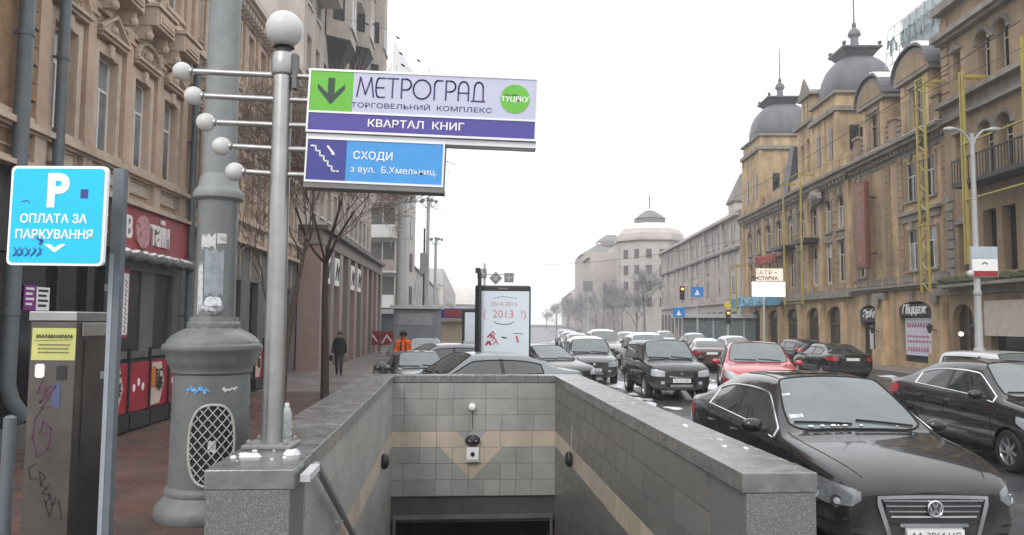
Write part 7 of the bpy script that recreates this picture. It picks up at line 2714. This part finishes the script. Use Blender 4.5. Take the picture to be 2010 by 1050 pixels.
traffic(1338, 575, 62, 'traffic light with glowing amber lamp left of the blue road sign')
traffic(1428, 622, 62, 'traffic light under a yellow diamond priority sign near the ochre building', plate=True)
for px_, py_, w_, h_, lab in ((1368, 573, 1.0, .8, 'small blue road sign with white square beside the amber traffic light'), (1332, 613, .95, .75, 'blue pedestrian crossing sign with white triangle below the traffic light')):
    p = at(px_, py_, 61)
    t = thing('road_sign', lab, 'road sign', (p.x, 61, 0))
    MB().tube([(0, 0, 0), (0, 0, p.z)], .04, 6).build('post', M_LGREY, t, True)
    b_ = MB().box(-w_ / 2, w_ / 2, -.08, -.05, p.z - h_ / 2, p.z + h_ / 2).build('plate', mat('road_blue', (.03, .22, .60), rough=.4), t)
    MB().prism([(-.22, p.z - .25), (.22, p.z - .25), (0, p.z + .2)], -.09, -.081).build('white_mark', M_WHITE, b_)
p = at(1154, 562, 120)
t = thing('overhead_sign', 'grey square screen hanging high in the haze above the avenue', 'sign', (p.x, 120, 0))
MB().box(-.75, .75, -.1, .1, p.z - .8, p.z + .8).build('panel', mat('grey_screen', (.18, .19, .20)), t)
MB().tube([(0, 0, 0), (0, 0, p.z)], .1, 6).build('post', M_LGREY, t)
# glass pavilion at the crossing
GP = thing('glass_pavilion', 'low grey glass pavilion with flat roof before the hazy building', 'pavilion', (15.0, 66, .0), R(-3))
MB().box(-.6, 10.5, -.3, 4, 2.75, 3.1).build('flat_roof', M_LGREY, GP)
MB().box(-.3, 10.2, .0, 3.7, 0, .6).build('plinth', M_LGREY, GP)
for k in range(9):
    f_ = MB().box(-.3 + k * 1.3, -.2 + k * 1.3, 0, .1, .6, 2.75).build('mullion', M_LGREY, GP)
    if k < 8: MB().box(-.2 + k * 1.3, 1.0 + k * 1.3, .03, .06, .6, 2.75).build('pane', mat('pavilion_glass', (.16, .19, .20), rough=.1, var=.3), GP)
MB().box(-.3, 10.2, 3.5, 3.6, .6, 2.75).build('back_wall', M_PALE, GP)
# hanging wires
def wire(a, b, sag, label, r=.012, n=24):
    a, b = Vector(a), Vector(b)
    pts = [a.lerp(b, i / n) - Vector((0, 0, sag * 4 * (i / n) * (1 - i / n))) for i in range(n + 1)]
    o = MB().tube([p - a for p in pts], r, 5).build('overhead_wire', M_BLACKM)
    o.location = a
    return tag(o, label, 'wire')


wire(at(1440, 388, 60), at(2003, 40, 26), .3, 'thin dark overhead wire crossing the two domed towers and dormers', .018)
wire(at(1450, 372, 66), at(2003, 175, 28), .4, 'lower thin overhead wire crossing the ochre facade', .014)
wire(at(1452, 330, 66), at(2003, 95, 27), .35, 'middle thin overhead wire between the two others on the ochre side', .012)
wire(at(1050, 520, 95), at(1455, 470, 66), .5, 'thin wire spanning from the avenue haze to the ochre building corner', .02)
wire(at(795, -20, 30), at(818, 80, 40), .05, 'faint overhead wire in the white sky at top left', .006)
for k, (px_, py_) in enumerate(((781, 74), (787, 105), (791, 128), (720, 47), (735, 48), (822, 119))):
    p = at(px_, py_, 30)
    o = MB().ball((0, 0, 0), .05, 8, 5, 2.2, 1, .8).build('wire_insulator', M_BLACKM)
    o.location = p
    o.rotation_euler = (0, R(35), 0)
    tag(o, ['upper dark insulator hanging in the sky left of the sign top', 'second dark insulator in the sky above the sign', 'dark insulator just above the sign top edge', 'tiny insulator beside the tall building edge', 'tiny insulator right next to the tall building cornice', 'small lone insulator farthest right above the sign'][k], 'insulator')
wire(at(781, 60, 30), at(600, 10, 26), .1, 'thin wire holding the insulators near the tall building', .008)

# ------------------------------------------------------------------ people
def person(name, label, loc, rz, h, joints, radii, edges, mats, extras):
    t = thing(name, label, 'person', loc, rz)
    me = bpy.data.meshes.new('body')
    me.from_pydata(joints, edges, [])
    o = bpy.data.objects.new('body', me)
    COL.objects.link(o)
    md = o.modifiers.new('skin', 'SKIN')
    for i, r_ in enumerate(radii):
        sv = me.skin_vertices[0].data[i]
        sv.radius = (r_, r_) if not isinstance(r_, tuple) else r_
        sv.use_root = (i == 0)
    md.use_smooth_shade = True
    s_ = o.modifiers.new('sub', 'SUBSURF')
    s_.levels = 2
    s_.render_levels = 2
    dg = bpy.context.evaluated_depsgraph_get()
    nm = bpy.data.meshes.new_from_object(o.evaluated_get(dg))
    bpy.data.objects.remove(o)
    nm.materials.clear()
    for m in mats[0]: nm.materials.append(m)
    for p in nm.polygons:
        p.material_index = mats[1](p.center)
        p.use_smooth = True
    b = bpy.data.objects.new('body', nm)
    COL.objects.link(b)
    b.parent = t
    extras(t)
    return t


SKIN = mat('skin', (.45, .27, .20), rough=.6)
CLB = mat('black_cloth', (.014, .014, .016), rough=.85, var=.3, scale=10, bump=.3, bscale=30)
CLJ = mat('dark_jeans', (.03, .033, .045), rough=.85)
HAIR = mat('dark_hair', (.03, .02, .015), rough=.8)


def std_joints(h, stride=.12, arms=(.1, -.1), bend=0.0, knee=.04):
    s = h / 1.72
    j = [(0, 0, .95), (0, -bend * .4, 1.12), (0, -bend * .8, 1.32), (0, -bend, 1.44), (0, -bend * 1.15, 1.50), (0, -bend * 1.35 - .01, 1.60), (0, -bend * 1.4 - .01, 1.68),
         (.10, 0, .90), (.11, -stride - knee, .50), (.11, -stride * .9, .10), (.12, -stride * .9 - .14, .04),
         (-.10, 0, .90), (-.11, stride * .5 - knee, .50), (-.11, stride * 1.2, .12), (-.12, stride * 1.2 - .12, .05),
         (.19, -bend, 1.40), (.24, -bend + .02, 1.14), (.25, -bend + arms[0] - .05, .90), (.25, -bend + arms[0] - .08, .82),
         (-.19, -bend, 1.40), (-.24, -bend + .02, 1.14), (-.25, -bend + arms[1] - .05, .90), (-.25, -bend + arms[1] - .08, .82)]
    e = [(0, 1), (1, 2), (2, 3), (3, 4), (4, 5), (5, 6), (0, 7), (7, 8), (8, 9), (9, 10), (0, 11), (11, 12), (12, 13), (13, 14), (3, 15), (15, 16), (16, 17), (17, 18), (3, 19), (19, 20), (20, 21), (21, 22)]
    r = [(.16, .12), (.15, .12), (.18, .13), (.12, .10), .055, .095, .08, .105, .075, .05, .045, .105, .075, .05, .045, .085, .062, .045, .035, .085, .062, .045, .035]
    r = [(a * s if not isinstance(a, tuple) else (a[0] * s, a[1] * s)) for a in r]
    return [tuple(c * s for c in p) for p in j], e, r, s


def face_extras(t, s, hy, hz, hair=HAIR, facing=-1):
    """nose, eyes, hair on a head centred at (0,hy,hz)"""
    MB().ball((0, hy + .02 * -facing, hz + .03), .108 * s, 14, 10, .95, 1.0, 1.0).build('hair', hair, t, True)
    MB().ball((0, hy + facing * .10 * s, hz - .01), .018 * s, 8, 6, .8, 1, 1.4).build('nose', SKIN, t, True)
    for sg in (1, -1):
        MB().ball((sg * .035 * s, hy + facing * .088 * s, hz + .018), .010 * s, 8, 6).build('eye', M_GAP, t, True)
        MB().ball((sg * .092 * s, hy, hz - .005), .022 * s, 8, 6, .5, 1, 1.3).build('ear', SKIN, t, True)


j, e, r, s = std_joints(1.66, .14, (.1, -.14))
def ex1(t):
    face_extras(t, s, -.01, 1.63 * s)
    MB().lathe([(.20, .82), (.22, .9), (.20, 1.1), (.215, 1.3), (.19, 1.42), (.08, 1.48)], 16, squash=.78).build('coat', CLB, t, True)
    MB().ball((-.29, -.12, .70), .12, 10, 8, .6, 1, 1.15).build('handbag', CLB, t, True)
    MB().tube([(-.27, -.2, .80), (-.26, -.12, .90), (-.27, -.04, .80)], .01, 5).build('bag_strap', CLB, t)


person('person', 'pedestrian in long black coat with a bag walking on the left pavement', (-6.58, 29.4, .14), PI * 0, 1.66, j, r, e,
       ([CLB, CLJ, SKIN], lambda c: 2 if (c.z > 1.47 * s or (abs(c.x) > .2 and c.z < .88)) else (1 if c.z < .85 else 0)), ex1)
j2, e2, r2, s2 = std_joints(1.74, .10, (.05, -.05))


def ex2(t):
    face_extras(t, s2, -.01, 1.63 * s2, facing=1)
    MB().lathe([(.19, .88), (.21, 1.0), (.205, 1.3), (.18, 1.44), (.08, 1.50)], 16, squash=.8).build('jacket', CLB, t, True)


person('person', 'distant pedestrian in dark clothes standing by the end of the colonnade', (-10.35, 52.5, .14), R(160), 1.74, j2, r2, e2,
       ([CLB, CLJ, SKIN], lambda c: 2 if c.z > 1.5 * s2 else (1 if c.z < .9 else 0)), ex2)
ORG = mat('orange_jacket', (.75, .13, .02), rough=.7, var=.1, scale=8)
j3, e3, r3, s3 = std_joints(1.74, .08, (-.32, -.30), bend=.20, knee=.06)


def ex3(t):
    face_extras(t, s3, -.30, 1.63 * s3)
    MB().lathe([(.25, .93), (.265, 1.09), (.26, 1.33), (.22, 1.45), (.09, 1.53)], 18, (0, -.1, 0), squash=.8).build('jacket', ORG, t, True)
    MB().lathe([(.268, .97), (.270, 1.04)], 18, (0, -.1, 0), squash=.8).build('reflective_band', M_WHITE, t, True)
    MB().lathe([(.24, .82), (.245, .929)], 18, (0, -.08, 0), squash=.8).build('jacket_hem', CLB, t, True)
    for sg in (1, -1):
        MB().tube([(sg * .09, -.33, .97), (sg * .085, -.335, 1.24), (sg * .07, -.26, 1.45)], .024, 6).build('brace', CLB, t, True)
    MB().ball((0, -.29, 1.70), .125, 14, 8, 1, 1.05, .75).build('cap', CLB, t, True)


person('person', 'road worker in orange jacket with black braces standing beside parked cars', (at(790, 700, 25.5).x, 25.5, .14), R(12), 1.74, j3, r3, e3,
       ([ORG, CLB, SKIN], lambda c: 2 if (c.z > 1.58 * s3 or (abs(c.x) > .15 and c.z < .92 and c.y < -.3)) else (1 if c.z < .98 else 0)), ex3)

# ------------------------------------------------------------------ air
hz_m = bpy.data.materials.new('winter_haze')
hz_m.use_nodes = True
nt = hz_m.node_tree
nt.nodes.clear()
o_ = nt.nodes.new('ShaderNodeOutputMaterial')
v_ = nt.nodes.new('ShaderNodeVolumePrincipled')
v_.inputs['Color'].default_value = (.93, .94, .96, 1)
v_.inputs['Density'].default_value = 0.0010
v_.inputs['Anisotropy'].default_value = 0.2
nt.links.new(v_.outputs[0], o_.inputs['Volume'])
hb = MB().box(-425, 425, -25, 705, -6.0, 33).build('haze', hz_m)
hb['kind'] = 'stuff'
tag(hb, 'pale winter haze filling the street')
